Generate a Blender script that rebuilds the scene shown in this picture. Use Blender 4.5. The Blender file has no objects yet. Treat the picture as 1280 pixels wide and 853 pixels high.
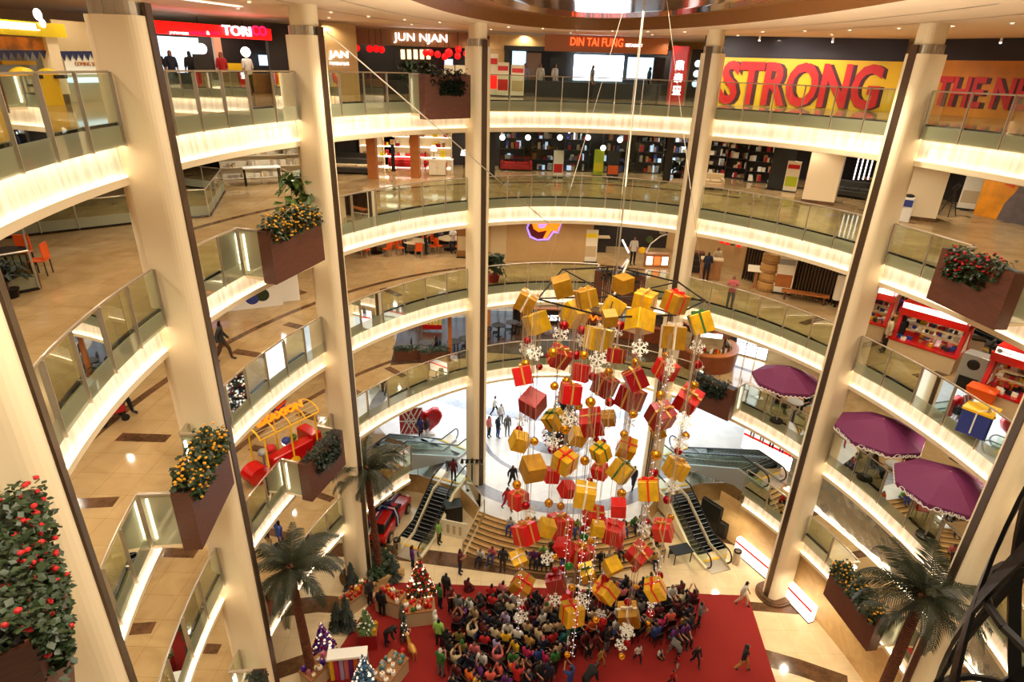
import bpy, bmesh, math, random
from math import sin, cos, pi, radians, atan2, hypot, sqrt, degrees
from mathutils import Vector, Matrix
random.seed(7)
SC = bpy.context.scene
COL = SC.collection
# ---------------------------------------------------------------- camera
F_PX, PITCH, ROLL, EYE = 757.71, 0.424, 0.0309, 23.6
cp_, sp_, cr_, sr_ = cos(PITCH), sin(PITCH), cos(ROLL), sin(ROLL)
R0, U0, F0 = Vector((1, 0, 0)), Vector((0, sp_, cp_)), Vector((0, cp_, -sp_))
RV, UV = R0 * cr_ + U0 * sr_, U0 * cr_ - R0 * sr_
cam = bpy.data.cameras.new('camera')
cam.sensor_width = 36.0
cam.lens = 36.0 * F_PX / 1280.0
cam.clip_start, cam.clip_end = 0.05, 300
co = bpy.data.objects.new('camera', cam)
COL.objects.link(co)
M = Matrix.Identity(4)
for i in range(3):
    M[i][0], M[i][1], M[i][2], M[i][3] = RV[i], UV[i], -F0[i], (0, 0, EYE)[i]
co.matrix_world = M
SC.camera = co

def ray(px, py):
    return F0 + RV * ((px - 640) / F_PX) - UV * ((py - 426.5) / F_PX)

def at(px, py, z):
    """where the sight line through a pixel of the photograph meets height z"""
    r = ray(px, py)
    t = (z - EYE) / r.z
    return Vector((r.x * t, r.y * t, z))

def atd(px, py, d):
    """the point of that sight line at horizontal distance d"""
    r = ray(px, py)
    t = d / hypot(r.x, r.y)
    return Vector((r.x * t, r.y * t, EYE + r.z * t))

def aty(px, py, y):
    r = ray(px, py)
    t = y / r.y
    return Vector((r.x * t, y, EYE + r.z * t))
# ---------------------------------------------------------------- plan
CX, CY, EA, EB = 3.077, 15.227, 12.08, 15.745
ZF = {5: 22.17, 4: 17.67, 3: 13.17, 2: 8.67, 1: 4.17}
ZW, ZG = 1.3, 0.0
SG = 0.958

def EL(deg, off=0.0, z=0.0):
    a = radians(deg)
    n = Vector((cos(a) / EA, sin(a) / EB, 0)).normalized()
    return Vector((CX + EA * cos(a) + n.x * off, CY + EB * sin(a) + n.y * off, z))

def NRM(deg):
    a = radians(deg)
    return Vector((cos(a) / EA, sin(a) / EB, 0)).normalized()

def PHI(p):
    return degrees(atan2((p[1] - CY) / EB, (p[0] - CX) / EA))
def col_phi(az, right, guess):
    """edge angle at which the inner strip of a column shows its outer corner at the measured bearing"""
    best = None
    for i in range(-300, 301):
        d = guess + i * .03
        p, n = EL(d, -.85), NRM(d); t = Vector((-n.y, n.x, 0)) * .13
        v = [degrees(atan2((p + s * t).x, (p + s * t).y)) for s in (-1, 1)]
        e = abs((max(v) if right else min(v)) - az)
        if best is None or e < best[0]: best = (e, d)
    return round(best[1], 2)
COLS = [col_phi(*q) for q in ((-42.39, 1, 204.7), (-28.5, 1, 175.3), (-16.34, 1, 146.6), (-2.86, 1, 112.2), (15.34, 0, 65.4), (29.88, 0, 31.1), (43.85, 0, 2.0))]
ORD = ['first', 'second', 'third', 'fourth', 'fifth', 'sixth', 'seventh', 'eighth', 'ninth', 'tenth']
def ordn(i):
    if i < 10: return ORD[i]
    n = i + 1
    return '%d%s' % (n, 'th' if 10 <= n % 100 <= 20 else {1: 'st', 2: 'nd', 3: 'rd'}.get(n % 10, 'th'))
# ---------------------------------------------------------------- materials
MATS = {}
def lin(c):
    return tuple((x / 12.92 if x <= 0.04045 else ((x + 0.055) / 1.055) ** 2.4) for x in c)

def mat(name, c=(0.8, 0.8, 0.8), rough=0.5, metal=0.0, emit=0.0, ecol=None, noise=0.0, nscale=8.0, spec=0.5, bump=0.0, alpha=None, objcol=False, trans=0.0, stretch=None, coat=0.0):
    if name in MATS: return MATS[name]
    m = bpy.data.materials.new(name)
    m.use_nodes = True
    nt = m.node_tree
    b = nt.nodes['Principled BSDF']
    c4 = (*lin(c), 1)
    b.inputs['Base Color'].default_value = c4
    b.inputs['Roughness'].default_value = rough
    b.inputs['Metallic'].default_value = metal
    b.inputs['Specular IOR Level'].default_value = spec
    if coat: b.inputs['Coat Weight'].default_value = coat
    if trans: b.inputs['Transmission Weight'].default_value = trans
    if emit:
        b.inputs['Emission Color'].default_value = (*lin(ecol or c), 1)
        b.inputs['Emission Strength'].default_value = emit
    if alpha is not None: b.inputs['Alpha'].default_value = alpha
    src = None
    if objcol:
        oi = nt.nodes.new('ShaderNodeObjectInfo')
        src = oi.outputs['Color']
        nt.links.new(src, b.inputs['Base Color'])
    if noise or bump:
        tc = nt.nodes.new('ShaderNodeTexCoord')
        mp = nt.nodes.new('ShaderNodeMapping')
        nt.links.new(tc.outputs['Object'], mp.inputs['Vector'])
        if stretch: mp.inputs['Scale'].default_value = stretch
        nz = nt.nodes.new('ShaderNodeTexNoise')
        nz.inputs['Scale'].default_value = nscale
        nz.inputs['Detail'].default_value = 4
        nt.links.new(mp.outputs['Vector'], nz.inputs['Vector'])
        if noise:
            mx = nt.nodes.new('ShaderNodeMix')
            mx.data_type = 'RGBA'
            mx.blend_type = 'MULTIPLY'
            mr = nt.nodes.new('ShaderNodeMapRange')
            mr.inputs['From Min'].default_value, mr.inputs['From Max'].default_value = 0.3, 0.7
            mr.inputs['To Min'].default_value, mr.inputs['To Max'].default_value = 1 - noise, 1 + noise * .3
            nt.links.new(nz.outputs['Fac'], mr.inputs['Value'])
            mx.inputs['Factor'].default_value = 1
            if src: nt.links.new(src, mx.inputs['A'])
            else: mx.inputs['A'].default_value = c4
            nt.links.new(mr.outputs['Result'], mx.inputs['B'])
            nt.links.new(mx.outputs['Result'], b.inputs['Base Color'])
        if bump:
            bp = nt.nodes.new('ShaderNodeBump')
            bp.inputs['Strength'].default_value = bump
            bp.inputs['Distance'].default_value = 0.02
            nt.links.new(nz.outputs['Fac'], bp.inputs['Height'])
            nt.links.new(bp.outputs['Normal'], b.inputs['Normal'])
    MATS[name] = m
    return m

def marble(name, c1, c2, rough, tile=0.0, vein=1.0, joint=(0.5, 0.4, 0.28)):
    m = bpy.data.materials.new(name)
    m.use_nodes = True
    nt = m.node_tree
    N, L = nt.nodes.new, nt.links.new
    b = nt.nodes['Principled BSDF']
    tc = N('ShaderNodeTexCoord')
    n1, n2 = N('ShaderNodeTexNoise'), N('ShaderNodeTexNoise')
    n1.inputs['Scale'].default_value, n1.inputs['Detail'].default_value, n1.inputs['Distortion'].default_value = 0.9 * vein, 6, 1.2
    n2.inputs['Scale'].default_value, n2.inputs['Detail'].default_value = 0.16 * vein, 2
    L(tc.outputs['Object'], n1.inputs['Vector']); L(tc.outputs['Object'], n2.inputs['Vector'])
    rp = N('ShaderNodeValToRGB')
    rp.color_ramp.elements[0].position, rp.color_ramp.elements[1].position = 0.3, 0.72
    rp.color_ramp.elements[0].color, rp.color_ramp.elements[1].color = (*lin(c2), 1), (*lin(c1), 1)
    ad = N('ShaderNodeMath'); ad.operation = 'MULTIPLY_ADD'
    ad.inputs[1].default_value = .5
    L(n1.outputs['Fac'], ad.inputs[0])
    hf = N('ShaderNodeMath'); hf.operation = 'MULTIPLY'; hf.inputs[1].default_value = .5
    L(n2.outputs['Fac'], hf.inputs[0]); L(hf.outputs[0], ad.inputs[2])
    L(ad.outputs[0], rp.inputs['Fac'])
    out = rp.outputs['Color']
    if tile:
        br = N('ShaderNodeTexBrick')
        br.offset = 0
        br.inputs['Scale'].default_value = 1
        br.inputs['Brick Width'].default_value = tile
        br.inputs['Row Height'].default_value = tile
        br.inputs['Mortar Size'].default_value = 0.006
        br.inputs['Color1'].default_value = (1, 1, 1, 1)
        br.inputs['Color2'].default_value = (.9, .9, .9, 1)
        br.inputs['Mortar'].default_value = (*joint, 1)
        L(tc.outputs['Object'], br.inputs['Vector'])
        mx = N('ShaderNodeMix'); mx.data_type = 'RGBA'; mx.blend_type = 'MULTIPLY'
        mx.inputs['Factor'].default_value = .7
        L(out, mx.inputs['A']); L(br.outputs['Color'], mx.inputs['B'])
        out = mx.outputs['Result']
    L(out, b.inputs['Base Color'])
    b.inputs['Roughness'].default_value = rough
    MATS[name] = m
    return m

def glass(name, tint, refl=0.06, rough=0.02, body=None, bodyfac=0.0):
    """a thin pane: clear with a sheen, more of it at grazing angles; body adds a frosted share"""
    m = bpy.data.materials.new(name)
    m.use_nodes = True
    nt = m.node_tree
    N, L = nt.nodes.new, nt.links.new
    nt.nodes.remove(nt.nodes['Principled BSDF'])
    t = N('ShaderNodeBsdfTransparent'); t.inputs['Color'].default_value = (*lin(tint), 1)
    g = N('ShaderNodeBsdfGlossy'); g.inputs['Roughness'].default_value = rough
    g.inputs['Color'].default_value = (.9, .95, .92, 1)
    fr = N('ShaderNodeFresnel'); fr.inputs['IOR'].default_value = 1.45
    mx = N('ShaderNodeMixShader')
    L(fr.outputs[0], mx.inputs[0]); L(t.outputs[0], mx.inputs[1]); L(g.outputs[0], mx.inputs[2])
    out = mx.outputs[0]
    if body:
        d = N('ShaderNodeBsdfDiffuse'); d.inputs['Color'].default_value = (*lin(body), 1)
        tl = N('ShaderNodeBsdfTranslucent'); tl.inputs['Color'].default_value = (*lin(body), 1)
        ad = N('ShaderNodeMixShader'); ad.inputs[0].default_value = .5
        L(d.outputs[0], ad.inputs[1]); L(tl.outputs[0], ad.inputs[2])
        m2 = N('ShaderNodeMixShader'); m2.inputs[0].default_value = bodyfac
        L(out, m2.inputs[1]); L(ad.outputs[0], m2.inputs[2])
        out = m2.outputs[0]
    L(out, nt.nodes['Material Output'].inputs['Surface'])
    MATS[name] = m
    return m

marble('beige_marble', (0.74, 0.63, 0.45), (0.57, 0.45, 0.29), 0.07, 0.9)
marble('ground_marble', (0.94, 0.86, 0.70), (0.82, 0.71, 0.54), 0.12, 1.2)
marble('white_marble', (0.9, 0.89, 0.86), (0.76, 0.76, 0.76), 0.15, 1.2, joint=(.8, .8, .8))
marble('brown_granite', (0.46, 0.33, 0.22), (0.24, 0.16, 0.10), 0.12, 0, 5)
marble('grey_granite', (0.6, 0.6, 0.62), (0.42, 0.42, 0.45), 0.16, 0, 4)
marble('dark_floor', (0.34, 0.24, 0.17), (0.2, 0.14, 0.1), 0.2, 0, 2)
marble('sandstone', (0.86, 0.72, 0.48), (0.68, 0.52, 0.32), 0.35, 0, 1.6)
mat('cream_paint', (0.93, 0.86, 0.72), 0.45)
mat('ceiling_paint', (0.92, 0.83, 0.72), 0.6)
mat('soffit_brown', (0.55, 0.37, 0.20), 0.3)
mat('bronze_gloss', (0.66, 0.45, 0.24), 0.12, 0.8, noise=.35, nscale=.5)
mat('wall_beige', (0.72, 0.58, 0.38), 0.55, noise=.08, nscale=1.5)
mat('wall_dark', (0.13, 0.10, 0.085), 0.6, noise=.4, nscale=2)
mat('fascia_fabric', (0.95, 0.90, 0.82), 0.7)
mat('led_warm', (1, 0.95, 0.86), emit=13)
mat('led_white', (1, 0.93, 0.82), emit=9)
mat('steel', (0.74, 0.70, 0.63), 0.36, .75)
mat('dark_steel', (0.16, 0.13, 0.11), 0.3, 0.8)
mat('mirror_bronze', (0.40, 0.33, 0.27), 0.34, 0.9)
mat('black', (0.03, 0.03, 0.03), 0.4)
mat('black_steel', (0.035, 0.03, 0.03), 0.35, 0.3)
mat('wood_brown', (0.36, 0.19, 0.12), 0.5, noise=.35, nscale=3, stretch=(1, 1, 14))
mat('wood_light', (0.62, 0.42, 0.24), 0.5, noise=.3, nscale=3, stretch=(8, 1, 1))
mat('orange_wood', (0.68, 0.40, 0.18), 0.45, noise=.2, nscale=3)
mat('leaf', (0.13, 0.21, 0.07), 0.5, noise=.55, nscale=5)
mat('leaf_light', (0.30, 0.40, 0.14), 0.5, noise=.4, nscale=5)
mat('leaf_dark', (0.07, 0.13, 0.06), 0.55, noise=.5, nscale=5)
mat('frond', (0.17, 0.19, 0.10), 0.45, noise=.4, nscale=4)
mat('flower_red', (0.72, 0.07, 0.09), 0.5)
mat('flower_yellow', (0.88, 0.62, 0.10), 0.5)
mat('trunk', (0.42, 0.22, 0.12), 0.8, noise=.4, nscale=12)
mat('carpet_red', (0.55, 0.10, 0.07), 0.95, noise=.12, nscale=60)
mat('red_gloss', (0.70, 0.045, 0.04), 0.2, coat=.4)
mat('red_paint', (0.72, 0.06, 0.05), 0.4)
mat('red_cloth', (0.62, 0.07, 0.07), 0.8)
mat('gift_red', (0.80, 0.06, 0.05), 0.3, 0.15, noise=.22, nscale=3, bump=.25)
mat('gift_darkred', (0.58, 0.02, 0.05), 0.28, 0.15, noise=.25, nscale=3, bump=.25)
mat('gift_gold', (0.88, 0.68, 0.09), 0.28, 0.3, noise=.25, nscale=3, bump=.25)
mat('gift_oldgold', (0.70, 0.50, 0.07), 0.3, 0.35, noise=.25, nscale=3, bump=.25)
mat('ribbon_gold', (0.80, 0.60, 0.28), 0.3, 0.3)
mat('ribbon_red', (0.82, 0.10, 0.05), 0.4)
mat('ribbon_white', (0.90, 0.84, 0.74), 0.4)
mat('ribbon_green', (0.13, 0.35, 0.10), 0.4)
mat('bauble_red', (0.62, 0.02, 0.06), 0.12, 0.6)
mat('bauble_gold', (0.85, 0.58, 0.12), 0.12, 0.85)
mat('bauble_green', (0.08, 0.42, 0.12), 0.2, 0.4)
mat('snow_white', (0.95, 0.93, 0.88), 0.5)
mat('bulb', (0.92, 0.86, 1.0), emit=2)
mat('bulb_warm', (1, 0.85, 0.6), emit=2.5)
mat('bulb_soft', (1, 0.9, 0.8), emit=.9)
mat('white', (0.92, 0.91, 0.88), 0.4)
mat('white_lit', (1, 0.97, 0.92), emit=1.6)
mat('sign_white', (1, 0.98, 1.0), emit=2.6)
mat('sign_red', (1, 0.05, 0.04), emit=1.6)
mat('sign_pink', (1, 0.1, 0.35), emit=1.6)
mat('sign_orange', (1, 0.35, 0.15), emit=2.4)
mat('lantern_red', (0.9, 0.03, 0.05), emit=1.2)
mat('lamp_globe', (1, 0.97, 0.9), emit=6)
mat('daylight', (0.86, 0.93, 1.0), emit=6)
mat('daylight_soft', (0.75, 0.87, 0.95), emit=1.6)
mat('yellow_paint', (0.93, 0.72, 0.08), 0.4)
mat('yellow_sign', (0.80, 0.68, 0.05), 0.4, emit=.25)
mat('orange_plastic', (0.85, 0.32, 0.06), 0.4)
mat('purple_canvas', (0.40, 0.11, 0.30), 0.7)
mat('blue_paint', (0.15, 0.22, 0.52), 0.4)
mat('grey_panel', (0.62, 0.62, 0.60), 0.35, 0.4)
mat('cladding', (0.72, 0.70, 0.66), 0.3, 0.7)
mat('escalator_step', (0.09, 0.09, 0.10), 0.4, 0.5)
mat('rubber', (0.03, 0.03, 0.035), 0.5)
mat('sofa_red', (0.66, 0.06, 0.06), 0.6)
mat('sofa_dark', (0.16, 0.15, 0.12), 0.7)
mat('fabric_cream', (0.75, 0.66, 0.50), 0.7)
mat('paper', (0.90, 0.86, 0.76), 0.6)
mat('obj_cloth', objcol=True, rough=.8, noise=.15, nscale=20)
mat('obj_gloss', objcol=True, rough=.35)
mat('skin', (0.66, 0.45, 0.33), 0.55)
mat('eye_dark', (0.05, 0.03, 0.03), 0.4)
mat('lip', (0.55, 0.24, 0.2), 0.5)
glass('clear_glass', (0.86, 0.92, 0.86))
glass('frosted_glass', (0.84, 0.88, 0.82), body=(0.66, 0.67, 0.57), bodyfac=.68)
glass('shop_glass', (0.9, 0.93, 0.94), rough=.01)
# ---------------------------------------------------------------- mesh builder
class MB:
    def __init__(s):
        s.v, s.f, s.m = [], [], []
    def add(s, vs, fs, mi=0):
        o = len(s.v)
        s.v += [tuple(v) for v in vs]
        s.f += [tuple(i + o for i in f) for f in fs]
        s.m += [mi] * len(fs)
        return s
    def box(s, c, d, rz=0, mi=0, mx=None):
        h = [x / 2 for x in d]
        vs = [Vector((sx * h[0], sy * h[1], sz * h[2])) for sz in (-1, 1) for sy in (-1, 1) for sx in (-1, 1)]
        if mx is not None: vs = [mx @ v for v in vs]
        elif rz:
            k, q = cos(rz), sin(rz)
            vs = [Vector((v.x * k - v.y * q, v.x * q + v.y * k, v.z)) for v in vs]
        c = Vector(c)
        return s.add([v + c for v in vs], [(0, 2, 3, 1), (4, 5, 7, 6), (0, 1, 5, 4), (2, 6, 7, 3), (0, 4, 6, 2), (1, 3, 7, 5)], mi)
    def tube(s, p, q, r, seg=6, r2=None, mi=0, cap=True):
        p, q = Vector(p), Vector(q)
        d = (q - p)
        if d.length < 1e-6: return s
        z = d.normalized()
        a = Vector((0, 0, 1)) if abs(z.z) < .9 else Vector((1, 0, 0))
        x = a.cross(z).normalized(); y = z.cross(x)
        r2 = r if r2 is None else r2
        vs = [p + (x * cos(2 * pi * i / seg) + y * sin(2 * pi * i / seg)) * r for i in range(seg)]
        vs += [q + (x * cos(2 * pi * i / seg) + y * sin(2 * pi * i / seg)) * r2 for i in range(seg)]
        fs = [(i, (i + 1) % seg, seg + (i + 1) % seg, seg + i) for i in range(seg)]
        if cap: fs += [tuple(range(seg))[::-1], tuple(range(seg, 2 * seg))]
        return s.add(vs, fs, mi)
    def path(s, pts, r, seg=6, mi=0):
        for a, b in zip(pts, pts[1:]): s.tube(a, b, r, seg, mi=mi)
        return s
    def lathe(s, prof, c=(0, 0, 0), seg=16, mi=0, arc=(0, 2 * pi)):
        c = Vector(c); full = abs(arc[1] - arc[0] - 2 * pi) < 1e-6
        n = seg if full else seg + 1
        vs = [c + Vector((r * cos(arc[0] + (arc[1] - arc[0]) * i / seg), r * sin(arc[0] + (arc[1] - arc[0]) * i / seg), z)) for r, z in prof for i in range(n)]
        fs = []
        for j in range(len(prof) - 1):
            for i in range(seg):
                k = (i + 1) % n
                fs.append((j * n + i, j * n + k, (j + 1) * n + k, (j + 1) * n + i))
        return s.add(vs, fs, mi)
    def ball(s, c, r, seg=12, rings=8, mi=0, sc=(1, 1, 1)):
        prof = [(max(1e-4, sin(pi * i / rings)) , -cos(pi * i / rings)) for i in range(rings + 1)]
        o = len(s.v)
        s.lathe(prof, (0, 0, 0), seg, mi)
        for i in range(o, len(s.v)):
            v = s.v[i]
            s.v[i] = (c[0] + v[0] * r * sc[0], c[1] + v[1] * r * sc[1], c[2] + v[2] * r * sc[2])
        return s
    def prism(s, poly, z0, z1, mi=0):
        n = len(poly)
        vs = [(p[0], p[1], z0) for p in poly] + [(p[0], p[1], z1) for p in poly]
        fs = [tuple(range(n))[::-1], tuple(range(n, 2 * n))] + [(i, (i + 1) % n, n + (i + 1) % n, n + i) for i in range(n)]
        return s.add(vs, fs, mi)
    def extr(s, poly, thick, mx, mi=0):
        """polygon in local xz, thickness along local y, placed by a matrix"""
        n = len(poly)
        vs = [mx @ Vector((p[0], -thick / 2, p[1])) for p in poly] + [mx @ Vector((p[0], thick / 2, p[1])) for p in poly]
        fs = [tuple(range(n)), tuple(range(n, 2 * n))[::-1]] + [((i + 1) % n, i, n + i, n + (i + 1) % n) for i in range(n)]
        return s.add(vs, fs, mi)
    def sweep(s, phis, prof, closed=True, mi=0):
        """profile of (offset from the balcony edge, z) swept along the edge curve"""
        k = len(prof)
        vs = [EL(a, o, z) for a in phis for o, z in prof]
        fs = []
        for i in range(len(phis) - 1):
            for j in range(k if closed else k - 1):
                a, b = i * k + j, i * k + (j + 1) % k
                fs.append((a, b, b + k, a + k))
        if closed:
            fs += [tuple(range(k)), tuple(range((len(phis) - 1) * k, len(phis) * k))[::-1]]
        return s.add(vs, fs, mi)
    def build(s, name, mats, parent=None, loc=None, rot=None, smooth=False, bevel=0):
        me = bpy.data.meshes.new(name)
        me.from_pydata(s.v, [], s.f)
        if not isinstance(mats, (list, tuple)): mats = [mats]
        for m in mats: me.materials.append(MATS[m])
        me.polygons.foreach_set('material_index', s.m)
        bm = bmesh.new(); bm.from_mesh(me)
        bmesh.ops.recalc_face_normals(bm, faces=bm.faces)
        if bevel:
            bmesh.ops.bevel(bm, geom=bm.edges[:], offset=bevel, segments=1, affect='EDGES')
        bm.to_mesh(me); bm.free()
        if smooth: me.polygons.foreach_set('use_smooth', [True] * len(me.polygons))
        me.update()
        o = bpy.data.objects.new(name, me)
        COL.objects.link(o)
        if parent is not None: o.parent = parent
        if loc is not None: o.location = loc
        if rot is not None: o.rotation_euler = rot
        return o

def tag(o, label, cat, group=None, kind=None):
    if label: o['label'] = label
    if cat: o['category'] = cat
    if group: o['group'] = group
    if kind: o['kind'] = kind
    return o

def thing(name, label, cat, loc=(0, 0, 0), rz=0, group=None):
    o = bpy.data.objects.new(name, None)
    o.empty_display_size = .1
    COL.objects.link(o)
    o.location = loc; o.rotation_euler = (0, 0, rz)
    return tag(o, label, cat, group)

def struct(o):
    o['kind'] = 'structure'
    return o

KIDS = {}
def dup(root, loc=None, rz=None, label=None, group=None, parent=None, kids=None):
    r = root.copy(); COL.objects.link(r)
    if parent is not None: r.parent = parent
    if loc is not None: r.location = loc
    if rz is not None: r.rotation_euler = (0, 0, rz)
    if label: r['label'] = label
    if group: r['group'] = group
    for ch in (root.children if kids is None else kids):
        dup(ch, parent=r)
    return r

def text(body, size, m, parent, loc, rot, depth=0.02, align='CENTER', name='lettering', bold=0.0, spacing=1.0):
    cu = bpy.data.curves.new(name, 'FONT')
    cu.body = body; cu.size = size; cu.extrude = depth; cu.offset = bold
    cu.align_x = align; cu.align_y = 'CENTER'; cu.space_character = spacing
    cu.resolution_u = 3
    cu.materials.append(MATS[m])
    t = bpy.data.objects.new(name, cu)
    COL.objects.link(t)
    dg = bpy.context.evaluated_depsgraph_get(); dg.update()
    me = bpy.data.meshes.new_from_object(t.evaluated_get(dg))
    bpy.data.objects.remove(t)
    o = bpy.data.objects.new(name, me)
    COL.objects.link(o)
    if not me.materials: me.materials.append(MATS[m])
    o.parent = parent; o.location = loc; o.rotation_euler = rot
    return o
def arange(a, b, n):
    return [a + (b - a) * i / n for i in range(n + 1)]

def pleated():
    m = bpy.data.materials.new('fascia_panel'); m.use_nodes = True
    nt = m.node_tree; N, L = nt.nodes.new, nt.links.new
    b = nt.nodes['Principled BSDF']; b.inputs['Roughness'].default_value = .75
    tc, sp, at_ = N('ShaderNodeTexCoord'), N('ShaderNodeSeparateXYZ'), N('ShaderNodeMath')
    L(tc.outputs['Object'], sp.inputs[0])
    sx, sy = N('ShaderNodeMath'), N('ShaderNodeMath')
    sx.operation = sy.operation = 'SUBTRACT'; sx.inputs[1].default_value = CX; sy.inputs[1].default_value = CY
    L(sp.outputs[0], sx.inputs[0]); L(sp.outputs[1], sy.inputs[0])
    at_.operation = 'ARCTAN2'; L(sy.outputs[0], at_.inputs[0]); L(sx.outputs[0], at_.inputs[1])
    nz = N('ShaderNodeTexNoise'); nz.noise_dimensions = '1D'; nz.inputs['Scale'].default_value = 55; nz.inputs['Detail'].default_value = 3
    L(at_.outputs[0], nz.inputs['W'])
    rp = N('ShaderNodeValToRGB'); e = rp.color_ramp.elements
    e[0].position, e[1].position = .35, .6
    e[0].color, e[1].color = (*lin((.88, .82, .74)), 1), (*lin((.96, .92, .87)), 1)
    L(nz.outputs['Fac'], rp.inputs['Fac']); L(rp.outputs['Color'], b.inputs['Base Color'])
    bp = N('ShaderNodeBump'); bp.inputs['Strength'].default_value = .5; bp.inputs['Distance'].default_value = .03
    L(nz.outputs['Fac'], bp.inputs['Height']); L(bp.outputs['Normal'], b.inputs['Normal'])
    MATS['fascia_panel'] = m
pleated()
# ================================================================ setting: slabs, walls, ceilings, columns
ZC = 25.3
WALL = {
    5: [(30, -8), (27, 6), (23, 24), (21.6, 29), (18.3, 36), (10.6, 41), (9.4, 41.5), (-3, 41), (-9.3, 40), (-18, 35), (-24, 26), (-27, 6), (-28, -10)],
    4: [(30, -8), (28, 6), (26, 24), (25, 31), (20.5, 38.5), (9.4, 41.5), (-3, 41), (-9.5, 40), (-16.5, 37), (-24, 28), (-27, 6), (-28, -10)],
    3: [(30, -8), (27, 6), (22.5, 24), (19.5, 31.5), (16.2, 30.5), (10.6, 37.5), (8.7, 40), (-3, 38), (-10.5, 38), (-15, 31), (-23, 29), (-27, 6), (-28, -10)],
    2: [(30, -8), (27, 6), (22, 20), (20.5, 26), (16.4, 32.5), (13.6, 34), (8, 39), (-1, 40), (-8, 38.5), (-14, 33), (-22, 26), (-27, 6), (-28, -10)],
    1: [(30, -8), (27, 6), (22, 20), (19, 27), (16.5, 31), (-13, 32), (-22, 24), (-26, 6), (-27, -10)]}

def hit(lv, deg):
    o = Vector((CX, CY)); d = (EL(deg) - Vector((CX, CY, 0))).to_2d()
    best = 60.0
    for a, b in zip(WALL[lv], WALL[lv][1:]):
        a, b = Vector(a), Vector(b)
        e = b - a; den = d.x * e.y - d.y * e.x
        if abs(den) < 1e-9: continue
        w = a - o
        t = (w.x * e.y - w.y * e.x) / den; u = (w.x * d.y - w.y * d.x) / den
        if t > 1 and -1e-6 <= u <= 1 + 1e-6: best = min(best, t)
    return o + d * best
PH0, PH1 = -27.0, 234.0
def wallphis(lv, a=PH0, b=PH1):
    s = set(round(x, 3) for x in arange(a, b, int((b - a) / 3)))
    for p in WALL[lv]:
        q = PHI(p) % 360
        if q > 270: q -= 360
        if a < q < b: s.add(round(q, 3))
    return sorted(s)
SPAN = {5: [(PH0, PH1)], 4: [(PH0, PH1)], 3: [(PH0, PH1)], 2: [(PH0, PH1)], 1: [(PH0, 41.0), (133.0, PH1)]}
LVN = {5: 'top', 4: 'fourth', 3: 'third', 2: 'second', 1: 'first'}
for lv in (5, 4, 3, 2, 1):
    for (a, b) in SPAN[lv]:
        ph = wallphis(lv, a, b)
        fl, ce, wa = MB(), MB(), MB()
        z, zb = ZF[lv], ZF[lv] - 1.4
        inn = [EL(p, .06, 0) for p in ph]; out = [hit(lv, p) for p in ph]
        n = len(ph)
        for k, zz, off in ((fl, z, .06), (ce, zb, .4)):
            inn = [EL(p, off, zz) for p in ph]
            k.add(inn + [(o.x, o.y, zz) for o in out], [(i, i + 1, n + i + 1, n + i) for i in range(n - 1)])
        struct(fl.build('floor_' + LVN[lv], 'beige_marble'))
        struct(ce.build('ceiling_under_' + LVN[lv], 'ceiling_paint'))
        top = ZC if lv == 5 else ZF[lv + 1] - 1.4
        wa.add([(o.x, o.y, z) for o in out] + [(o.x, o.y, top) for o in out], [(i, i + 1, n + i + 1, n + i) for i in range(n - 1)])
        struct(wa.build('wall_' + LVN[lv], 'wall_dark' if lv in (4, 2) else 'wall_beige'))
        # edge build-up: slab edge, fascia, lip, light strips
        pf = arange(a, b, int((b - a) / 2))
        e = MB()
        e.sweep(pf, [(.06, z - .006), (.5, z - .006), (.5, z - 1.395), (.30, z - 1.395), (.30, z - .50), (.10, z - .36), (.08, z - .44), (.06, z - .44)])
        struct(e.build('trim_slab_edge', 'cream_paint'))
        f = MB()
        f.sweep(pf, [(.295, z - .50), (.235, z - 1.16)], closed=False)
        fo = struct(f.build('trim_fascia', 'fascia_panel'if 'fascia_panel' in MATS else 'fascia_fabric'))
        lp = MB()
        lp.sweep(pf, [(.13, z - 1.17), (.34, z - 1.18), (.34, z - 1.36), (.16, z - 1.36)])
        struct(lp.build('trim_lip', 'cream_paint'))
        l1, l2 = MB(), MB()
        l1.sweep(pf, [(.11, z - .425), (.14, z - .40), (.17, z - .425)], closed=True)
        struct(l1.build('trim_light_strip', 'led_warm'))
        l2.sweep(pf, [(.16, z - 1.15), (.21, z - 1.155)], closed=False)
        struct(l2.build('trim_light_strip', 'led_white'))
# dark inlay bands and brown rectangles in the marble
for lv, bands in {4: [((60, 165), 4.2, .32)], 3: [((70, 215), 3.3, .3)], 2: [((120, 225), 3.0, .3), ((-20, 60), 3.4, .3)], 1: [((140, 225), 3.4, .3)]}.items():
    for (a, b), off, w in bands:
        k = MB(); k.sweep(arange(a, b, 50), [(off, ZF[lv] + .004), (off + w, ZF[lv] + .004)], closed=False)
        struct(k.build('floor_inlay', 'brown_granite'))
    k = MB()
    for d in range(-20, 230, 10):
        if 40 < d < 125 or lv == 4: continue
        for o in ((1.2, 4.9) if d % 20 == 0 else (1.2,)):
            k.sweep([d - .7, d + .7], [(o, ZF[lv] + .005), (o + 1.5, ZF[lv] + .005)], closed=False)
    struct(k.build('floor_inlay', 'brown_granite'))
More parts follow.
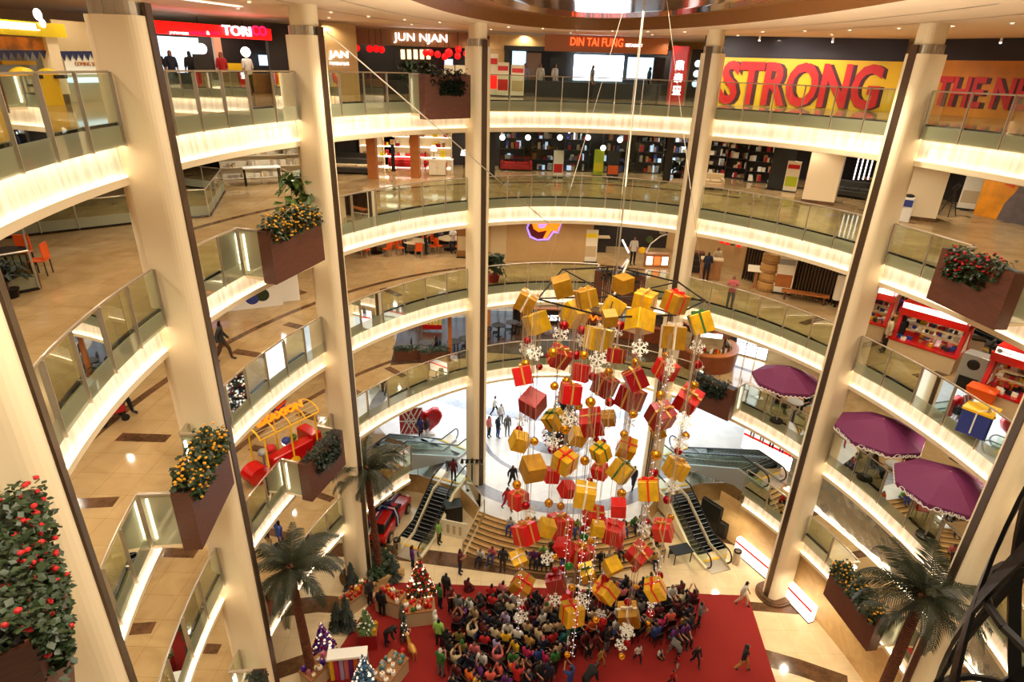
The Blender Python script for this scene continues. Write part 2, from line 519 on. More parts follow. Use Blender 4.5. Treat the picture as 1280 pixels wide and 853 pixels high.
# top ceiling ring with the oval recess
OC, OA, OB = (2.8, 16.5), 6.2, 15.6
ph = arange(PH0, PH1 + 60, 120)
ce = MB(); n = 145
ov = [(OC[0] + OA * cos(2 * pi * i / 144), OC[1] + OB * sin(2 * pi * i / 144)) for i in range(145)]
ou = [(OC[0] + 34 * cos(2 * pi * i / 144), OC[1] + 40 * sin(2 * pi * i / 144)) for i in range(145)]
ce.add([(x, y, ZC) for x, y in ov] + [(x, y, ZC) for x, y in ou], [(i, i + 1, n + i + 1, n + i) for i in range(144)])
struct(ce.build('ceiling', 'ceiling_paint'))
ce = MB()
for s0, z0, s1, z1 in ((1.0, ZC, 1.0, ZC + .45), (1.0, ZC + .45, .72, ZC + .5)):
    a = [(OC[0] + OA * s0 * cos(2 * pi * i / 144), OC[1] + OB * s0 * sin(2 * pi * i / 144), z0) for i in range(145)]
    b = [(OC[0] + OA * s1 * cos(2 * pi * i / 144), OC[1] + OB * s1 * sin(2 * pi * i / 144), z1) for i in range(145)]
    ce.add(a + b, [(i, i + 1, n + i + 1, n + i) for i in range(144)])
struct(ce.build('ceiling_recess', 'soffit_brown'))
ce = MB()
prof = [(.72, ZC + .5), (.70, ZC + .2), (.6, ZC + .28), (.3, ZC + .5), (.001, ZC + .55)]
vs = [(OC[0] + OA * s * cos(2 * pi * i / 96), OC[1] + OB * s * sin(2 * pi * i / 96), z) for s, z in prof for i in range(96)]
ce.add(vs, [(j * 96 + i, j * 96 + (i + 1) % 96, (j + 1) * 96 + (i + 1) % 96, (j + 1) * 96 + i) for j in range(4) for i in range(96)])
struct(ce.build('ceiling_dome', 'bronze_gloss', smooth=True))
for s in (1.16, 1.32):
    k = MB(); pts = [(OC[0] + (OA + 14 * (s - 1)) * cos(pi * i / 60), OC[1] + (OB + 15 * (s - 1)) * sin(pi * i / 60)) for i in range(61)]
    vs = [(x, y, ZC - .006) for x, y in pts] + [(OC[0] + (x - OC[0]) * 1.006, OC[1] + (y - OC[1]) * 1.006, ZC - .006) for x, y in pts]
    k.add(vs, [(i, i + 1, 62 + i, 61 + i) for i in range(60)])
    struct(k.build('ceiling_slot', 'dark_steel'))
# pale cove line on the ceiling above the left shops
k = MB(); k.sweep(arange(150, 215, 30), [(2.6, ZC - .03), (2.9, ZC - .03)], closed=False)
struct(k.build('ceiling_light_strip', 'white_lit'))
# ceiling downlight discs
dl = None
for i, d in enumerate(range(8, 222, 7)):
    for o in (1.0, 3.6):
        if o > 3 and i % 2: continue
        p = EL(d, o, ZC - .012)
        if dl is None:
            r = MB().lathe([(.06, 0), (.06, -.02), (.09, -.02), (.09, .0)], seg=12)
            dl = r.build('ceiling_downlight', 'white')
            struct(dl); dl.location = p
            c = MB().lathe([(.001, -.012), (.06, -.012)], seg=12).build('lamp_disc', 'lamp_globe', dl)
        else:
            dup(dl, p)
# ---------------------------------------------------------------- columns
def rrect(w, d, r, n=4):
    pts = []
    for sx, sy, a0 in ((1, 1, 0), (-1, 1, 90), (-1, -1, 180), (1, -1, 270)):
        for i in range(n + 1):
            a = radians(a0 + 90 * i / n)
            pts.append((sx * (w / 2 - r) + r * cos(a), sy * (d / 2 - r) + r * sin(a)))
    return pts
for i, d in enumerate(COLS):
    n = NRM(d); rz = atan2(n.y, n.x)          # local +x points away from the atrium
    tang = (4.0 if i < 3 else (-4.0 if i > 3 else 0)) * .045
    base = EL(d, -0.2, ZW if i in (3, 4) else ZG)
    root = thing('column', None, None, base, rz)
    struct(root)
    H = 24.67 - base.z; HN = ZC - base.z
    c = MB().prism(rrect(1.28, .84, .3, 6), 0, H - .28).build('shaft', 'cream_paint', root)
    st = MB().prism([(-.68, -.13), (-.6, -.13), (-.6, .13), (-.68, .13)], 0, H - .02).build('strip', 'mirror_bronze', root)
    k = MB().prism(rrect(1.1, .7, .3, 5), H - .28, H)
    for q in range(14):
        a = 2 * pi * q / 14
        k.box((.57 * cos(a), .37 * sin(a), H - .14), (.05, .05, .26))
    k.build('capital', 'steel', root)
    MB().prism(rrect(1.0, .62, .28, 5), H, HN).build('neck', 'cream_paint', root)
    if i not in (3, 4):
        k = MB().prism(rrect(2.0, 1.6, .75, 8), 0.0, .10); k.prism(rrect(1.8, 1.4, .66, 8), .10, .14)
        k.build('base_ring', 'brown_granite', root)
# white square pillars standing back on the fourth floor
for (px, py, lv, w) in ((1023, 252, 4, 1.5), (1146, 272, 4, 1.4)):
    p = at(px, py, ZF[lv])
    r = struct(thing('column_square', None, None, p, radians(-30)))
    MB().box((0, 0, 1.55), (w, w, 3.1)).build('shaft', 'cream_paint', r)
    MB().box((0, 0, .08), (w + .06, w + .06, .16)).build('base', 'brown_granite', r)
# ---------------------------------------------------------------- ground and raised hall
k = MB().add([(-30, -12, 0), (34, -12, 0), (34, 33, 0), (-30, 33, 0)], [(0, 1, 2, 3)])
struct(k.build('floor_ground', 'ground_marble'))
CS = (3.2 * SG, 36.0 * SG)
R0S, R1S = 11.66 * SG, 9.58 * SG
def sc(rad, deg):            # around the stair centre, 0 = towards the atrium
    a = radians(deg)
    return (CS[0] + rad * sin(a), CS[1] - rad * cos(a))
SA = 27.5
arc = [sc(R1S, SA * (i / 12 - 1)) for i in range(25)]
sg = lambda *ps: [(x * SG, y * SG) for x, y in ps]
front = sg((-30, 32.5), (-13, 32.2), (-8.5, 31.2), (-5.6, 30.9), (-4.3, 30.3), (-2.8, 29.7)) + arc + sg((9.2, 29.7), (10.7, 30.3), (12.0, 30.9), (15, 31.2), (34, 32))
k = MB(); n = len(front)
k.add([(x, y, ZW) for x, y in front] + [(x, 66, ZW) for x, y in front], [(i, i + 1, n + i + 1, n + i) for i in range(n - 1)])
struct(k.build('floor_hall', 'white_marble'))
k = MB(); k.add([(x, y, 0) for x, y in front] + [(x, y, ZW) for x, y in front], [(i, i + 1, n + i + 1, n + i) for i in range(n - 1)])
struct(k.build('wall_hall_edge', 'sandstone'))
for r0, r1, m in ((8.0, 7.1, 'grey_granite'), (5.0, 4.7, 'grey_granite'), (2.4, 1.4, 'grey_granite')):
    k = MB(); a = [sc(r0, -75 + 150 * i / 40) for i in range(41)]; b = [sc(r1, -75 + 150 * i / 40) for i in range(41)]
    k.add([(x, y, ZW + .004) for x, y in a + b], [(i, i + 1, 42 + i, 41 + i) for i in range(40)])
    struct(k.build('floor_inlay', m))
k = MB(); a = [(CS[0] + 16 * sin(radians(t)), 52 - 16 * cos(radians(t)), ZW + .004) for t in range(-60, 61, 4)]; b = [(CS[0] + 15 * sin(radians(t)), 52 - 15 * cos(radians(t)), ZW + .004) for t in range(-60, 61, 4)]
n = len(a); k.add(a + b, [(i, i + 1, n + i + 1, n + i) for i in range(n - 1)])
struct(k.build('floor_inlay', 'grey_granite'))
# hall walls: bright glazed entrance
k = MB().add([(-14, 44, ZW), (-14, 31, ZW), (-14, 31, 7.25), (-14, 44, 7.25)], [(0, 1, 2, 3)])
struct(k.build('wall_left', 'white'))
k = MB().add([(20, 46, ZW), (20, 31.5, ZW), (20, 31.5, 7.25), (20, 46, 7.25)], [(0, 1, 2, 3)])
struct(k.build('wall_right', 'white'))
k = MB().add([(-14, 46, ZW), (20, 46, ZW), (20, 46, 7.25), (-14, 46, 7.25)], [(0, 1, 2, 3)])
struct(k.build('wall_far', 'white'))
for i in range(11):
    x = -12.4 + 3.1 * i
    w = struct(thing('window_%d' % (i + 1), None, None, (x, 45.95, ZW)))
    MB().box((0, 0, 2.9), (2.9, .04, 5.6)).build('pane', 'daylight', w)
    k = MB()
    for q in (-1.5, 0, 1.5): k.box((q, -.05, 2.9), (.08, .1, 5.7))
    for zz in (.1, 2.0, 3.9, 5.7): k.box((0, -.05, zz), (3.1, .1, .08))
    k.build('window_frame', 'steel', w)
# brown granite bands in the ground floor, as measured in the photograph
def band(pts, w, m='brown_granite'):
    ps = [at(x, y, .004) for x, y in pts]
    k = MB(); vs = []
    for i, p in enumerate(ps):
        t = (ps[min(i + 1, len(ps) - 1)] - ps[max(i - 1, 0)]).normalized()
        s = Vector((-t.y, t.x, 0)) * w / 2
        vs += [p + s, p - s]
    k.add(vs, [(2 * i, 2 * i + 1, 2 * i + 3, 2 * i + 2) for i in range(len(ps) - 1)])
    return struct(k.build('floor_inlay', m))
band([(400, 687), (475, 689), (540, 697), (640, 710), (720, 722), (790, 735)], 1.0)
band([(893, 667), (925, 676), (962, 692)], 1.1)
band([(925, 757), (1000, 763), (1048, 768)], .55)
band([(955, 822), (1000, 835), (1060, 856)], .9)
band([(345, 762), (400, 755), (432, 757)], 1.0)
band([(345, 840), (380, 828), (415, 815)], .8)
k = MB(); k.add([(p.x, p.y, .012) for p in (at(390, 853, 0) + Vector((-1, -4, 0)), at(480, 728, 0), at(935, 745, 0), at(968, 853, 0) + Vector((-.3, -4, 0)))], [(0, 1, 2, 3)])
tag(k.build('carpet', 'carpet_red'), 'large red carpet spread under the audience on the marble floor', 'carpet')
# right hand wall below the first floor edge, silver tiled wall above it
k = MB(); k.sweep(arange(-27, 47, 36), [(.55, 0), (.55, ZF[1] - 1.4)], closed=False)
struct(k.build('wall_low_right', 'sandstone'))
m = mat('silver_tiles', (0.70, 0.69, 0.65), 0.22, 0.75)
nt = m.node_tree; b = nt.nodes['Principled BSDF']
tc = nt.nodes.new('ShaderNodeTexCoord'); vo = nt.nodes.new('ShaderNodeTexVoronoi'); vo.inputs['Scale'].default_value = 2.2
nt.links.new(tc.outputs['Object'], vo.inputs['Vector'])
bp = nt.nodes.new('ShaderNodeBump'); bp.inputs['Strength'].default_value = .6; bp.inputs['Distance'].default_value = .1
nt.links.new(vo.outputs['Distance'], bp.inputs['Height']); nt.links.new(bp.outputs['Normal'], b.inputs['Normal'])
k = MB(); k.sweep(arange(-27, 37, 40), [(1.9, ZF[1]), (1.9, ZF[2] - 1.4)], closed=False)
struct(k.build('wall_silver', 'silver_tiles'))
k = MB(); k.sweep(arange(-27, 37, 40), [(1.86, ZF[1] + .02), (1.75, ZF[1] + .02)], closed=False)
struct(k.build('trim_light_strip', 'led_white'))
k = MB(); k.sweep([36.6, 37.2], [(.3, ZF[1]), (1.9, ZF[1]), (1.9, ZF[2] - 1.4), (.3, ZF[2] - 1.4)])
# outer shell of the ground storey
for nm, a, b in (('wall_ground_left', (-22, 33), (-22, -12)), ('wall_ground_right', (24, -12), (24, 33))):
    k = MB().add([(a[0], a[1], 0), (b[0], b[1], 0), (b[0], b[1], 2.75), (a[0], a[1], 2.75)], [(0, 1, 2, 3)])
    struct(k.build(nm, 'wall_beige'))
# ================================================================ balcony railings, one per storey and bay
C7 = COLS
BAYS = [(C7[6], -27, 'right of the seventh column'), (C7[5], C7[6], 'between the sixth and seventh columns'), (C7[4], C7[5], 'between the fifth and sixth columns'),
        (C7[3], C7[4], 'between the fourth and fifth columns'), (C7[2], C7[3], 'between the third and fourth columns'),
        (C7[1], C7[2], 'between the second and third columns'), (C7[0], C7[1], 'between the first and second columns'), (234, C7[0], 'left of the first column')]
# planter boxes: storey, start and end angle, plant
PLANT = [(5, 119.5, 129.5, 'dark'), (4, 156.5, 167.5, 'yellow'), (2, 156.5, 166, 'dark'), (3, 184.8, 194.5, 'yellow'), (4, 218.5, 229.0, 'red'),
         (1, 186, 194, 'dark'), (4, 1.5 + 3.2, 14.5, 'redgreen'), (2, 45.5, 55.5, 'dark'), (1, 5.2, 15.5, 'yellow'), (3, 71.5, 83.5, 'dark')]
for lv in (5, 4, 3, 2, 1):
    z = ZF[lv]
    for b1, b0, where in BAYS:
        segs = [[b0, b1]]
        if lv == 1:
            segs = [[max(b0, s0), min(b1, s1)] for s0, s1 in SPAN[1] if min(b1, s1) - max(b0, s0) > 2]
            if not segs: continue
        cuts = [(a, b) for l, a, b, _ in PLANT if l == lv and b0 < (a + b) / 2 < b1]
        for a, b in cuts:
            new = []
            for s in segs:
                if a > s[0] and b < s[1]: new += [[s[0], a], [b, s[1]]]
                else: new.append(s)
            segs = [s for s in new if s[1] - s[0] > 1.2]
        root = thing('glass_railing', 'glass railing with steel posts on the %s floor balcony, %s' % (LVN[lv], where), 'railing',
                     EL((b0 + b1) / 2, 0, z), 0, 'balcony railings')
        o = root.location
        sh = MB()
        for s0, s1 in segs:
            if s0 in COLS: s0 += 1.85
            if s1 in COLS: s1 -= 1.85
            L = sum((EL(a) - EL(b)).length for a, b in zip(arange(s0, s1, 8), arange(s0, s1, 8)[1:]))
            n = max(1, round(L / 1.3))
            nodes = arange(s0, s1, n)
            fine = arange(s0, s1, n * 3)
            MB().path([EL(a, .02, z + 1.1) - o for a in fine], .028, 6).build('handrail', 'steel', root)
            sh.sweep(fine, [(.05, z - .02), (.12, z - .02), (.12, z + .05), (.05, z + .05)])
            for a0, a1 in zip(nodes, nodes[1:]):
                e = (a1 - a0) * .03
                p, q = EL(a0 + e), EL(a1 - e)
                g = MB().add([(p.x, p.y, z - .45), (q.x, q.y, z - .45), (q.x, q.y, z), (p.x, p.y, z)], [(0, 1, 2, 3)], 1)
                g.add([(p.x, p.y, z), (q.x, q.y, z), (q.x, q.y, z + 1.06), (p.x, p.y, z + 1.06)], [(0, 1, 2, 3)], 0)
                go = g.build('glass_panel', ['clear_glass', 'frosted_glass'], root); go.location = -o
            for a in nodes:
                t = NRM(a); rz = atan2(t.y, t.x)
                k = MB().box(EL(a, -.02, z + .32) - o, (.075, .022, 1.56), rz)
                k.box(EL(a, .04, z + .02) - o, (.1, .06, .1), rz)
                k.build('post', 'steel', root)
        sh2 = sh.build('shoe_rail', 'dark_steel', root); sh2.location = -o
# ---------------------------------------------------------------- planters hung on the balcony edge
def leafcloud(boxes, n, size, rnd, droop=.5):
    """leaves as small folded quads scattered over the given boxes (centre, half size)"""
    k = MB()
    for _ in range(n):
        c, h = rnd.choice(boxes)
        p = Vector((c[0] + rnd.uniform(-1, 1) * h[0], c[1] + rnd.uniform(-1, 1) * h[1], c[2] + rnd.uniform(-1, 1) * h[2]))
        a = rnd.uniform(0, 2 * pi); el = rnd.uniform(-.9, .6)
        d = Vector((cos(a) * cos(el), sin(a) * cos(el), sin(el)))
        s = Vector((-sin(a), cos(a), rnd.uniform(-.4, .4))).normalized()
        L = size * rnd.uniform(.7, 1.4); W = L * .42
        k.add([p, p + d * L * .5 + s * W - Vector((0, 0, L * .1)), p + d * L - Vector((0, 0, L * droop * .5)), p + d * L * .5 - s * W - Vector((0, 0, L * .1))], [(0, 1, 2, 3)])
    return k
PWHERE = ['in front of the fourth column on the top floor', 'with yellow flowers left of the third column',
          'below the yellow train kiosk beside the third column', 'with yellow flowers left of the second column', 'with many red flowers left of the first column',
          'low down before the foot of the second column', 'with red and green leaves right of the sixth column', 'with hanging dark ivy right of the fifth column',
          'behind the right hand palm tree', 'behind the hanging gift frame in the middle bay']
for i, (lv, a, b, kind) in enumerate(PLANT):
    z = ZF[lv]; mid = (a + b) / 2
    n = NRM(mid); rz = atan2(-n.y, -n.x) - pi / 2      # local -... +y points into the atrium
    p0, p1 = EL(b, 0, z), EL(a, 0, z)
    W = (p1 - p0).length
    c = (p0 + p1) / 2
    dep = .75 if kind == 'red' else 1.15
    root = thing('planter_box', 'brown wooden balcony planter box %s' % PWHERE[i], 'planter', c, rz, 'balcony planters')
    # local axes: x along the edge, y inward
    MB().box((0, dep - .22, .22), (W, .44, 1.72)).build('wood_box', 'wood_brown', root)
    MB().box((0, dep - .22, 1.06), (W - .1, .36, .06)).build('soil', 'black', root)
    for s in (-1, 1):
        g = MB().add([(s * (W / 2 - .04), .0, -.45), (s * (W / 2 - .04), dep - .44, -.45), (s * (W / 2 - .04), dep - .44, 1.05), (s * (W / 2 - .04), 0, 1.05)], [(0, 1, 2, 3)])
        g.build('side_glass', 'frosted_glass', root)
        MB().box((s * (W / 2 - .04), (dep - .44) / 2, 1.08), (.1, dep - .4, .05)).build('side_rail', 'steel', root)
        MB().box((s * (W / 2 - .1), .12, .3), (.04, .05, 1.2)).build('side_lamp', 'led_white', root)
    MB().box((0, (dep - .44) / 2, -.5), (W - .06, dep - .44, .1)).build('shelf', 'cream_paint', root)
    rnd = random.Random(30 + i)
    big = kind == 'red'
    w2 = W / 2 * (1.0 if big or kind == 'yellow' else .78)
    bx = [((0, dep - .18, 1.16), (w2 - .02, .24, .16)), ((0, dep + .05, .95), (w2 * .95, .1, .24))]
    if kind != 'yellow': bx += [((rnd.uniform(-.6, .6) * w2, dep + .08, .62), (w2 * .3, .09, .26)) for _ in range(4)]
    else: bx += [((0, dep - .3, 1.3), (w2 * .8, .2, .2))]
    if big: bx += [((0, dep + .04, .95), (W / 2, .12, .45)), ((0, dep - .4, 1.2), (W / 2, .4, .2)), ((.2, dep - .2, 1.25), (W / 2 - .1, .3, .2))]
    leafcloud(bx, 5200 if big else 1100, .075 if big else .13, rnd).build('foliage', 'leaf' if kind != 'dark' else 'leaf_dark', root)
    if kind != 'dark':
        f = MB()
        for _ in range(120 if big else 130 if kind == 'yellow' else 70):
            cc, h = rnd.choice(bx)
            q = Vector((cc[0] + rnd.uniform(-1, 1) * h[0], cc[1] + rnd.uniform(-.6, 1.3) * h[1], cc[2] + rnd.uniform(-.8, 1.25) * h[2]))
            f.ball(q, (.035 if big else .05) if kind != 'yellow' else .042, 6, 4, sc=(1, 1, .7))
        f.build('flowers', 'flower_yellow' if kind == 'yellow' else 'flower_red', root)['kind'] = 'stuff'
# ================================================================ the hanging gifts
SD = 18.0
FRAME_Z = 17.05
GIFTS = '''658,377,32,oldgold,white 703,358,32,oldgold,none 671,404,36,gold,none 733,373,32,oldgold,gold 719,393,36,gold,gold 766,385,34,gold,none
779,355,28,oldgold,none 806,377,34,gold,gold 800,402,38,gold,none 748,424,40,gold,white 844,378,34,oldgold,red 876,404,36,gold,green 841,422,40,oldgold,white 762,398,24,oldgold,none
653,470,32,red,gold 699,446,32,darkred,gold 726,466,30,red,none 666,504,37,darkred,none 713,492,34,red,gold 756,482,34,darkred,gold 770,445,25,darkred,gold 794,474,34,darkred,gold
832,462,32,red,gold 788,498,38,darkred,gold 826,520,38,darkred,gold 860,500,38,red,gold 740,528,38,red,gold
693,525,30,gold,green 649,552,28,gold,none 722,546,26,gold,none 761,523,22,oldgold,gold 751,566,27,gold,green 783,560,30,gold,red 666,586,36,oldgold,none 706,577,34,gold,red 776,589,34,gold,green
845,586,32,gold,gold 811,612,34,gold,red 731,619,36,gold,white 822,538,24,oldgold,none 689,594,24,red,none 750,589,24,red,gold 709,612,24,red,none 648,625,28,red,gold 657,667,34,red,gold
699,658,36,red,gold 742,645,30,red,gold 773,635,26,red,none 767,666,33,red,red 705,684,26,red,none 726,694,34,red,gold 829,663,30,red,gold 798,693,34,red,gold 695,730,30,darkred,darkred 707,746,22,red,none
683,660,26,gold,none 747,661,22,gold,none 652,731,32,oldgold,red 649,698,26,gold,white 734,716,26,gold,green 765,708,26,gold,none 757,739,32,gold,red 715,767,34,gold,red 786,769,34,oldgold,white 819,737,30,gold,red'''
TIER = [(436, 'top'), (540, 'second'), (605, 'third'), (652, 'fourth'), (9999, 'bottom')]
def tier(y): return next(t for lim, t in TIER if y < lim)
CNAME = {'gold': 'bright gold', 'oldgold': 'dull gold', 'red': 'bright red', 'darkred': 'dark red'}
rows = [g.split(',') for g in GIFTS.split()]
rows = [(int(a), int(b), int(c), d, e) for a, b, c, d, e in rows]
def gift_box_mesh(m):
    k = MB().box((0, 0, 0), (1, 1, 1))
    return k.build('box', m, bevel=.02)
CORD = MB().tube((0, 0, 0), (0, 0, 1), .006, 4).build('cord', 'steel').data
bpy.data.objects.remove(bpy.data.objects['cord'])
PROTO = {}
def gift_parts(color, rib):
    if (color, rib) in PROTO: return PROTO[(color, rib)]
    out = []
    o = gift_box_mesh('gift_' + color); out.append(('box', o.data)); bpy.data.objects.remove(o)
    if rib != 'none':
        rm = 'gift_darkred' if rib == 'darkred' else 'ribbon_' + rib
        k = MB(); t = .52; w = .05
        k.box((0, 0, t - .01), (w * 2, 1.05, .03)); k.box((0, 0, -t + .01), (w * 2, 1.05, .03)); k.box((0, t - .01, 0), (w * 2, .03, 1.05)); k.box((0, -t + .01, 0), (w * 2, .03, 1.05))
        k.box((0, 0, t - .005), (1.05, w * 2, .03)); k.box((0, 0, -t + .005), (1.05, w * 2, .03)); k.box((t - .01, 0, 0), (.03, w * 2, 1.05)); k.box((-t + .01, 0, 0), (.03, w * 2, 1.05))
        o = k.build('ribbon', rm); out.append(('ribbon', o.data)); bpy.data.objects.remove(o)
        k = MB()
        for s in (-1, 1):
            pts = [(0, 0), (.12, .10), (.27, .13), (.33, .03), (.26, -.06), (.12, -.03)]
            k.extr([(s * x, z + .56) for x, z in pts], .1, Matrix.Identity(4))
        k.ball((0, 0, .56), .07, 8, 6)
        o = k.build('bow', rm); out.append(('bow', o.data)); bpy.data.objects.remove(o)
    PROTO[(color, rib)] = out
    return out
def newobj(name, data, parent=None):
    o = bpy.data.objects.new(name, data); COL.objects.link(o)
    if parent is not None: o.parent = parent
    return o
def hang(root, p, ztop):
    c = newobj('cord', CORD, root)
    c.matrix_parent_inverse = root.matrix_basis.inverted()
    c.location = p; c.scale = (1, 1, max(.05, ztop - p.z))
    return c
placed = []
rnd = random.Random(11)
def counts(items, key):
    """rank from the left among the items that share a key"""
    res = {}
    for i, it in sorted(enumerate(items), key=lambda t: (t[1][0], t[1][1])):
        res.setdefault(key(it), []).append(i)
    return {i: (r, len(v)) for v in res.values() for r, i in enumerate(v)}
gr = counts(rows, lambda g: (tier(g[1]), g[3], g[4]))
for i, (px, py, span, color, rib) in enumerate(rows):
    best = None
    for _ in range(40):
        d = SD + rnd.uniform(-2.3, 2.3)
        p = atd(px, py, d)
        depth = (p - Vector((0, 0, EYE))).dot(F0)
        s = span / 1.42 * depth / F_PX
        gap = min([(p - q).length - .62 * (s + t) for q, t in placed] + [9])
        if best is None or gap > best[0]: best = (gap, p, s)
        if gap > .25: break
    _, p, s = best
    placed.append((p, s))
    r, n = gr[i]
    lab = '%s gift box %s, ' % (CNAME[color], 'without ribbon' if rib == 'none' else 'with %s ribbon' % rib.replace('darkred', 'matching'))
    lab += ('only one in the %s tier' % tier(py)) if n == 1 else ('%s from left in the %s tier' % (ordn(r), tier(py)))
    root = thing('gift_box', lab, 'gift box', p, 0, 'hanging gift boxes')
    root.rotation_euler = (rnd.uniform(-.55, .45), rnd.uniform(-.5, .5), rnd.uniform(-pi, pi))
    root.scale = (s, s, s)
    for nm, data in gift_parts(color, rib): newobj(nm, data, root)
    bpy.context.view_layer.update()
    hang(root, p + Vector((0, 0, .3 * s)), FRAME_Z)
# baubles
BR = '''705,407 727,413 659,426 775,407 674,459 720,444 741,471 762,503 793,445 830,474 872,456 649,537 690,562 705,561 744,550 754,553 660,580 737,601 848,564 817,591 775,567 657,632 706,615 730,661
646,677 773,629 834,625 809,652 653,720 694,713 703,711 653,761 757,723 785,753 793,712 824,720 813,767 754,777 784,804 711,804'''
BG = '''657,455 696,433 691,441 730,444 761,465 708,477 693,483 738,503 723,508 795,453 786,480 833,445 826,494 868,482 791,518 668,552 706,537 731,576 646,606 792,518 780,543 857,545 820,569
686,629 701,633 662,650 729,682 738,677 694,697 777,617 838,647 715,735 795,734 810,780 745,775 777,821 709,819'''
GN = '730,672 711,708'
bl = [(*map(int, q.split(',')), c) for c, s in (('red', BR), ('gold', BG), ('green', GN)) for q in s.split()]
def bauble_data(c):
    a = MB().ball((0, 0, 0), 1, 16, 10).build('ball', 'bauble_' + c, smooth=True)
    b = MB().tube((0, 0, .95), (0, 0, 1.2), .22, 8); b.lathe([(.10, 1.2), (.16, 1.3), (.10, 1.4), (.04, 1.3), (.10, 1.2)], seg=8)
    b = b.build('cap', 'steel')
    r = (a.data, b.data)
    bpy.data.objects.remove(a); bpy.data.objects.remove(b)
    return r
BD = {c: bauble_data(c) for c in ('red', 'gold', 'green')}
br = counts(bl, lambda g: (tier(g[1]), g[2]))
def freed(px, py, rad):
    best = None
    for _ in range(30):
        d = SD + rnd.uniform(-2.6, 2.6)
        p = atd(px, py, d)
        gap = min([(p - q).length - .62 * t - rad for q, t in placed] + [9])
        if best is None or gap > best[0]: best = (gap, p)
        if gap > .15: break
    placed.append((best[1], rad)); return best[1]
for i, (px, py, c) in enumerate(bl):
    p = freed(px, py, .18)
    s = rnd.choice((.13, .145, .16))
    r, n = br[i]
    root = thing('christmas_bauble', 'shiny %s christmas bauble, %s from left among the %s baubles of %s tier' % (c, ordn(r), c, tier(py)), 'bauble', p, 0, 'hanging baubles')
    root.scale = (s, s, s)
    newobj('ball', BD[c][0], root); newobj('cap', BD[c][1], root)
    bpy.context.view_layer.update()
    hang(root, p + Vector((0, 0, 1.3 * s)), FRAME_Z)
# snowflakes
SN = '''701,417 771,413 727,424 657,436 669,441 747,450 760,447 800,435 872,434 838,457 652,525 710,523 691,553 738,557 787,528 855,526 851,553 769,636 805,661 840,608 652,750 652,771 694,750 728,750 759,712
684,698 815,754 783,787 751,768 784,790 777,806 711,808 662,640'''
k = MB()
for a in range(6):
    R = Matrix.Rotation(radians(60 * a), 4, 'Y')
    k.box(R @ Vector((0, 0, .5)), (.13, .07, 1.0), mx=R)
    for h, L in ((.45, .34), (.75, .26)):
        for s in (-1, 1):
            R2 = R @ Matrix.Translation((0, 0, h)) @ Matrix.Rotation(s * radians(55), 4, 'Y')
            k.box(R2 @ Vector((0, 0, L / 2)), (.1, .07, L), mx=R2.to_3x3().to_4x4())
so = k.build('crystal', 'snow_white'); SND = so.data; bpy.data.objects.remove(so)
sl = [tuple(map(int, q.split(','))) for q in SN.split()]
sr = counts(sl, lambda g: tier(g[1]))
for i, (px, py) in enumerate(sl):
    p = freed(px, py, .25); s = rnd.uniform(.24, .3)
    r, n = sr[i]
    root = thing('snowflake_ornament', 'white six armed snowflake ornament, %s from left among snowflakes of the %s tier' % (ordn(r), tier(py)), 'snowflake', p, 0, 'hanging snowflakes')
    root.scale = (s, s, s); root.rotation_euler = (rnd.uniform(-.6, -.2), rnd.uniform(-.5, .5), rnd.uniform(-.8, .8))
    newobj('crystal', SND, root)
    bpy.context.view_layer.update()
    hang(root, p, FRAME_Z)
# strings of small lights
for i, (pts, nm) in enumerate([([(838, 440), (828, 520), (818, 590), (812, 640), (806, 690)], 'rightmost long'), ([(654, 650), (653, 700), (653, 745), (652, 790)], 'leftmost'),
                 ([(733, 640), (728, 680), (722, 730), (716, 770), (711, 820)], 'middle'), ([(748, 640), (742, 690), (735, 740), (729, 765)], 'second short'), ([(826, 690), (820, 735), (814, 770)], 'lower right'), ([(712, 640), (706, 665), (701, 700), (697, 720)], 'short left')]):
    d = SD + (-1.6, -1.2, -1.9, -1.4, -1.5, -1.7)[i]
    ps = [atd(px, py, d) for px, py in pts]
    x, y = ps[0].x, ps[0].y
    z0, z1 = ps[0].z, ps[-1].z
    root = thing('light_string', '%s hanging string of tiny white lights among the gifts' % nm, 'light string', (x, y, z1), 0, 'light strings')
    MB().tube((0, 0, 0), (0, 0, FRAME_Z - z1), .008, 5).build('wire', 'ribbon_white', root)
    b, q = MB(), MB()
    n = int((z0 - z1) / .13)
    for j in range(n):
        a = j * 2.4
        v = Vector((.08 * cos(a), .08 * sin(a), .13 * j))
        b.ball(v, .016, 5, 4)
        q.tube((0, 0, .13 * j), v, .006, 4)
    o = b.build('bulbs', 'bulb', root); o['kind'] = 'stuff'
    o = q.build('tinsel', 'snow_white', root); o['kind'] = 'stuff'
# suspended steel frame
fr = thing('hanging_frame', 'thin steel ring frame carrying the hanging christmas gifts', 'frame', (0, 0, 0))
R = [(672, 374), (703, 337), (770, 334), (848, 353), (881, 376), (845, 394), (760, 397)]
vs = []
hub = atd(769, 358, 18.4); hub.z = FRAME_Z
for px, py in R:
    v = at(px, py, FRAME_Z); vs.append(v)
fr.location = hub
for i, v in enumerate(vs):
    w = vs[(i + 1) % len(vs)]
    MB().tube(v - hub, w - hub, .03, 6).build('rim_rod', 'dark_steel', fr)
    MB().tube((0, 0, .02), v - hub + Vector((0, 0, .02)), .025, 6).build('spoke', 'dark_steel', fr)
MB().lathe([(.001, .1), (.12, .1), (.12, -.1), (.001, -.1)], seg=12).build('hub', 'dark_steel', fr)
MB().tube((0, 0, 0), (0, 0, ZC - hub.z), .02, 6).build('suspension_cable', 'steel', fr)
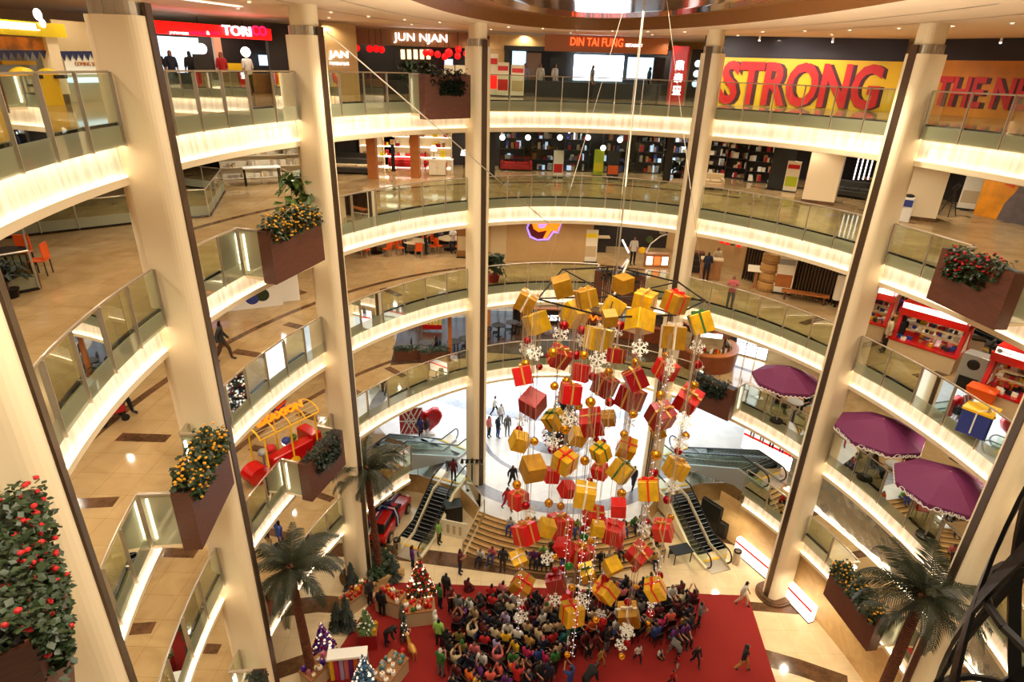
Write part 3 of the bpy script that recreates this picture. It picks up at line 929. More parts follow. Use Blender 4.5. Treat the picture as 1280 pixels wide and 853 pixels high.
for i, v in enumerate(vs[::2]):
    MB().tube(v - hub, (v.x * .2 + hub.x * .8 - hub.x, v.y * .2 + hub.y * .8 - hub.y, ZC - hub.z), .006, 4).build('stay_wire', 'steel', fr)
MB().tube((0, 0, .1), (.35, .1, 1.2), .035, 6).build('lamp_stick', 'snow_white', fr)
# two long stay wires crossing the void
a, b = atd(408, 40, 20), aty(700, 292, 29.6)
tag(MB().tube((0, 0, 0), b - a, .02, 6).build('stay_cable', 'steel', None, a), 'long thin steel cable slanting across the void from the third column', 'cable')
# ================================================================ people
SKIN_SEG = {}
def skeleton(pose):
    J = {}
    def pt(n, *c): J[n] = Vector(c)
    lean = Vector((0, 0, 0))
    sit = pose.startswith('sit') or pose in ('floor',)
    pz = {'sit': .50, 'sit_up': .50, 'sit_step': .30, 'floor': .13}.get(pose, .94)
    if pose == 'bend': pz = .88
    P = Vector((0, 0, pz))
    ang = {'bend': 1.0, 'walk': .06, 'floor': .22, 'sit': .08, 'sit_step': .25}.get(pose, 0.0)     # forward lean of the trunk
    ax = Vector((0, -sin(ang), cos(ang))); fw = Vector((0, -cos(ang), -sin(ang)))
    def tr(x, f, h): return P + Vector((x, 0, 0)) + fw * f + ax * h
    J['pelvis'] = P
    J['waist'] = tr(0, 0, .15); J['chest'] = tr(0, -.01, .36); J['neckb'] = tr(0, -.01, .50)
    J['neck'] = tr(0, .0, .555); J['head'] = tr(0, .02, .64); J['crown'] = tr(0, .0, .725); J['nose'] = tr(0, .115, .632)
    for s, n in ((-1, 'l'), (1, 'r')):
        J['sh' + n] = tr(s * .165, -.01, .44)
        if pose in ('sit', 'sit_step', 'floor'):
            J['el' + n] = tr(s * .22, .08, .2); J['wr' + n] = tr(s * .13, .3, .14); J['pa' + n] = tr(s * .11, .37, .14)
        elif pose in ('sit_up', 'armsup'):
            J['el' + n] = tr(s * .23, .18, .46); J['wr' + n] = tr(s * .1, .26, .68); J['pa' + n] = tr(s * .08, .27, .75)
        elif pose == 'hold':
            J['el' + n] = tr(s * .23, .02, .2); J['wr' + n] = tr(s * .1, .24, .25); J['pa' + n] = tr(s * .05, .29, .28)
        elif pose == 'walk':
            J['el' + n] = tr(s * .215, -.04 + s * .08, .17); J['wr' + n] = tr(s * .22, .06 + s * .16, -.05); J['pa' + n] = tr(s * .22, .08 + s * .18, -.12)
        elif pose == 'bend':
            J['el' + n] = J['sh' + n] + Vector((s * .03, -.02, -.27)); J['wr' + n] = J['el' + n] + Vector((-s * .02, -.08, -.22)); J['pa' + n] = J['wr' + n] + Vector((0, -.02, -.07))
        else:
            J['el' + n] = tr(s * .22, -.02, .17); J['wr' + n] = tr(s * .225, .05, -.07); J['pa' + n] = tr(s * .22, .07, -.14)
        J['hp' + n] = P + Vector((s * .09, 0, -.04))
        if pose in ('sit', 'sit_up'):
            J['kn' + n] = Vector((s * .12, -.43, .48)); J['an' + n] = Vector((s * .12, -.41, .08)); J['to' + n] = Vector((s * .13, -.55, .04))
        elif pose == 'sit_step':
            J['kn' + n] = Vector((s * .13, -.40, .44)); J['an' + n] = Vector((s * .12, -.50, .03)); J['to' + n] = Vector((s * .13, -.64, 0))
        elif pose == 'floor':
            J['kn' + n] = Vector((s * .27, -.30, .16)); J['an' + n] = Vector((-s * .02 + s * .06, -.42 - .05 * s, .06)); J['to' + n] = Vector((-s * .1, -.45 - .05 * s, .05))
        elif pose == 'walk':
            f = s * .22
            J['kn' + n] = Vector((s * .1, -f * .7 - .06, .5)); J['an' + n] = Vector((s * .1, -f * 1.1 + (.06 if s < 0 else -.02), .1 if s > 0 else .14)); J['to' + n] = J['an' + n] + Vector((0, -.15, -.06))
        else:
            J['kn' + n] = Vector((s * .1, -.025, .5)); J['an' + n] = Vector((s * .105, .02, .09)); J['to' + n] = Vector((s * .12, -.14, .035))
    return J
RAD = {'pelvis': .135, 'waist': .115, 'chest': .14, 'neckb': .075, 'neck': .052, 'head': .098, 'crown': .066, 'nose': .018, 'sh': .066, 'el': .045, 'wr': .03, 'pa': .034, 'hp': .09, 'kn': .06, 'an': .04, 'to': .034}
BONES = [('pelvis', 'waist'), ('waist', 'chest'), ('chest', 'neckb'), ('neckb', 'neck'), ('neck', 'head'), ('head', 'crown'), ('head', 'nose')]
for n in 'lr':
    BONES += [('chest', 'sh' + n), ('sh' + n, 'el' + n), ('el' + n, 'wr' + n), ('wr' + n, 'pa' + n), ('pelvis', 'hp' + n), ('hp' + n, 'kn' + n), ('kn' + n, 'an' + n), ('an' + n, 'to' + n)]
REGION = {('pelvis', 'waist'): 'torso', ('waist', 'chest'): 'torso', ('chest', 'neckb'): 'torso', ('neckb', 'neck'): 'neck', ('neck', 'head'): 'head', ('head', 'crown'): 'hair', ('head', 'nose'): 'face'}
for n in 'lr':
    REGION.update({('chest', 'sh' + n): 'torso', ('sh' + n, 'el' + n): 'uarm', ('el' + n, 'wr' + n): 'farm', ('wr' + n, 'pa' + n): 'hand', ('pelvis', 'hp' + n): 'hips', ('hp' + n, 'kn' + n): 'thigh', ('kn' + n, 'an' + n): 'calf', ('an' + n, 'to' + n): 'foot'})
def segdist(p, a, b):
    d = b - a; t = max(0, min(1, (p - a).dot(d) / max(1e-9, d.dot(d))))
    return (p - a - d * t).length, t
def build_pose(pose):
    J = skeleton(pose)
    names = list(J); idx = {n: i for i, n in enumerate(names)}
    vs = [J[n] for n in names]; ed = [(idx[a], idx[b]) for a, b in BONES]
    rad = [RAD.get(n) or RAD[n[:2]] for n in names]
    region = dict(REGION); bones = list(BONES)
    for n, s in (('l', -1), ('r', 1)):
        pa, wr = J['pa' + n], J['wr' + n]
        d = (pa - wr).normalized(); side = d.cross(Vector((0, 0, 1)));
        side = side.normalized() if side.length > .2 else Vector((1, 0, 0))
        if pose in ('stand', 'walk', 'bend'): side = Vector((0, 1, 0))
        curl = d.cross(side)
        if curl.z > 0: curl = -curl
        for q, (o, L) in enumerate(((-.026, .062), (-.009, .075), (.009, .07), (.026, .055))):
            b0 = pa + side * o + d * .012; m1 = b0 + d * L * .55; m2 = m1 + d * L * .45 + curl * .02
            o0 = len(vs); vs += [b0, m1, m2]; rad += [.0105, .0095, .008]; ed += [(idx['pa' + n], o0), (o0, o0 + 1), (o0 + 1, o0 + 2)]
        th = wr + d * .03 - side * .03; o0 = len(vs)
        vs += [th, th + d * .04 - side * .025 + curl * .01]; rad += [.012, .0095]; ed += [(idx['wr' + n], o0), (o0, o0 + 1)]
    me = bpy.data.meshes.new('body'); me.from_pydata(vs, ed, [])
    o = bpy.data.objects.new('body', me); COL.objects.link(o)
    mod = o.modifiers.new('skin', 'SKIN'); mod.use_smooth_shade = True
    sv = me.skin_vertices[0].data
    for i, r in enumerate(rad):
        sv[i].radius = (r, r * (.8 if i < len(names) and names[i] in ('pelvis', 'waist', 'chest') else 1))
        sv[i].use_root = i == 0
    sb = o.modifiers.new('sub', 'SUBSURF'); sb.levels = 1; sb.render_levels = 1
    dg = bpy.context.evaluated_depsgraph_get(); dg.update()
    ev = o.evaluated_get(dg); m2 = bpy.data.meshes.new_from_object(ev)
    bpy.data.objects.remove(o); bpy.data.meshes.remove(me)
    for m in ('skin', 'eye_dark', 'lip'): m2.materials.append(MATS[m])
    m2.update()
    cen = [p.center.copy() for p in m2.polygons]
    reg = []
    hd, cr, nz = J['head'], J['crown'], J['nose']
    up = (cr - hd).normalized(); fwd = (nz - hd); fwd = (fwd - up * fwd.dot(up)).normalized()
    sidev = up.cross(fwd)
    for c in cen:
        best = min(((segdist(c, J[a], J[b])[0] - min(RAD.get(a) or RAD[a[:2]], RAD.get(b) or RAD[b[:2]]) * .8, region[(a, b)]) for a, b in bones), key=lambda t: t[0])[1]
        if best in ('head', 'hair', 'face', 'neck'):
            q = c - hd; f, u = q.dot(fwd), q.dot(up)
            if u > -.13:
                best = 'hair' if (u > .055 or f < .0 and u > -.1 or (f < .05 and u > .0)) else 'head'
        reg.append(best)
    for p, c, r in zip(m2.polygons, cen, reg):
        p.use_smooth = True
    def pick(tgt, k):
        if not len(cen): return
        for i in sorted(range(len(cen)), key=lambda i: (cen[i] - tgt).length)[:k[1]]: m2.polygons[i].material_index = k[0]
    for s in (-1, 1): pick(hd + fwd * .085 + up * .018 + sidev * s * .04, (1, 1))
    pick(hd + fwd * .085 - up * .05, (2, 1))
    # garments: copies of the region faces, pushed outwards
    def garment(name, regs, grow, matn, extra=None):
        bm = bmesh.new(); bm.from_mesh(m2); bm.faces.ensure_lookup_table()
        bm.normal_update()
        kill = [f for f in bm.faces if not (reg[f.index] in regs or (extra and extra(cen[f.index], reg[f.index])))]
        bmesh.ops.delete(bm, geom=kill, context='FACES')
        if name in ('hair', 'headscarf', 'trousers'):            # drop stray islands
            seen, isl = set(), []
            for f in bm.faces:
                if f in seen: continue
                st, comp = [f], []; seen.add(f)
                while st:
                    g0 = st.pop(); comp.append(g0)
                    for e in g0.edges:
                        for h in e.link_faces:
                            if h not in seen: seen.add(h); st.append(h)
                isl.append(comp)
            if isl:
                big = max(len(c) for c in isl)
                bad = [f for c in isl if len(c) < (big if name != 'trousers' else big * .3) for f in c]
                if bad: bmesh.ops.delete(bm, geom=bad, context='FACES')
        for v in bm.verts: v.co += v.normal * grow
        g = bpy.data.meshes.new(name); bm.to_mesh(g); bm.free()
        g.materials.clear(); g.materials.append(MATS[matn])
        for p in g.polygons: p.material_index = 0; p.use_smooth = True
        return g
    knee = lambda c, r: False
    d = {'body': m2,
         'hair': garment('hair', ('hair',), .016, 'obj_gloss'),
         'scarf': garment('headscarf', ('hair', 'neck'), .022, 'obj_cloth'),
         'short': garment('shirt', ('torso', 'uarm', 'hips') if not pose.startswith('sit') and pose != 'floor' else ('torso', 'uarm'), .016, 'obj_cloth'),
         'long': garment('shirt', ('torso', 'uarm', 'farm', 'hips') if not pose.startswith('sit') and pose != 'floor' else ('torso', 'uarm', 'farm'), .016, 'obj_cloth'),
         'trousers': garment('trousers', ('hips', 'thigh', 'calf'), .012, 'obj_cloth'),
         'shorts': garment('shorts', ('hips', 'thigh'), .016, 'obj_cloth'),
         'shoes': garment('shoes', ('foot',), .01, 'obj_gloss'),
         'H': J['head'].z}
    return d
POSES = {p: build_pose(p) for p in ('stand', 'walk', 'hold', 'armsup', 'bend', 'sit', 'sit_up', 'sit_step', 'floor')}
CLR = {'white': (.86, .84, .80), 'cream': (.82, .74, .58), 'beige': (.70, .58, .42), 'yellow': (.88, .68, .08), 'orange': (.85, .38, .08), 'red': (.70, .06, .06), 'dark red': (.36, .04, .06), 'pink': (.82, .42, .42),
       'coral': (.86, .36, .28), 'magenta': (.72, .10, .32), 'purple': (.36, .12, .42), 'lilac': (.66, .60, .74), 'blue': (.16, .24, .50), 'navy': (.06, .08, .18), 'teal': (.06, .36, .34), 'green': (.18, .42, .16),
       'light green': (.56, .74, .34), 'olive': (.42, .36, .12), 'brown': (.30, .19, .12), 'grey': (.42, .41, .40), 'dark grey': (.16, .16, .16), 'black': (.03, .03, .035), 'tan': (.72, .55, .26)}
def person(loc, rz, pose, top, bottom='black', hair='black', scale=1.0, sleeve='short', scarf=None, child=False, label=None, legs='trousers', group=None):
    d = POSES[pose]
    b = newobj('person', d['body'])
    b.location = loc; b.rotation_euler = (0, 0, rz); b.scale = (scale,) * 3
    parts = [('hair', d['hair'], hair)] if not scarf else [('headscarf', d['scarf'], scarf)]
    parts += [('shirt', d[sleeve], top), (legs, d[legs], bottom), ('shoes', d['shoes'], 'black')]
    for nm, data, c in parts:
        o = newobj(nm, data, b)
        v = CLR[c]; o.color = (*[q * .85 for q in lin(v)], 1)
    tag(b, label, 'person', group)
    return b
# ================================================================ staircase and escalators
root = thing('staircase', 'wide curved stone staircase with dark nosings', 'staircase', (CS[0], CS[1], 0))
NS = 9
for i in range(NS - 1):
    ro = R0S - (R0S - R1S) * i / (NS - 1); z1 = ZW * (i + 1) / NS
    a = [(ro * sin(radians(t)), -ro * cos(radians(t))) for t in arange(-SA, SA, 28)]
    b = [((R1S - .02) * sin(radians(t)), -(R1S - .02) * cos(radians(t))) for t in arange(-SA, SA, 28)]
    st = MB().prism(a + b[::-1], ZW * i / NS, z1).build('step', 'sandstone', root)
    c = [((ro - .07) * sin(radians(t)), -(ro - .07) * cos(radians(t))) for t in arange(-SA, SA, 28)]
    MB().prism(a + c[::-1], z1, z1 + .006).build('nosing', 'dark_steel', st)
for s in (-1, 1):
    p = [Vector((r * sin(radians(s * (SA + .4))), -r * cos(radians(s * (SA + .4))), 0)) for r in (R0S + .15, R1S)]
    h = [p[0] + Vector((0, 0, .9)), p[1] + Vector((0, 0, ZW + .95))]
    k = MB().path([p[0] + Vector((0, 0, .0)), h[0], h[1], p[1] + Vector((0, 0, ZW))], .03, 6)
    k.tube((h[0] + h[1]) / 2, (p[0] + p[1]) / 2 + Vector((0, 0, ZW / 2)), .025, 6)
    k.build('handrail', 'steel', root)
    g = MB().add([p[0] + Vector((0, 0, .15)), p[1] + Vector((0, 0, ZW + .15)), h[1] - Vector((0, 0, .08)), h[0] - Vector((0, 0, .08))], [(0, 1, 2, 3)])
    g.build('glass_side', 'clear_glass', root)

def escalator(label, p, q, f0=1.2, f1=1.2, side='cream_paint', nsteps=16):
    p, q = Vector(p), Vector(q)
    d = q - p; H = d.z; L = hypot(d.x, d.y); rz = atan2(d.y, d.x)
    root = thing('escalator', label, 'escalator', p, rz, 'escalators')
    def zt(x): return H * max(0, min(1, (x - f0) / (L - f0 - f1)))
    xs = [-.3, f0, L - f1, L + .5]
    k = MB()
    for s in (-1, 1):
        top = [(x, zt(x) + .14) for x in xs]
        bot = [(x, max(-p.z + .0 if False else -.001, zt(x) - .95) if zt(x) < 1.2 else zt(x) - .95) for x in xs[::-1]]
        k.extr(top + bot, .16, Matrix.Translation((0, s * .66, 0)))
    k.build('truss_side', side, root)
    k = MB()
    lo = [(x, max(-.001, zt(x) - .95)) for x in xs]
    for a, b in zip(lo, lo[1:]):
        k.add([(a[0], -.7, a[1]), (b[0], -.7, b[1]), (b[0], .7, b[1]), (a[0], .7, a[1])], [(0, 1, 2, 3)])
    k.build('underside', 'grey_panel', root)
    for i in range(nsteps):
        x0 = f0 * .6 + (L - f0 * .6 - f1 * .6) * i / nsteps; w = (L - f0 * .6 - f1 * .6) / nsteps
        z = zt(x0 + w / 2)
        st = MB().box((x0 + w / 2, 0, z - .1), (w, 1.1, .2)).build('step', 'escalator_step', root)
        MB().box((x0 + .015, 0, z + .003), (.03, 1.1, .006)).build('step_edge', 'grey_panel', st)
    for s in (-1, 1):
        pts = [(x, zt(x)) for x in (-.15, f0, L - f1, L + .35)]
        g = MB().add([(x, s * .62, z + .14) for x, z in pts] + [(x, s * .62, z + .9) for x, z in pts], [(i, i + 1, 5 + i, 4 + i) for i in range(3)])
        g.build('balustrade_glass', 'clear_glass', root)
        arc0 = [(-.15 - .38 * sin(t), .52 + .42 * cos(t)) for t in arange(pi * .85, 0, 6)]
        arc1 = [(L + .35 + .38 * sin(t), H + .52 + .42 * cos(t)) for t in arange(0, pi * .85, 6)]
        path = arc0 + [(f0, .94), (L - f1, H + .94)] + arc1
        MB().path([(x, s * .62, z) for x, z in path], .042, 6).build('handrail', 'rubber', root)
    for x, z in ((-.2, .0), (L + .3, H)):
        c = MB().box((x, 0, z + .015), (.9, 1.16, .03)).build('landing_plate', 'steel', root)
        MB().box((x + (.42 if x < 0 else -.42), 0, z + .034), (.12, 1.1, .01)).build('comb_plate', 'yellow_paint', c)
    return root
escalator('short escalator left of the stone staircase beside the red car', (-5.15 * SG, 25.8 * SG, 0), (-3.4 * SG, 30.4 * SG, ZW))
escalator('short escalator right of the stone staircase', (11.5 * SG, 25.6 * SG, 0), (9.8 * SG, 30.4 * SG, ZW))
escalator('silver sided escalator rising left from the bright hall to the first floor', (-3.2 * SG, 34.2 * SG, ZW), (-6.9 * SG, 27.9 * SG, ZF[1]), side='grey_panel', nsteps=22)
escalator('silver sided escalator rising right from the bright hall to the first floor', (10.6 * SG, 34.2 * SG, ZW), (14.1 * SG, 27.4 * SG, ZF[1]), side='grey_panel', nsteps=22)
# glass rails along the hall edge
for nm, pts in (('left of the short left escalator', sg((-8.5, 31.2), (-5.6, 30.9), (-4.6, 30.5))), ('between the left escalator and the stairs', sg((-2.5, 29.7), (-1.5, 27.8))),
                ('between the stairs and the right escalator', sg((7.9, 27.8), (9.0, 29.7))), ('right of the short right escalator', sg((11.2, 30.5), (12, 30.9), (15, 31.2)))):
    r = thing('glass_railing', 'low glass railing on the hall edge, %s' % nm, 'railing', (pts[0][0], pts[0][1], ZW))
    o = r.location; V = [Vector((x, y, ZW)) - o for x, y in pts]
    MB().path([v + Vector((0, 0, 1.05)) for v in V], .025).build('handrail', 'steel', r)
    for a, b in zip(V, V[1:]):
        MB().add([a + Vector((0, 0, .05)), b + Vector((0, 0, .05)), b + Vector((0, 0, 1.02)), a + Vector((0, 0, 1.02))], [(0, 1, 2, 3)]).build('glass_panel', 'clear_glass', r)
    for v in V: MB().tube(v, v + Vector((0, 0, 1.05)), .022).build('post', 'steel', r)
# ================================================================ red car under the first floor edge
a, b = at(480, 690, 0), at(515, 632, 0)
c = (a + b) / 2 + Vector((-.75, .2, 0)); rz = atan2((b - a).y, (b - a).x)
car = thing('car', 'small red car wrapped in striped ribbon bow, parked left of the escalator', 'car', c, rz)
body = [(-1.85, .32), (-1.9, .62), (-1.78, .86), (-1.0, .93), (.85, .95), (1.55, .86), (1.85, .68), (1.88, .34)]
MB().extr(body, 1.62, Matrix.Identity(4)).build('body', 'red_gloss', car, bevel=.06)
cab = [(-1.72, .9), (-1.5, 1.36), (.25, 1.38), (.82, .94)]
MB().extr(cab, 1.36, Matrix.Identity(4)).build('cabin_glass', 'black', car, bevel=.04)
MB().box((-.62, 0, 1.39), (1.75, 1.3, .06)).build('roof', 'red_gloss', car, bevel=.02)
for y in (-.69, .69):
    for x0, x1 in ((-1.62, -1.5), (-.4, -.32), (.35, .8)):
        pass
for x in (-1.2, 1.22):
    for y in (-.76, .76):
        w = MB().tube((x, y - .11, .31), (x, y + .11, .31), .31, 20).build('wheel', 'rubber', car)
        MB().tube((x, y - .125, .31), (x, y + .125, .31), .19, 14).build('hub', 'steel', w)
for y in (-.55, .55):
    MB().ball((1.82, y, .68), .13, 10, 8, sc=(.5, 1, 1)).build('headlamp', 'white', car)
MB().box((1.88, 0, .5), (.06, .9, .16)).build('grille', 'black', car)
MB().box((-1.9, 0, .42), (.05, 1.5, .12)).build('bumper', 'black', car)
for nm, dx, m in (('ribbon', 0, 'navy_ribbon'),):
    mat('navy_ribbon', (.10, .13, .30), .5)
    k = MB()
    for y in (-.12, .22): k.path([(-1.9, y, .9), (-1.5, y, 1.42), (.28, y, 1.44), (.86, y, 1.0), (1.6, y, .9), (1.88, y, .7)], .05, 4)
    for x in (-.35, -.05): k.path([(x, -.84, .35), (x, -.82, .95), (x, -.66, 1.42), (x, .66, 1.42), (x, .82, .95), (x, .84, .35)], .05, 4)
    k.build('ribbon', 'navy_ribbon', car)
    k = MB()
    k.path([(-1.9, .05, .9), (-1.5, .05, 1.43), (.28, .05, 1.45), (.86, .05, 1.01), (1.6, .05, .91)], .04, 4)
    k.path([(-.2, -.85, .35), (-.2, -.83, .95), (-.2, -.66, 1.43), (-.2, .66, 1.43), (-.2, .83, .95)], .04, 4)
    k.build('ribbon_stripe', 'white', car)
    k = MB()
    for t in range(6):
        q = t * pi / 3
        k.extr([(0, 0), (.2, .1), (.45, .14), (.5, 0), (.3, -.04)], .12, Matrix.Translation((-.2, .05, 1.46)) @ Matrix.Rotation(q, 4, 'Z'))
    k.build('bow', 'navy_ribbon', car)
# ================================================================ palm trees
def frond_mesh(L, up, droop, rnd):
    k = MB(); n = 16; pts = []
    p = Vector((0, 0, 0)); ang = up
    for i in range(n + 1):
        pts.append(p.copy()); t = i / n
        p = p + Vector((cos(ang), 0, sin(ang))) * L / n; ang -= droop / n * (.5 + t)
    k.path(pts[::2], .012, 4)
    for i in range(1, n + 1):
        for q in (0, .5):
            if i == n and q: continue
            o = pts[i] if q == 0 or i == n else (pts[i] + pts[min(n, i + 1)]) / 2
            d = (pts[i] - pts[i - 1]).normalized(); t = (i + q) / n
            ll = L * .27 * (1 - abs(t - .4) * 1.1)
            for s in (-1, 1):
                v = (d * .75 + Vector((0, s, 0)) * .8 + Vector((0, 0, -.35 - .2 * rnd.random()))).normalized()
                w = d * (L * .010)
                e = o + v * ll
                m = o + v * ll * .5 + Vector((0, 0, .04 * L * .3))
                k.add([o - w, m - w * 1.1, e, m + w * 1.1, o + w], [(0, 1, 2, 3, 4)])
    return k
def palm(label, base, crown, L, r0, seed, planter=None):
    rnd = random.Random(seed)
    root = thing('palm_tree', label, 'palm tree', base, 0, 'palm trees')
    top = crown - base; k = MB(); n = int(top.length / .11)
    prof = []
    for i in range(n + 1):
        t = i / n; c = top * t + Vector((0, 0, 0)); r = r0 * (1.12 - .3 * t)
        if i < n:
            k.tube(c, top * ((i + 1) / n), r * .84, 10, r2=r * 1.06)
    k.build('trunk', 'trunk', root)
    k = MB(); k.ball(top, r0 * 1.3, 8, 6); k.build('crown_heart', 'trunk', root)
    ms = [frond_mesh(L * q, u, dr, rnd) for q, u, dr in ((1, .95, 1.9), (.95, .55, 1.9), (.9, .1, 1.7), (.8, -.35, 1.2), (.85, 1.3, 1.5))]
    datas = []
    for m in ms:
        o = m.build('frond', 'frond'); datas.append(o.data); bpy.data.objects.remove(o)
    for i in range(30):
        o = newobj('frond', datas[(0, 1, 2, 0, 1, 3, 2, 4, 1, 0)[i % 10]], root)
        o.location = top; o.rotation_euler = (rnd.uniform(-.15, .15), rnd.uniform(-.2, .2), i * 2.4 + rnd.uniform(-.2, .2))
        s = rnd.uniform(.85, 1.1); o.scale = (s, s, s)
    return root
b1 = at(474, 712, .3); b1.z = .55
palm('tall palm in the square stone planter at the third column', b1, Vector((b1.x - .25, b1.y + .1, 6.3)), 2.15, .17, 1)
c2 = at(362, 712, 6.2); palm('palm tree in front of the second column beside the pink stall', Vector((c2.x + .25, c2.y, 0)), c2, 2.35, .18, 2)
c3 = at(1152, 748, 8.6); palm('large palm tree in front of the seventh column', Vector((c3.x + .15, c3.y + .2, 0)), c3, 2.4, .19, 3)
r = thing('stone_planter', 'square stone planter full of low grass around the palm', 'planter', (b1.x, b1.y, 0), .7)
k = MB()
for s in (-1, 1): k.box((s * .85, 0, .27), (.14, 1.84, .54)); k.box((0, s * .85, .27), (1.6, .14, .54))
k.build('kerb', 'sandstone', r); MB().box((0, 0, .22), (1.6, 1.6, .44)).build('soil', 'black', r)
leafcloud([((0, 0, .62), (.8, .8, .18))], 700, .22, random.Random(5), .2).build('grass', 'leaf', r)
# ================================================================ stalls, trees and ornaments on the carpet
def conifer(label, p, h, r, leafm='leaf_dark', orn=None, nleaf=900, seed=1, group=None, size=.14, cat='tree', name='christmas_tree', norn=60, osz=.05, pot=True):
    rnd = random.Random(seed)
    root = thing(name, label, cat, p, 0, group)
    MB().tube((0, 0, 0), (0, 0, h * .95), r * .09, 8, r2=.01).build('trunk', 'trunk', root)
    if pot: MB().lathe([(.001, 0), (r * .3, 0), (r * .38, h * .12), (.001, h * .12)], seg=12).build('pot', 'red_paint' if orn else 'trunk', root)
    k = MB()
    for _ in range(nleaf):
        t = rnd.random() ** .7; z = h * (.1 + .9 * (1 - t)); rr = r * t * (.85 + .2 * sin(z * 9)) * rnd.uniform(.55, 1)
        a = rnd.uniform(0, 2 * pi); d = Vector((cos(a), sin(a), -.35)).normalized(); s = Vector((-sin(a), cos(a), 0))
        o = Vector((cos(a) * rr, sin(a) * rr, z)); L = size * rnd.uniform(.7, 1.3)
        k.add([o - d * L * .5, o + s * L * .3, o + d * L * .7 - Vector((0, 0, .03)), o - s * L * .3], [(0, 1, 2, 3)])
    k.build('foliage', leafm, root)
    for j, m in enumerate(orn or []):
        k = MB()
        for _ in range(norn):
            t = rnd.random() ** .7; a = rnd.uniform(0, 2 * pi); z = h * (.1 + .88 * (1 - t)); rr = r * t * 1.0
            k.ball((cos(a) * rr, sin(a) * rr, z), osz * rnd.uniform(.6, 1.2), 6, 5, mi=0)
        o = k.build('ornament_balls', m, root); o['kind'] = 'stuff'
    return root
for i, (px, py, h) in enumerate([(441, 740, 1.9), (435, 787, 2.1), (423, 785, 1.6), (492, 725, 1.5)]):
    conifer(['dark green cone shaped conifer left of the palm planter', 'taller dark conifer at the left edge of the carpet', 'shortest dark conifer at the left edge of the carpet', 'dark conifer behind the red stall right of the palm planter'][i],
            at(px, py, .012), h, .42, seed=i, group='dark conifers', name='potted_conifer')
conifer('red and gold decorated christmas tree before the left escalator', at(526, 748, .012), 2.6, .75, 'leaf', ['bauble_red', 'bauble_gold', 'bulb_soft', 'ribbon_red', 'leaf_dark'], 900, 8, norn=70, osz=.065)
conifer('light green small christmas tree on the red gift stand', at(458, 788, .95), 1.3, .42, 'leaf_light', ['snow_white'], 600, 9, norn=25)
conifer('violet tinsel christmas tree at the left carpet edge', at(407, 822, .012), 2.1, .6, 'purple_tinsel' if mat('purple_tinsel', (.30, .12, .42), .3, .4) else '', ['bulb_soft', 'bauble_red', 'purple_ball' if mat('purple_ball', (.3, .15, .7), .2, .5) else ''], 700, 10, norn=60, osz=.05)
conifer('blue and silver tinsel christmas tree beside the fabric rack', at(457, 862, .012), 2.0, .62, 'blue_tinsel' if mat('blue_tinsel', (.16, .34, .48), .3, .4) else '', ['blue_tinsel', 'bulb_soft', 'silver_ball' if mat('silver_ball', (.7, .78, .85), .15, .8) else ''], 700, 11, norn=70, osz=.055)
conifer('slim tinsel covered tree post beside the golden reindeer', at(506, 802, .012), 2.2, .2, 'leaf_dark', ['bauble_red', 'bulb_soft'], 350, 12, norn=30, osz=.035)
conifer('tall dark christmas tree with white lights standing in the bright hall', at(702, 558, ZW), 5.6, 1.35, 'leaf_dark', ['bulb_soft', 'snow_white', 'bauble_red'], 2600, 13, norn=190, osz=.06, size=.22)
PK = ['gift_red', 'gift_darkred', 'gift_gold', 'snow_white', 'ribbon_green', 'flower_red']
PKN = ['red', 'dark red', 'gold', 'white', 'green', 'crimson']
def stall(label, p, w, d, h, rz, n, seed, mats_=PK, names=PKN, where='stall', ztop=None):
    rnd = random.Random(seed)
    t = thing('display_table', label, 'display table', p, rz, 'sales tables on the carpet')
    MB().box((0, 0, h - .03), (w, d, .06)).build('tabletop', 'wood_light', t)
    MB().box((0, 0, (h - .06) / 2), (w - .06, d - .06, h - .06)).build('panel_body', 'fabric_cream' if seed % 2 else 'red_cloth', t)
    q = Matrix.Rotation(rz, 3, 'Z'); cnt = {}
    pl = []
    for i in range(n):
        for _ in range(30):
            x, y = rnd.uniform(-w / 2 + .1, w / 2 - .1), rnd.uniform(-d / 2 + .1, d / 2 - .1)
            if all(hypot(x - a, y - b) > .17 for a, b in pl): break
        else: continue
        pl.append((x, y))
        j = rnd.randrange(len(mats_)); cnt[j] = cnt.get(j, -1) + 1
        s = rnd.uniform(.08, .13)
        k = thing('ornament_package', '%s %s ornament package laid out on the %s' % (ordn(cnt[j]), names[j], where), 'ornament', p + q @ Vector((x, y, h)), rnd.uniform(0, 3), 'ornaments on the sales tables')
        if rnd.random() < .5: MB().box((0, 0, s), (s * 1.5, s * 1.5, s * 2), 0).build('body', mats_[j], k, bevel=.01)
        else: MB().ball((0, 0, s), s, 10, 7).build('body', mats_[j], k)
        MB().tube((0, 0, s * 1.9), (0, 0, s * 2.4), s * .35, 6).build('topper', 'ribbon_gold', k)
    return t
stall('red ornament stall left of the palm planter', at(446, 757, 0.012), 1.5, .7, .85, .9, 16, 21, where='stall left of the palm')
stall('cream fronted ornament stall in front of the palm', at(489, 762, 0.012), 1.3, .8, .95, -.35, 14, 23, where='cream stall before the palm')
stall('red ornament stall under the red christmas tree', at(524, 775, 0.012), 1.5, .8, .9, .2, 18, 25, where='stall by the red tree')
stall('tall red gift stand carrying a small green tree', at(462, 806, 0.012), .8, .7, .95, .1, 6, 24, where='stand with the small tree')
stall('pink ornament table at the lower left carpet edge', at(399, 848, 0.012), 1.3, .8, .8, 1.0, 12, 27, ['pink_foil' if mat('pink_foil', (.85, .45, .62), .3, .3) else '', 'ribbon_white', 'purple_ball'], ['pink', 'white', 'violet'], 'pink table')
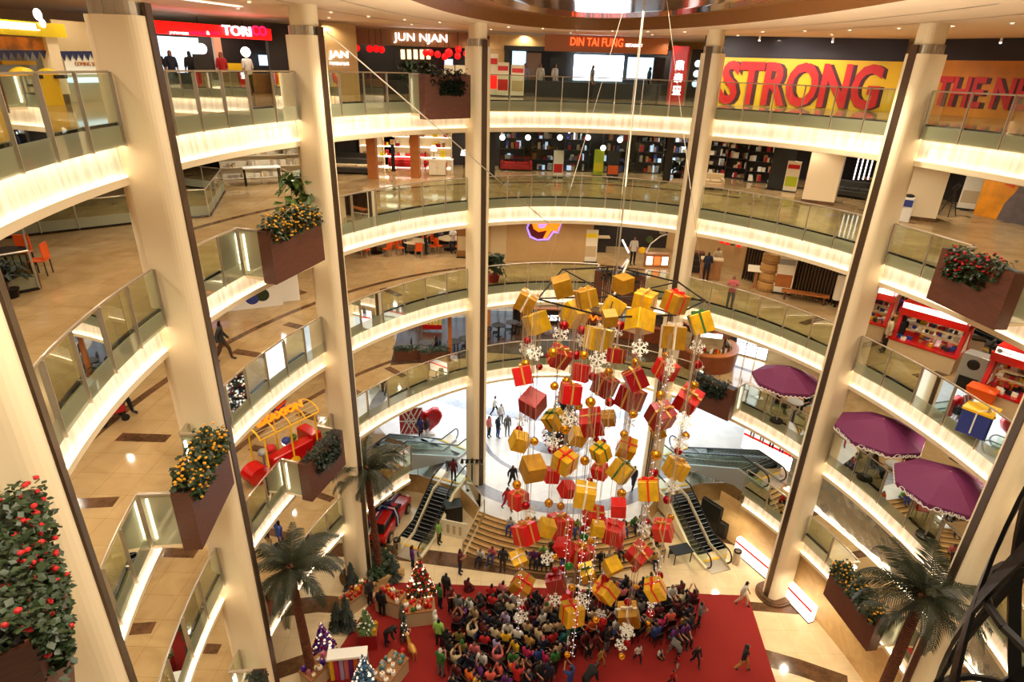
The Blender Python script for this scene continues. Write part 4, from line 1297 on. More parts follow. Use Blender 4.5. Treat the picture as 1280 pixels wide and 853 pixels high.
stall('silver and teal ornament table beside the blue tinsel tree', at(489, 850, 0.012), 1.4, .9, .8, 1.1, 14, 29, ['silver_ball', 'teal_foil' if mat('teal_foil', (.35, .55, .58), .3, .4) else '', 'snow_white'], ['silver', 'teal', 'white'], 'silver table')
# rack of fabrics
p = at(438, 850, .012)
r = thing('fabric_rack', 'rack hung with rolls of yellow, pink, violet, orange and blue fabric', 'rack', p, .15)
k = MB(); k.path([(-.8, 0, 0), (-.8, 0, 1.5), (.8, 0, 1.5), (.8, 0, 0)], .03); k.build('rack_frame', 'steel', r)
for i, c in enumerate(['yellow', 'magenta', 'lilac', 'pink', 'purple', 'orange', 'navy', 'navy']):
    o = MB().box((-.68 + .195 * i, -.02, .8), (.17, .14, 1.36)).build('fabric_length', 'obj_cloth', r, bevel=.03); o.color = (*lin(CLR[c]), 1)
MB().box((0, 0, 1.56), (1.6, .5, .1)).build('shelf', 'white', r)
# golden reindeer
p = at(516, 822, .012)
r = thing('reindeer_figure', 'golden standing reindeer figure on the red carpet', 'figure', p, 2.2)
k = MB(); k.ball((0, 0, .55), .17, 10, 8, sc=(1.9, .85, 1)); k.tube((.26, 0, .6), (.42, 0, .88), .08, 8, .06); k.ball((.48, 0, .92), .08, 8, 6, sc=(1.5, .8, .8)); k.tube((-.3, 0, .6), (-.36, 0, .66), .03, 6)
for x in (-.22, .22):
    for y in (-.07, .07): k.tube((x, y, .48), (x + .02, y, 0), .04, 6, .025)
k.build('body', 'ribbon_gold', r)
k = MB()
for s in (-1, 1): k.path([(.42, s * .03, .98), (.38, s * .12, 1.12), (.40, s * .16, 1.25)], .015); k.tube((.38, s * .12, 1.12), (.48, s * .14, 1.2), .012)
k.build('antlers', 'ribbon_gold', r)
tag(MB().ball((0, 0, .17), .17, 14, 10).build('red_ball', 'flower_red', None, at(503, 817, .012)), 'bright red ball lying beside the golden reindeer', 'ball')
# litter bins
for px, py, l in ((497, 690, 'steel litter bin beside the short left escalator'), (919, 704, 'steel litter bin beside the short right escalator')):
    r = thing('litter_bin', l, 'bin', at(px, py, 0))
    MB().lathe([(.001, 0), (.2, 0), (.2, .78), (.15, .78), (.15, .74), (.001, .74)], seg=16).build('body', 'steel', r)
    MB().lathe([(.205, .78), (.205, .84), (.14, .84)], seg=16).build('rim', 'dark_steel', r)
# light boxes at the foot of the right hand wall
for i, (q0, q1) in enumerate([((944, 658), (990, 703)), ((1003, 712), (1046, 762))]):
    a, b = at(*q0, 0), at(*q1, 0)
    a, b = EL(PHI(a), .2), EL(PHI(b), .2)
    c = (a + b) / 2; d = b - a; rz = atan2(d.y, d.x); L = d.length
    r = thing('light_box', ('farther', 'nearer')[i] + ' white light box with red stripe along the low right wall', 'light box', c, rz, 'light boxes')
    MB().box((0, 0, .5), (L, .3, 1.0)).build('panel_body', 'white_lit', r)
    MB().box((0, -.155, .75), (L, .01, .12)).build('red_stripe', 'sign_red', r)
    MB().box((0, 0, .03), (L + .02, .32, .06)).build('base', 'dark_steel', r)
# picture panel on the first floor behind the right escalator
a, b = at(926, 560, ZF[1]), at(990, 592, ZF[1])
d = b - a; r = thing('display_wall', 'white lit display wall with red stripe and product cut-outs behind the right escalator', 'display', (a + b) / 2, atan2(d.y, d.x))
L = d.length
MB().box((0, .1, .75), (L, .12, 1.5)).build('panel_body', 'white_lit', r)
MB().box((0, .03, .95), (L, .01, .14)).build('red_stripe', 'sign_red', r)
for i, m in enumerate(['grey_panel', 'grey_panel', 'dark_steel', 'blue_paint', 'purple_canvas']):
    x = -L / 2 + L * (.16 + .19 * i)
    k = MB().box((x, .0, 1.55), (.3, .1, .5)); k.box((x - .08, 0, 1.15), (.08, .08, .5)); k.box((x + .08, 0, 1.15), (.08, .08, .5))
    k.build('product_cutout', m, r)
# sandwich boards and dark crates under the stair side
r = thing('white_hoarding', 'white board with red figures leaning under the left stair', 'board', at(568, 672, 0), -.25)
MB().box((0, 0, .55), (1.5, .06, 1.1)).build('panel_body', 'paper', r)
k = MB()
for x in (-.35, 0, .35): k.ball((x, -.035, .75), .1, 8, 6, sc=(1, .2, 1)); k.box((x, -.035, .45), (.16, .01, .4))
k.build('printed_figures', 'fabric_cream', r)
r = thing('black_crate', 'black covered crate beside the left escalator and stairs', 'crate', at(566, 650, 0), .3)
MB().box((0, 0, .6), (1.0, .8, 1.2)).build('cover', 'black', r, bevel=.05)
r = thing('black_table', 'black draped table right of the staircase', 'table', at(849, 700, 0), .3)
MB().box((0, 0, .72), (1.1, .7, .06)).build('tabletop', 'black', r)
for x in (-.48, .48):
    for y in (-.28, .28): MB().tube((x, y, 0), (x, y, .7), .03).build('leg', 'black', r)
MB().box((0, .2, .5), (1.0, .02, .4)).build('drape', 'black', r)
r = thing('black_curtain_stand', 'black curtain stand right of the right escalator', 'stand', at(885, 660, 0), -.9)
MB().box((0, 0, .9), (1.3, .25, 1.8)).build('curtain', 'black', r, bevel=.04); MB().box((.9, 0, .5), (.5, .3, 1.0)).build('side_curtain', 'black', r, bevel=.04)
# metal stick sculpture in the corner of the hall edge
p = at(915, 650, 0); rnd = random.Random(3)
r = thing('twig_sculpture', 'bare brown twig decoration standing in the corner right of the escalator', 'decoration', p)
k = MB()
for i in range(22):
    x, y = rnd.uniform(-.5, .5), rnd.uniform(-.4, .4)
    k.tube((x, y, 0), (x + rnd.uniform(-.2, .2), y + rnd.uniform(-.2, .2), rnd.uniform(.7, 1.6)), .018, 4)
k.build('twigs', 'wood_light', r)
# red arch and lattice of the hall shop
p = at(534, 545, ZW)
r = thing('red_heart_display', 'large glossy red heart display in the bright hall', 'display', p + Vector((0, .3, 0)), .2)
hp = [(0, .15), (.75, .8), (1.0, 1.35), (.85, 1.8), (.45, 1.95), (0, 1.65), (-.45, 1.95), (-.85, 1.8), (-1.0, 1.35), (-.75, .8)]
MB().extr(hp, .5, Matrix.Identity(4)).build('heart', 'red_gloss', r, bevel=.08); MB().box((0, 0, .08), (.9, .7, .16)).build('base', 'white', r)
r = thing('lattice_screen', 'white diagonal lattice screen before red panel in the bright hall', 'screen', at(515, 548, ZW), .1)
MB().box((0, .05, 1.3), (1.5, .04, 2.0)).build('red_panel', 'red_paint', r)
k = MB()
for i in range(-3, 4):
    for s in (-1, 1):
        x0, x1 = i * .35 - .5 * s, i * .35 + .5 * s
        if abs(x0) < 1 and abs(x1) < 1.2: k.tube((max(-.75, min(.75, x0)), 0, .3), (max(-.75, min(.75, x1)), 0, 2.3), .04, 4)
for z in (.3, 1.3, 2.3): k.box((0, 0, z), (1.5, .06, .07))
k.build('lattice', 'white', r)
for x in (-.7, .7): MB().box((x, .02, .2), (.08, .1, .4)).build('leg', 'white', r)
# spotlights on a stand at the fourth column
r = thing('spotlight_stand', 'black spotlight bar on a pole in front of the fourth column', 'spotlights', at(590, 611, ZW), 0)
MB().tube((0, 0, 0), (0, 0, 2.1), .04, 8).build('pole', 'dark_steel', r)
MB().tube((-.6, 0, 2.0), (.6, 0, 2.0), .03, 6).build('bar', 'dark_steel', r)
MB().box((0, 0, .03), (.6, .6, .05)).build('base', 'dark_steel', r)
for i in range(5):
    x = -.56 + .28 * i
    l = MB().tube((x, -.12, 1.85), (x, .1, 1.95), .1, 10, .07).build('lamp_head', 'dark_steel', r)
    MB().lathe([(.001, 0), (.085, 0)], (0, 0, 0), 10).build('lens', 'grey_panel', l).matrix_local = Matrix.Translation((x, -.125, 1.85)) @ Matrix.Rotation(radians(90), 4, 'X')
# black steel lattice mast close to the camera side
q = ray(1385, 760); t = 7.9 / hypot(q.x, q.y)
r = thing('lattice_mast', 'black steel lattice mast of crossing curved bars, cut by the lower right frame edge', 'mast', (q.x * t, q.y * t, 0))
for i in range(6):
    for s in (-1, 1):
        k = MB(); n = 60; H = 20.4
        pts = [Vector((1.0 * cos(s * (z * .32) + i * pi / 3), 1.0 * sin(s * (z * .32) + i * pi / 3), z)) for z in arange(0, H, n)]
        for a, b in zip(pts, pts[1:]):
            u = Vector((a.x, a.y, 0)).normalized() * .02; v = Vector((-a.y, a.x, 0)).normalized() * .075
            u2 = Vector((b.x, b.y, 0)).normalized() * .02; v2 = Vector((-b.y, b.x, 0)).normalized() * .075
            k.add([a - u - v, a + u - v, a + u + v, a - u + v, b - u2 - v2, b + u2 - v2, b + u2 + v2, b - u2 + v2], [(0, 1, 5, 4), (1, 2, 6, 5), (2, 3, 7, 6), (3, 0, 4, 7)])
        k.build('curved_bar', 'black_steel', r)
for z in arange(.05, 20.3, 10):
    pts = [Vector((.97 * cos(t), .97 * sin(t), z)) for t in arange(0, 2 * pi, 20)]
    MB().path(pts, .05, 5).build('ring', 'black_steel', r)
# ================================================================ the audience
CROWD = '''595,747,white 597,762,beige 615,739,red 610,746,dark_grey 617,749,red 627,733,pink 627,743,grey 626,757,black 631,762,lilac 642,743,white 638,754,cream 646,765,grey 644,775,white 620,784,cream 641,791,yellow
598,780,dark_red 586,785,cream 577,789,olive 565,790,black 570,804,black 579,802,olive 595,804,pink 607,800,red 617,810,pink 622,802,lilac 605,816,white 588,817,navy 596,825,purple 588,832,orange 598,844,yellow 619,835,coral 628,826,coral
638,821,orange 646,815,green 576,829,dark_red 571,820,cream 644,780,white 651,785,tan 661,785,beige 670,783,cream 686,779,beige 705,786,teal 695,792,red 696,801,beige 645,796,yellow 658,810,magenta 671,741,black 681,744,pink 667,760,navy
643,768,white 680,772,white 688,780,cream 682,759,beige 693,765,dark_grey 707,784,teal 737,737,black 739,754,brown 738,780,red 742,760,beige 768,727,orange 776,738,pink 784,722,black 815,719,light_green 806,725,navy 840,731,white 849,731,dark_red 830,730,green
855,740,cream 851,753,dark_red 858,757,navy 864,770,dark_grey 837,766,coral 826,758,dark_red 827,771,magenta 817,768,beige 800,753,grey 799,777,black 775,757,white 760,765,navy 773,772,white 755,777,red 769,739,navy 806,740,navy 837,748,black 793,760,black 784,768,dark_grey'''
cr_pts = []
for q in CROWD.split():
    a, b, c = q.split(','); p = at(int(a), int(b), 1.13); cr_pts.append([p.x, p.y, c.replace('_', ' ')])
rnd = random.Random(77)
POLY = [[(578, 738), (725, 738), (728, 790), (700, 812), (655, 850), (562, 850), (566, 790)], [(758, 722), (868, 738), (872, 775), (842, 785), (748, 788), (738, 750)]]
def inside(p, poly):
    c = False; n = len(poly)
    for i in range(n):
        (x0, y0), (x1, y1) = poly[i], poly[(i + 1) % n]
        if (y0 > p[1]) != (y1 > p[1]) and p[0] < (x1 - x0) * (p[1] - y0) / (y1 - y0) + x0: c = not c
    return c
tries = 0; extra = 0
while extra < 62 and tries < 6000:
    tries += 1
    px, py = rnd.uniform(560, 872), rnd.uniform(722, 850)
    if not any(inside((px, py), q) for q in POLY): continue
    p = at(px, py, 1.13)
    if min(hypot(p.x - c[0], p.y - c[1]) for c in cr_pts) < .5: continue
    cr_pts.append([p.x, p.y, rnd.choice(['black', 'black', 'navy', 'dark grey', 'navy', 'brown', 'dark red', 'purple', 'black', 'white', 'green', 'blue'])]); extra += 1
for _ in range(60):
    for i in range(len(cr_pts)):
        for j in range(i):
            dx, dy = cr_pts[i][0] - cr_pts[j][0], cr_pts[i][1] - cr_pts[j][1]; d = hypot(dx, dy) or .01
            if d < .56:
                m = (.56 - d) / 2
                for k_, s in ((i, 1), (j, -1)): cr_pts[k_][0] += s * dx / d * m; cr_pts[k_][1] += s * dy / d * m
k = MB()
k.box((0, -.02, .44), (.42, .42, .04)); k.box((0, .2, .68), (.40, .03, .30))
for x in (-.18, .18):
    k.tube((x, -.19, 0), (x, -.19, .43), .016, 5); k.tube((x, .19, 0), (x, .2, .82), .016, 5)
ch = k.build('audience_chair', 'black'); CHD = ch.data; bpy.data.objects.remove(ch)
ys = [c[1] for c in cr_pts]; ymax, ymin = max(ys), min(ys)
def brow(y): return int((ymax - y) / .75)
rk = counts([(c[0], c[1], c[2]) for c in cr_pts], lambda g: (brow(g[1]), g[2]))
rk2 = counts([(c[0], c[1], 0) for c in cr_pts], lambda g: brow(g[1]))
for i, (x, y, c) in enumerate(cr_pts):
    left = x < 1.2 + .18 * (y - 17)
    rz = (pi + rnd.uniform(-.5, .3) - .35) if left else (pi + rnd.uniform(-.2, .6) + .3)
    if rnd.random() < .25: rz += pi + rnd.uniform(-.4, .4)
    sc_ = rnd.uniform(.86, 1.0)
    r, n = rk[i]
    kid = rnd.random() < .18
    scarf = rnd.choice(['black', 'cream', 'pink', 'grey', 'green', 'navy']) if rnd.random() < .16 else None
    person((x, y, .012), rz, rnd.choice(['sit'] * 8 + ['sit_up']), c, rnd.choice(['black', 'navy', 'dark grey', 'blue', 'brown']), rnd.choice(['black', 'black', 'black', 'brown']), 1.0, rnd.choice(['short', 'short', 'long']), scarf,
           label='seated person in %s top, %s in that colour from left in %s audience row' % (c, ordn(r), ordn(brow(y))), group='seated audience')
    o = newobj('audience_chair', CHD); o.location = (x, y, .012); o.rotation_euler = (0, 0, rz)
    tag(o, 'black audience chair, %s from left in the %s audience row from the stairs' % (ordn(rk2[i][0]), ordn(brow(y))), 'chair', 'audience chairs')
# people on the stairs
STEPS = '''639,647,white,black 653,649,green,black 669,645,cream,white 684,645,red,black 695,644,teal,black 706,648,black,black 715,646,red,black 722,650,light_green,black 756,648,orange,black 780,651,black,black 794,647,green,black 801,646,white,black 815,657,dark_red,black
680,679,light_green,black 691,678,brown,black 654,684,navy,black 667,689,purple,black 676,689,dark_red,black 687,688,beige,black 603,684,white,black 617,682,pink,black 750,686,black,black 762,690,cream,black 773,676,pink,black 814,688,tan,black 800,676,red,black 735,690,blue,black 705,692,black,black 722,690,white,black'''
for q in STEPS.split():
    a, b, c, _ = q.split(','); c = c.replace('_', ' ')
    a, b = int(a), int(b); t = None
    for i in range(NS):                                   # find the tread under that head
        z = ZW * i / NS
        p = at(a, b, z + .86); rr_ = hypot(p.x - CS[0], p.y - CS[1])
        lo = R0S - (R0S - R1S) * i / (NS - 1)
        if t is None or abs(rr_ - lo) < t[0]: t = (abs(rr_ - lo), p, z, lo, i)
    _, p, z, lo, i = t
    u = (Vector((p.x, p.y)) - Vector(CS)).normalized()
    pos = Vector(CS) + u * (lo - .0)
    zz = ZW * i / NS
    # sits on the next tread up, feet on this one
    side = 'upper' if b < 665 else 'lower'
    person((pos.x, pos.y, max(0, zz - .14 + .155)), atan2(u.y, u.x) + pi / 2, 'sit_step', c, rnd.choice(['black', 'navy', 'blue']), 'black', .95, 'short',
           label='person in %s top sitting on the %s steps of the staircase, pixel column %d' % (c, side, a), group='people on the stairs')['_x'] = a
st = [o for o in COL.objects if o.get('_x') is not None]
st.sort(key=lambda o: o['_x']); cnt = {}
for o in st:
    parts_ = o['label'].split(',')[0]; cnt.setdefault(parts_, []).append(o)
for parts_, os_ in cnt.items():
    for j, o in enumerate(os_):
        o['label'] = parts_ + ('' if len(os_) == 1 else ', %s from the left' % ordn(j)); del o['_x']
# standing and walking people: foot pixel, storey height, top, bottom, pose, heading, scale, label
G = .012
STAND = [(558, 748, G, 'dark grey', 'black', 'stand', 2.8, .95, None, 'person with green cap in dark clothes standing at the far carpet edge'),
 (550, 760, G, 'green', 'navy', 'stand', 2.2, .95, None, 'person in green top and navy trousers beside the red tree'),
 (573, 776, G, 'grey', 'brown', 'stand', 2.6, 1.0, None, 'long haired person in grey jacket standing left of the audience'),
 (563, 765, G, 'dark red', 'black', 'hold', 1.0, .95, None, 'person in dark red top holding something left of the audience'),
 (549, 808, G, 'light green', 'black', 'stand', 2.9, 1.0, None, 'person in bright green vest beside a small child'),
 (555, 808, G, 'tan', 'brown', 'stand', 2.9, .66, None, 'small child in tan clothes beside the green vest'),
 (545, 795, G, 'white', 'grey', 'stand', 2.0, .95, 'white', 'person with white headscarf by the red ornament stall'),
 (551, 846, G, 'green', 'grey', 'hold', 2.6, 1.0, 'white', 'person with white headscarf and green striped top at left of audience'),
 (645, 866, G, 'red', 'black', 'armsup', 2.6, 1.0, None, 'person in red shirt raising both arms at the lower audience edge'),
 (685, 862, G, 'navy', 'black', 'stand', 2.6, 1.0, None, 'tall person in black seen from behind at the lower carpet'),
 (680, 841, G, 'magenta', 'blue', 'hold', 2.2, .8, None, 'child in magenta top beside person in green'),
 (692, 842, G, 'green', 'brown', 'stand', 3.4, .85, None, 'person in green top standing beside the magenta child'),
 (711, 868, G, 'blue', 'grey', 'armsup', 3.9, 1.0, None, 'person in blue top reaching one arm up beside the bent figure'),
 (730, 868, G, 'black', 'black', 'bend', 2.2, 1.1, None, 'person dressed in black bending forward on the carpet'),
 (709, 822, G, 'white', 'navy', 'walk', 1.6, .8, None, 'child in white top walking on the carpet below the light string'),
 (742, 820, G, 'dark red', 'black', 'walk', 1.2, .95, None, 'person in dark red top walking on the aisle of the carpet'),
 (750, 831, G, 'tan', 'tan', 'walk', .9, .62, None, 'small child in tan clothes walking on the carpet aisle'),
 (757, 816, G, 'black', 'grey', 'hold', .6, .95, None, 'person in black top and grey trousers right of the aisle'),
 (738, 803, G, 'orange', 'black', 'hold', .4, .9, None, 'person in orange top at the aisle between the audience halves'),
 (851, 790, G, 'tan', 'tan', 'stand', .8, .6, None, 'small child in tan clothes below the right audience half'),
 (872, 782, G, 'grey', 'black', 'hold', 1.2, .9, None, 'person in grey top at the right end of the audience'),
 (810, 800, G, 'tan', 'orange', 'walk', .6, .6, None, 'small child in orange trousers under the snowflakes'),
 (796, 827, G, 'white', 'black', 'walk', .5, .62, None, 'small child with black vest over white shirt on the open carpet'),
 (823, 820, G, 'white', 'black', 'floor', .6, .62, None, 'small child in white top crouching on the open carpet'),
 (847, 828, G, 'grey', 'black', 'bend', 4.2, .95, None, 'person in grey top bending over a child on the carpet'),
 (846, 836, G, 'red', 'white', 'stand', 1.5, .5, None, 'toddler in red and white held by the bending person'),
 (868, 832, G, 'black', 'black', 'walk', .4, .72, None, 'child dressed all in black walking on the carpet'),
 (838, 858, G, 'red', 'black', 'walk', .9, .62, None, 'small child in red top at the bottom of the carpet'),
 (926, 838, G, 'black', 'tan', 'walk', 1.3, .95, None, 'person in black top and yellow trousers striding near the right carpet edge'),
 (926, 757, 0, 'white', 'cream', 'walk', 1.0, .95, None, 'person in white clothes with black bag at the carpet corner'),
 (549, 680, 0, 'light green', 'black', 'stand', 1.2, .95, None, 'person in light green top at the foot of the left escalator'),
 (575, 717, 0, 'dark red', 'navy', 'hold', 1.4, .97, None, 'person in dark red top standing on the granite band before the stairs'),
 (628, 716, 0, 'dark grey', 'brown', 'stand', 3.1, 1.0, None, 'man in dark grey clothes seen from behind before the stairs'),
 (516, 712, 0, 'purple', 'black', 'hold', 2.0, .95, None, 'person in purple top behind the red christmas tree'),
 (478, 770, G, 'black', 'black', 'stand', 2.9, .98, None, 'stall keeper in black standing before the cream stall'),
 (463, 755, G, 'dark grey', 'black', 'stand', 1.0, .95, None, 'person in dark grey behind the red ornament stall'),
 (483, 806, G, 'black', 'navy', 'bend', 1.5, .9, None, 'person in black leaning at the red gift stand'),
 (567, 602, ZW, 'dark red', 'navy', 'stand', 3.0, .97, None, 'long haired woman in dark red at the head of the left escalator'),
 (640, 611, ZW, 'black', 'black', 'walk', .5, 1.0, None, 'person dressed in black walking on the white hall floor'),
 (633, 638, ZW, 'red', 'red', 'walk', .8, .95, None, 'woman in red dress striding at the top of the stairs'),
 (618, 520, ZW, 'white', 'black', 'walk', 1.5, .97, None, 'person in white shirt striding at the far left of the bright hall'),
 (611, 547, ZW, 'pink', 'navy', 'stand', 1.0, 1.0, None, 'person in pink top at the left of the group in the bright hall'),
 (622, 548, ZW, 'navy', 'blue', 'stand', 2.2, .97, None, 'person in navy top with backpack in the group in the bright hall'),
 (626, 530, ZW, 'white', 'grey', 'stand', .6, .97, None, 'person in white top behind the group in the bright hall'),
 (634, 545, ZW, 'grey', 'grey', 'stand', .2, .97, None, 'long haired woman in grey dress at the right of the hall group'),
 (790, 612, ZW, 'navy', 'black', 'walk', 2.6, .97, None, 'person in navy walking on the hall floor behind the gold gift'),
 (526, 548, ZW, 'blue', 'navy', 'stand', .8, .97, None, 'person in blue top before the red heart display'),
 (534, 549, ZW, 'black', 'white', 'stand', 1.2, .97, None, 'person in black top and white trousers before the red heart display'),
 (281, 452, ZF[3], 'dark grey', 'brown', 'walk', 1.9, 1.0, None, 'person in dark jacket walking on the third floor left of the glass bridge'),
 (366, 372, ZF[3], 'black', 'dark red', 'stand', 2.6, 1.0, None, 'person in black seen from behind by the toy shop on the third floor'),
 (404, 470, ZF[2], 'black', 'black', 'walk', .6, 1.0, None, 'person in black walking on the second floor beside the third column'),
 (336, 690, ZF[1], 'navy', 'cream', 'walk', 2.6, .97, None, 'long haired person in navy top walking on the first floor above the palm'),
 (352, 690, ZF[1], 'blue', 'navy', 'walk', 2.6, 1.0, None, 'man in blue shirt walking beside the long haired person'),
 (266, 800, ZF[1] if False else 0, 'blue', 'cream', 'walk', 1.0, .97, None, 'person in blue top walking on the ground floor behind the second column'),
 (154, 519, ZF[3], 'black', 'black', 'walk', 1.6, 1.0, None, 'person in black pushing the red stroller on the third floor'),
 (790, 331, ZF[3], 'white', 'black', 'stand', .1, 1.0, None, 'guard in white shirt and black trousers on the third floor'),
 (881, 352, ZF[3], 'navy', 'black', 'stand', 3.0, 1.0, None, 'man in navy shirt seen from behind at the podium'),
 (893, 345, ZF[3], 'cream', 'black', 'stand', .2, 1.0, None, 'cook in cream shirt and cap behind the podium'),
 (911, 385, ZF[3], 'pink', 'grey', 'hold', -.2, 1.0, None, 'person in pinkish shirt and grey trousers leaning at the third floor railing')]
for px, py, z, top, bot, pose, rz, s, scarf, lab in STAND:
    p = at(px, py, z)
    person(p, rz, pose, top, bot, 'black', s, 'long' if top in ('grey', 'dark grey', 'black') else 'short', scarf, label=lab)
person(at(583, 740, G), 2.5, 'floor', 'dark red', 'dark red', 'black', .95, 'long', None, label='person in dark red clothes sitting on the far edge of the carpet')
# ================================================================ furniture and shop builders
class Face:
    """a vertical plane on a storey, given by two sight lines and their depths"""
    def __init__(s, xl, yl, xr, yr, lv, py=120):
        s.z = ZF[lv] if lv in ZF else ZW
        a, b = aty(xl, py, yl), aty(xr, py, yr)
        s.a, s.b = Vector((a.x, a.y, s.z)), Vector((b.x, b.y, s.z))
        s.u = (s.b - s.a).normalized(); s.n = Vector((s.u.y, -s.u.x, 0))     # n looks towards the atrium
        s.W = (s.b - s.a).length; s.rz = atan2(s.u.y, s.u.x)
    def at(s, px, py, out=0.0):
        r = ray(px, py); o = Vector((0, 0, EYE)); p0 = s.a + s.n * out
        t = (p0 - o).dot(s.n) / r.dot(s.n)
        return o + r * t
    def loc(s, px, py, out=0.0):
        p = s.at(px, py, out) - s.a
        return Vector((p.dot(s.u), -out, p.z))
    def rect(s, mb, x0, y0, x1, y1, out=0.0, th=.06, mi=0, z0=None):
        c = [s.loc(x, y, out) for x in (x0, x1) for y in (y0, y1)]
        ux, uz = [q.x for q in c], [q.z for q in c]
        a, b, lo, hi = (ux[0] + ux[1]) / 2, (ux[2] + ux[3]) / 2, (uz[1] + uz[3]) / 2, (uz[0] + uz[2]) / 2
        if z0 is not None: lo = z0
        return mb.box(((a + b) / 2, -out, (lo + hi) / 2), (abs(b - a), th, hi - lo), mi=mi)
    def root(s, name, label, cat, group=None): return thing(name, label, cat, s.a, s.rz, group)
    def text(s, body, x0, y0, x1, y1, m, parent, out=.1, depth=.03, bold=0.0):
        """lettering fitted to a pixel box"""
        p, q = s.loc(x0, (y0 + y1) / 2, out), s.loc(x1, (y0 + y1) / 2, out)
        c0, c1 = s.loc((x0 + x1) / 2, y0, out), s.loc((x0 + x1) / 2, y1, out)
        o = text(body, 1, m, parent, ((p.x + q.x) / 2, -out, (c0.z + c1.z) / 2), (pi / 2, 0, 0), depth, bold=bold)
        bpy.context.view_layer.update()
        w, h = max(o.dimensions.x, .01), max(o.dimensions.y, .01)
        sx, sy = abs(q.x - p.x) / w, abs(c0.z - c1.z) / h
        o.scale = (sx, sy, 1)
        return o
def sofa(label, p, rz, m, w=2.0, group=None, cushion=None, name='sofa', cat='sofa'):
    r = thing(name, label, cat, p, rz, group)
    MB().box((0, 0, .25), (w, .85, .3)).build('base', m, r, bevel=.04)
    MB().box((0, .36, .58), (w, .2, .5)).build('backrest', m, r, bevel=.05)
    for s in (-1, 1): MB().box((s * (w / 2 - .09), 0, .42), (.18, .85, .4)).build('armrest', m, r, bevel=.04)
    n = max(1, int(w / .7))
    for i in range(n): MB().box((-w / 2 + .18 + (w - .36) * (i + .5) / n, -.05, .46), ((w - .36) / n - .02, .62, .14)).build('seat_cushion', cushion or m, r, bevel=.03)
    for x in (-w / 2 + .1, w / 2 - .1):
        for y in (-.36, .36): MB().tube((x, y, 0), (x, y, .11), .03, 6).build('leg', 'black', r)
    return r
def table(label, p, rz=0, rad=.6, h=.74, m='wood_light', group=None, w=None, d=None, legm='dark_steel'):
    r = thing('round_table' if w is None else 'table', label, 'table', p, rz, group)
    if w is None:
        MB().lathe([(.001, h - .04), (rad, h - .04), (rad, h), (.001, h)], seg=20).build('tabletop', m, r)
        MB().tube((0, 0, .03), (0, 0, h - .04), .04, 8).build('pedestal', legm, r)
        MB().lathe([(.001, .04), (rad * .55, .02), (rad * .55, 0)], seg=16).build('foot', legm, r)
    else:
        MB().box((0, 0, h - .025), (w, d, .05)).build('tabletop', m, r)
        for x in (-w / 2 + .06, w / 2 - .06):
            for y in (-d / 2 + .06, d / 2 - .06): MB().box((x, y, (h - .05) / 2), (.06, .06, h - .05)).build('leg', legm, r)
    return r
def chair(label, p, rz, m, group=None, legm='steel'):
    r = thing('dining_chair', label, 'chair', p, rz, group)
    MB().box((0, 0, .45), (.43, .43, .05)).build('seat', m, r, bevel=.015)
    MB().box((0, .2, .72), (.42, .04, .46)).build('backrest', m, r, bevel=.015)
    for x in (-.18, .18):
        for y in (-.18, .18): MB().tube((x, y, 0), (x, y, .43), .018, 6).build('leg', legm, r)
    return r
def banner(label, p, rz, w, h, m, m2=None, name='standing_banner', group=None, stripe=None):
    r = thing(name, label, 'sign stand', p, rz, group)
    MB().box((0, 0, h / 2 + .06), (w, .04, h)).build('panel', m, r)
    if m2: MB().box((0, -.025, h * .32 + .06), (w * .86, .012, h * .34)).build('printed_picture', m2, r)
    if stripe: MB().box((0, -.025, h * .82 + .06), (w * .86, .012, h * .14)).build('printed_heading', stripe, r)
    MB().box((0, 0, .03), (w * 1.05, .3, .06)).build('foot', 'dark_steel', r)
    return r
def plant(label, p, h, r_, seed, m='leaf', pot='white', size=.3, n=260, name='potted_plant'):
    r = thing(name, label, 'plant', p)
    MB().lathe([(.001, 0), (r_ * .45, 0), (r_ * .6, h * .24), (r_ * .5, h * .24), (.001, h * .22)], seg=14).build('pot', pot, r)
    MB().tube((0, 0, h * .2), (0, 0, h * .7), .03, 6).build('stem', 'trunk', r)
    leafcloud([((0, 0, h * .7), (r_, r_, h * .26)), ((0, 0, h * .88), (r_ * .6, r_ * .6, h * .14))], n, size, random.Random(seed), .8).build('foliage', m, r)
    return r
def shelf(label, p, rz, w, h, seed, body='wall_dark', mats_=('paper', 'fabric_cream', 'blue_paint', 'red_cloth', 'steel', 'wood_light'), d=.45, nlev=4, lit=None):
    r = thing('shelf_unit', label, 'shelves', p, rz); rnd = random.Random(seed)
    k = MB(); k.box((0, d / 2 - .02, h / 2), (w, .04, h))
    for x in (-w / 2, w / 2): k.box((x, 0, h / 2), (.05, d, h))
    k.build('carcass', body, r)
    for j in range(nlev + 1): MB().box((0, 0, .04 + (h - .08) * j / nlev), (w, d, .04)).build('shelf_board', body if not lit else lit, r)
    for m in mats_:
        k = MB()
        for j in range(nlev):
            for _ in range(max(1, int(w * 1.6 / len(mats_) * 2))):
                x = rnd.uniform(-w / 2 + .15, w / 2 - .15); hh = rnd.uniform(.12, (h / nlev) * .7)
                k.box((x, rnd.uniform(-.1, .05), .06 + (h - .08) * j / nlev + hh / 2), (rnd.uniform(.08, .3), .2, hh))
        o = k.build('goods', m, r); o['kind'] = 'stuff'
    return r
def pendant(label, p, ztop, rad=.17, m='lamp_globe', group=None, name='pendant_lamp'):
    r = thing(name, label, 'lamp', p, 0, group)
    MB().ball((0, 0, 0), rad, 12, 8).build('globe', m, r)
    MB().tube((0, 0, rad), (0, 0, max(rad + .05, ztop - p.z)), .012, 5).build('cord', 'black', r)
    return r
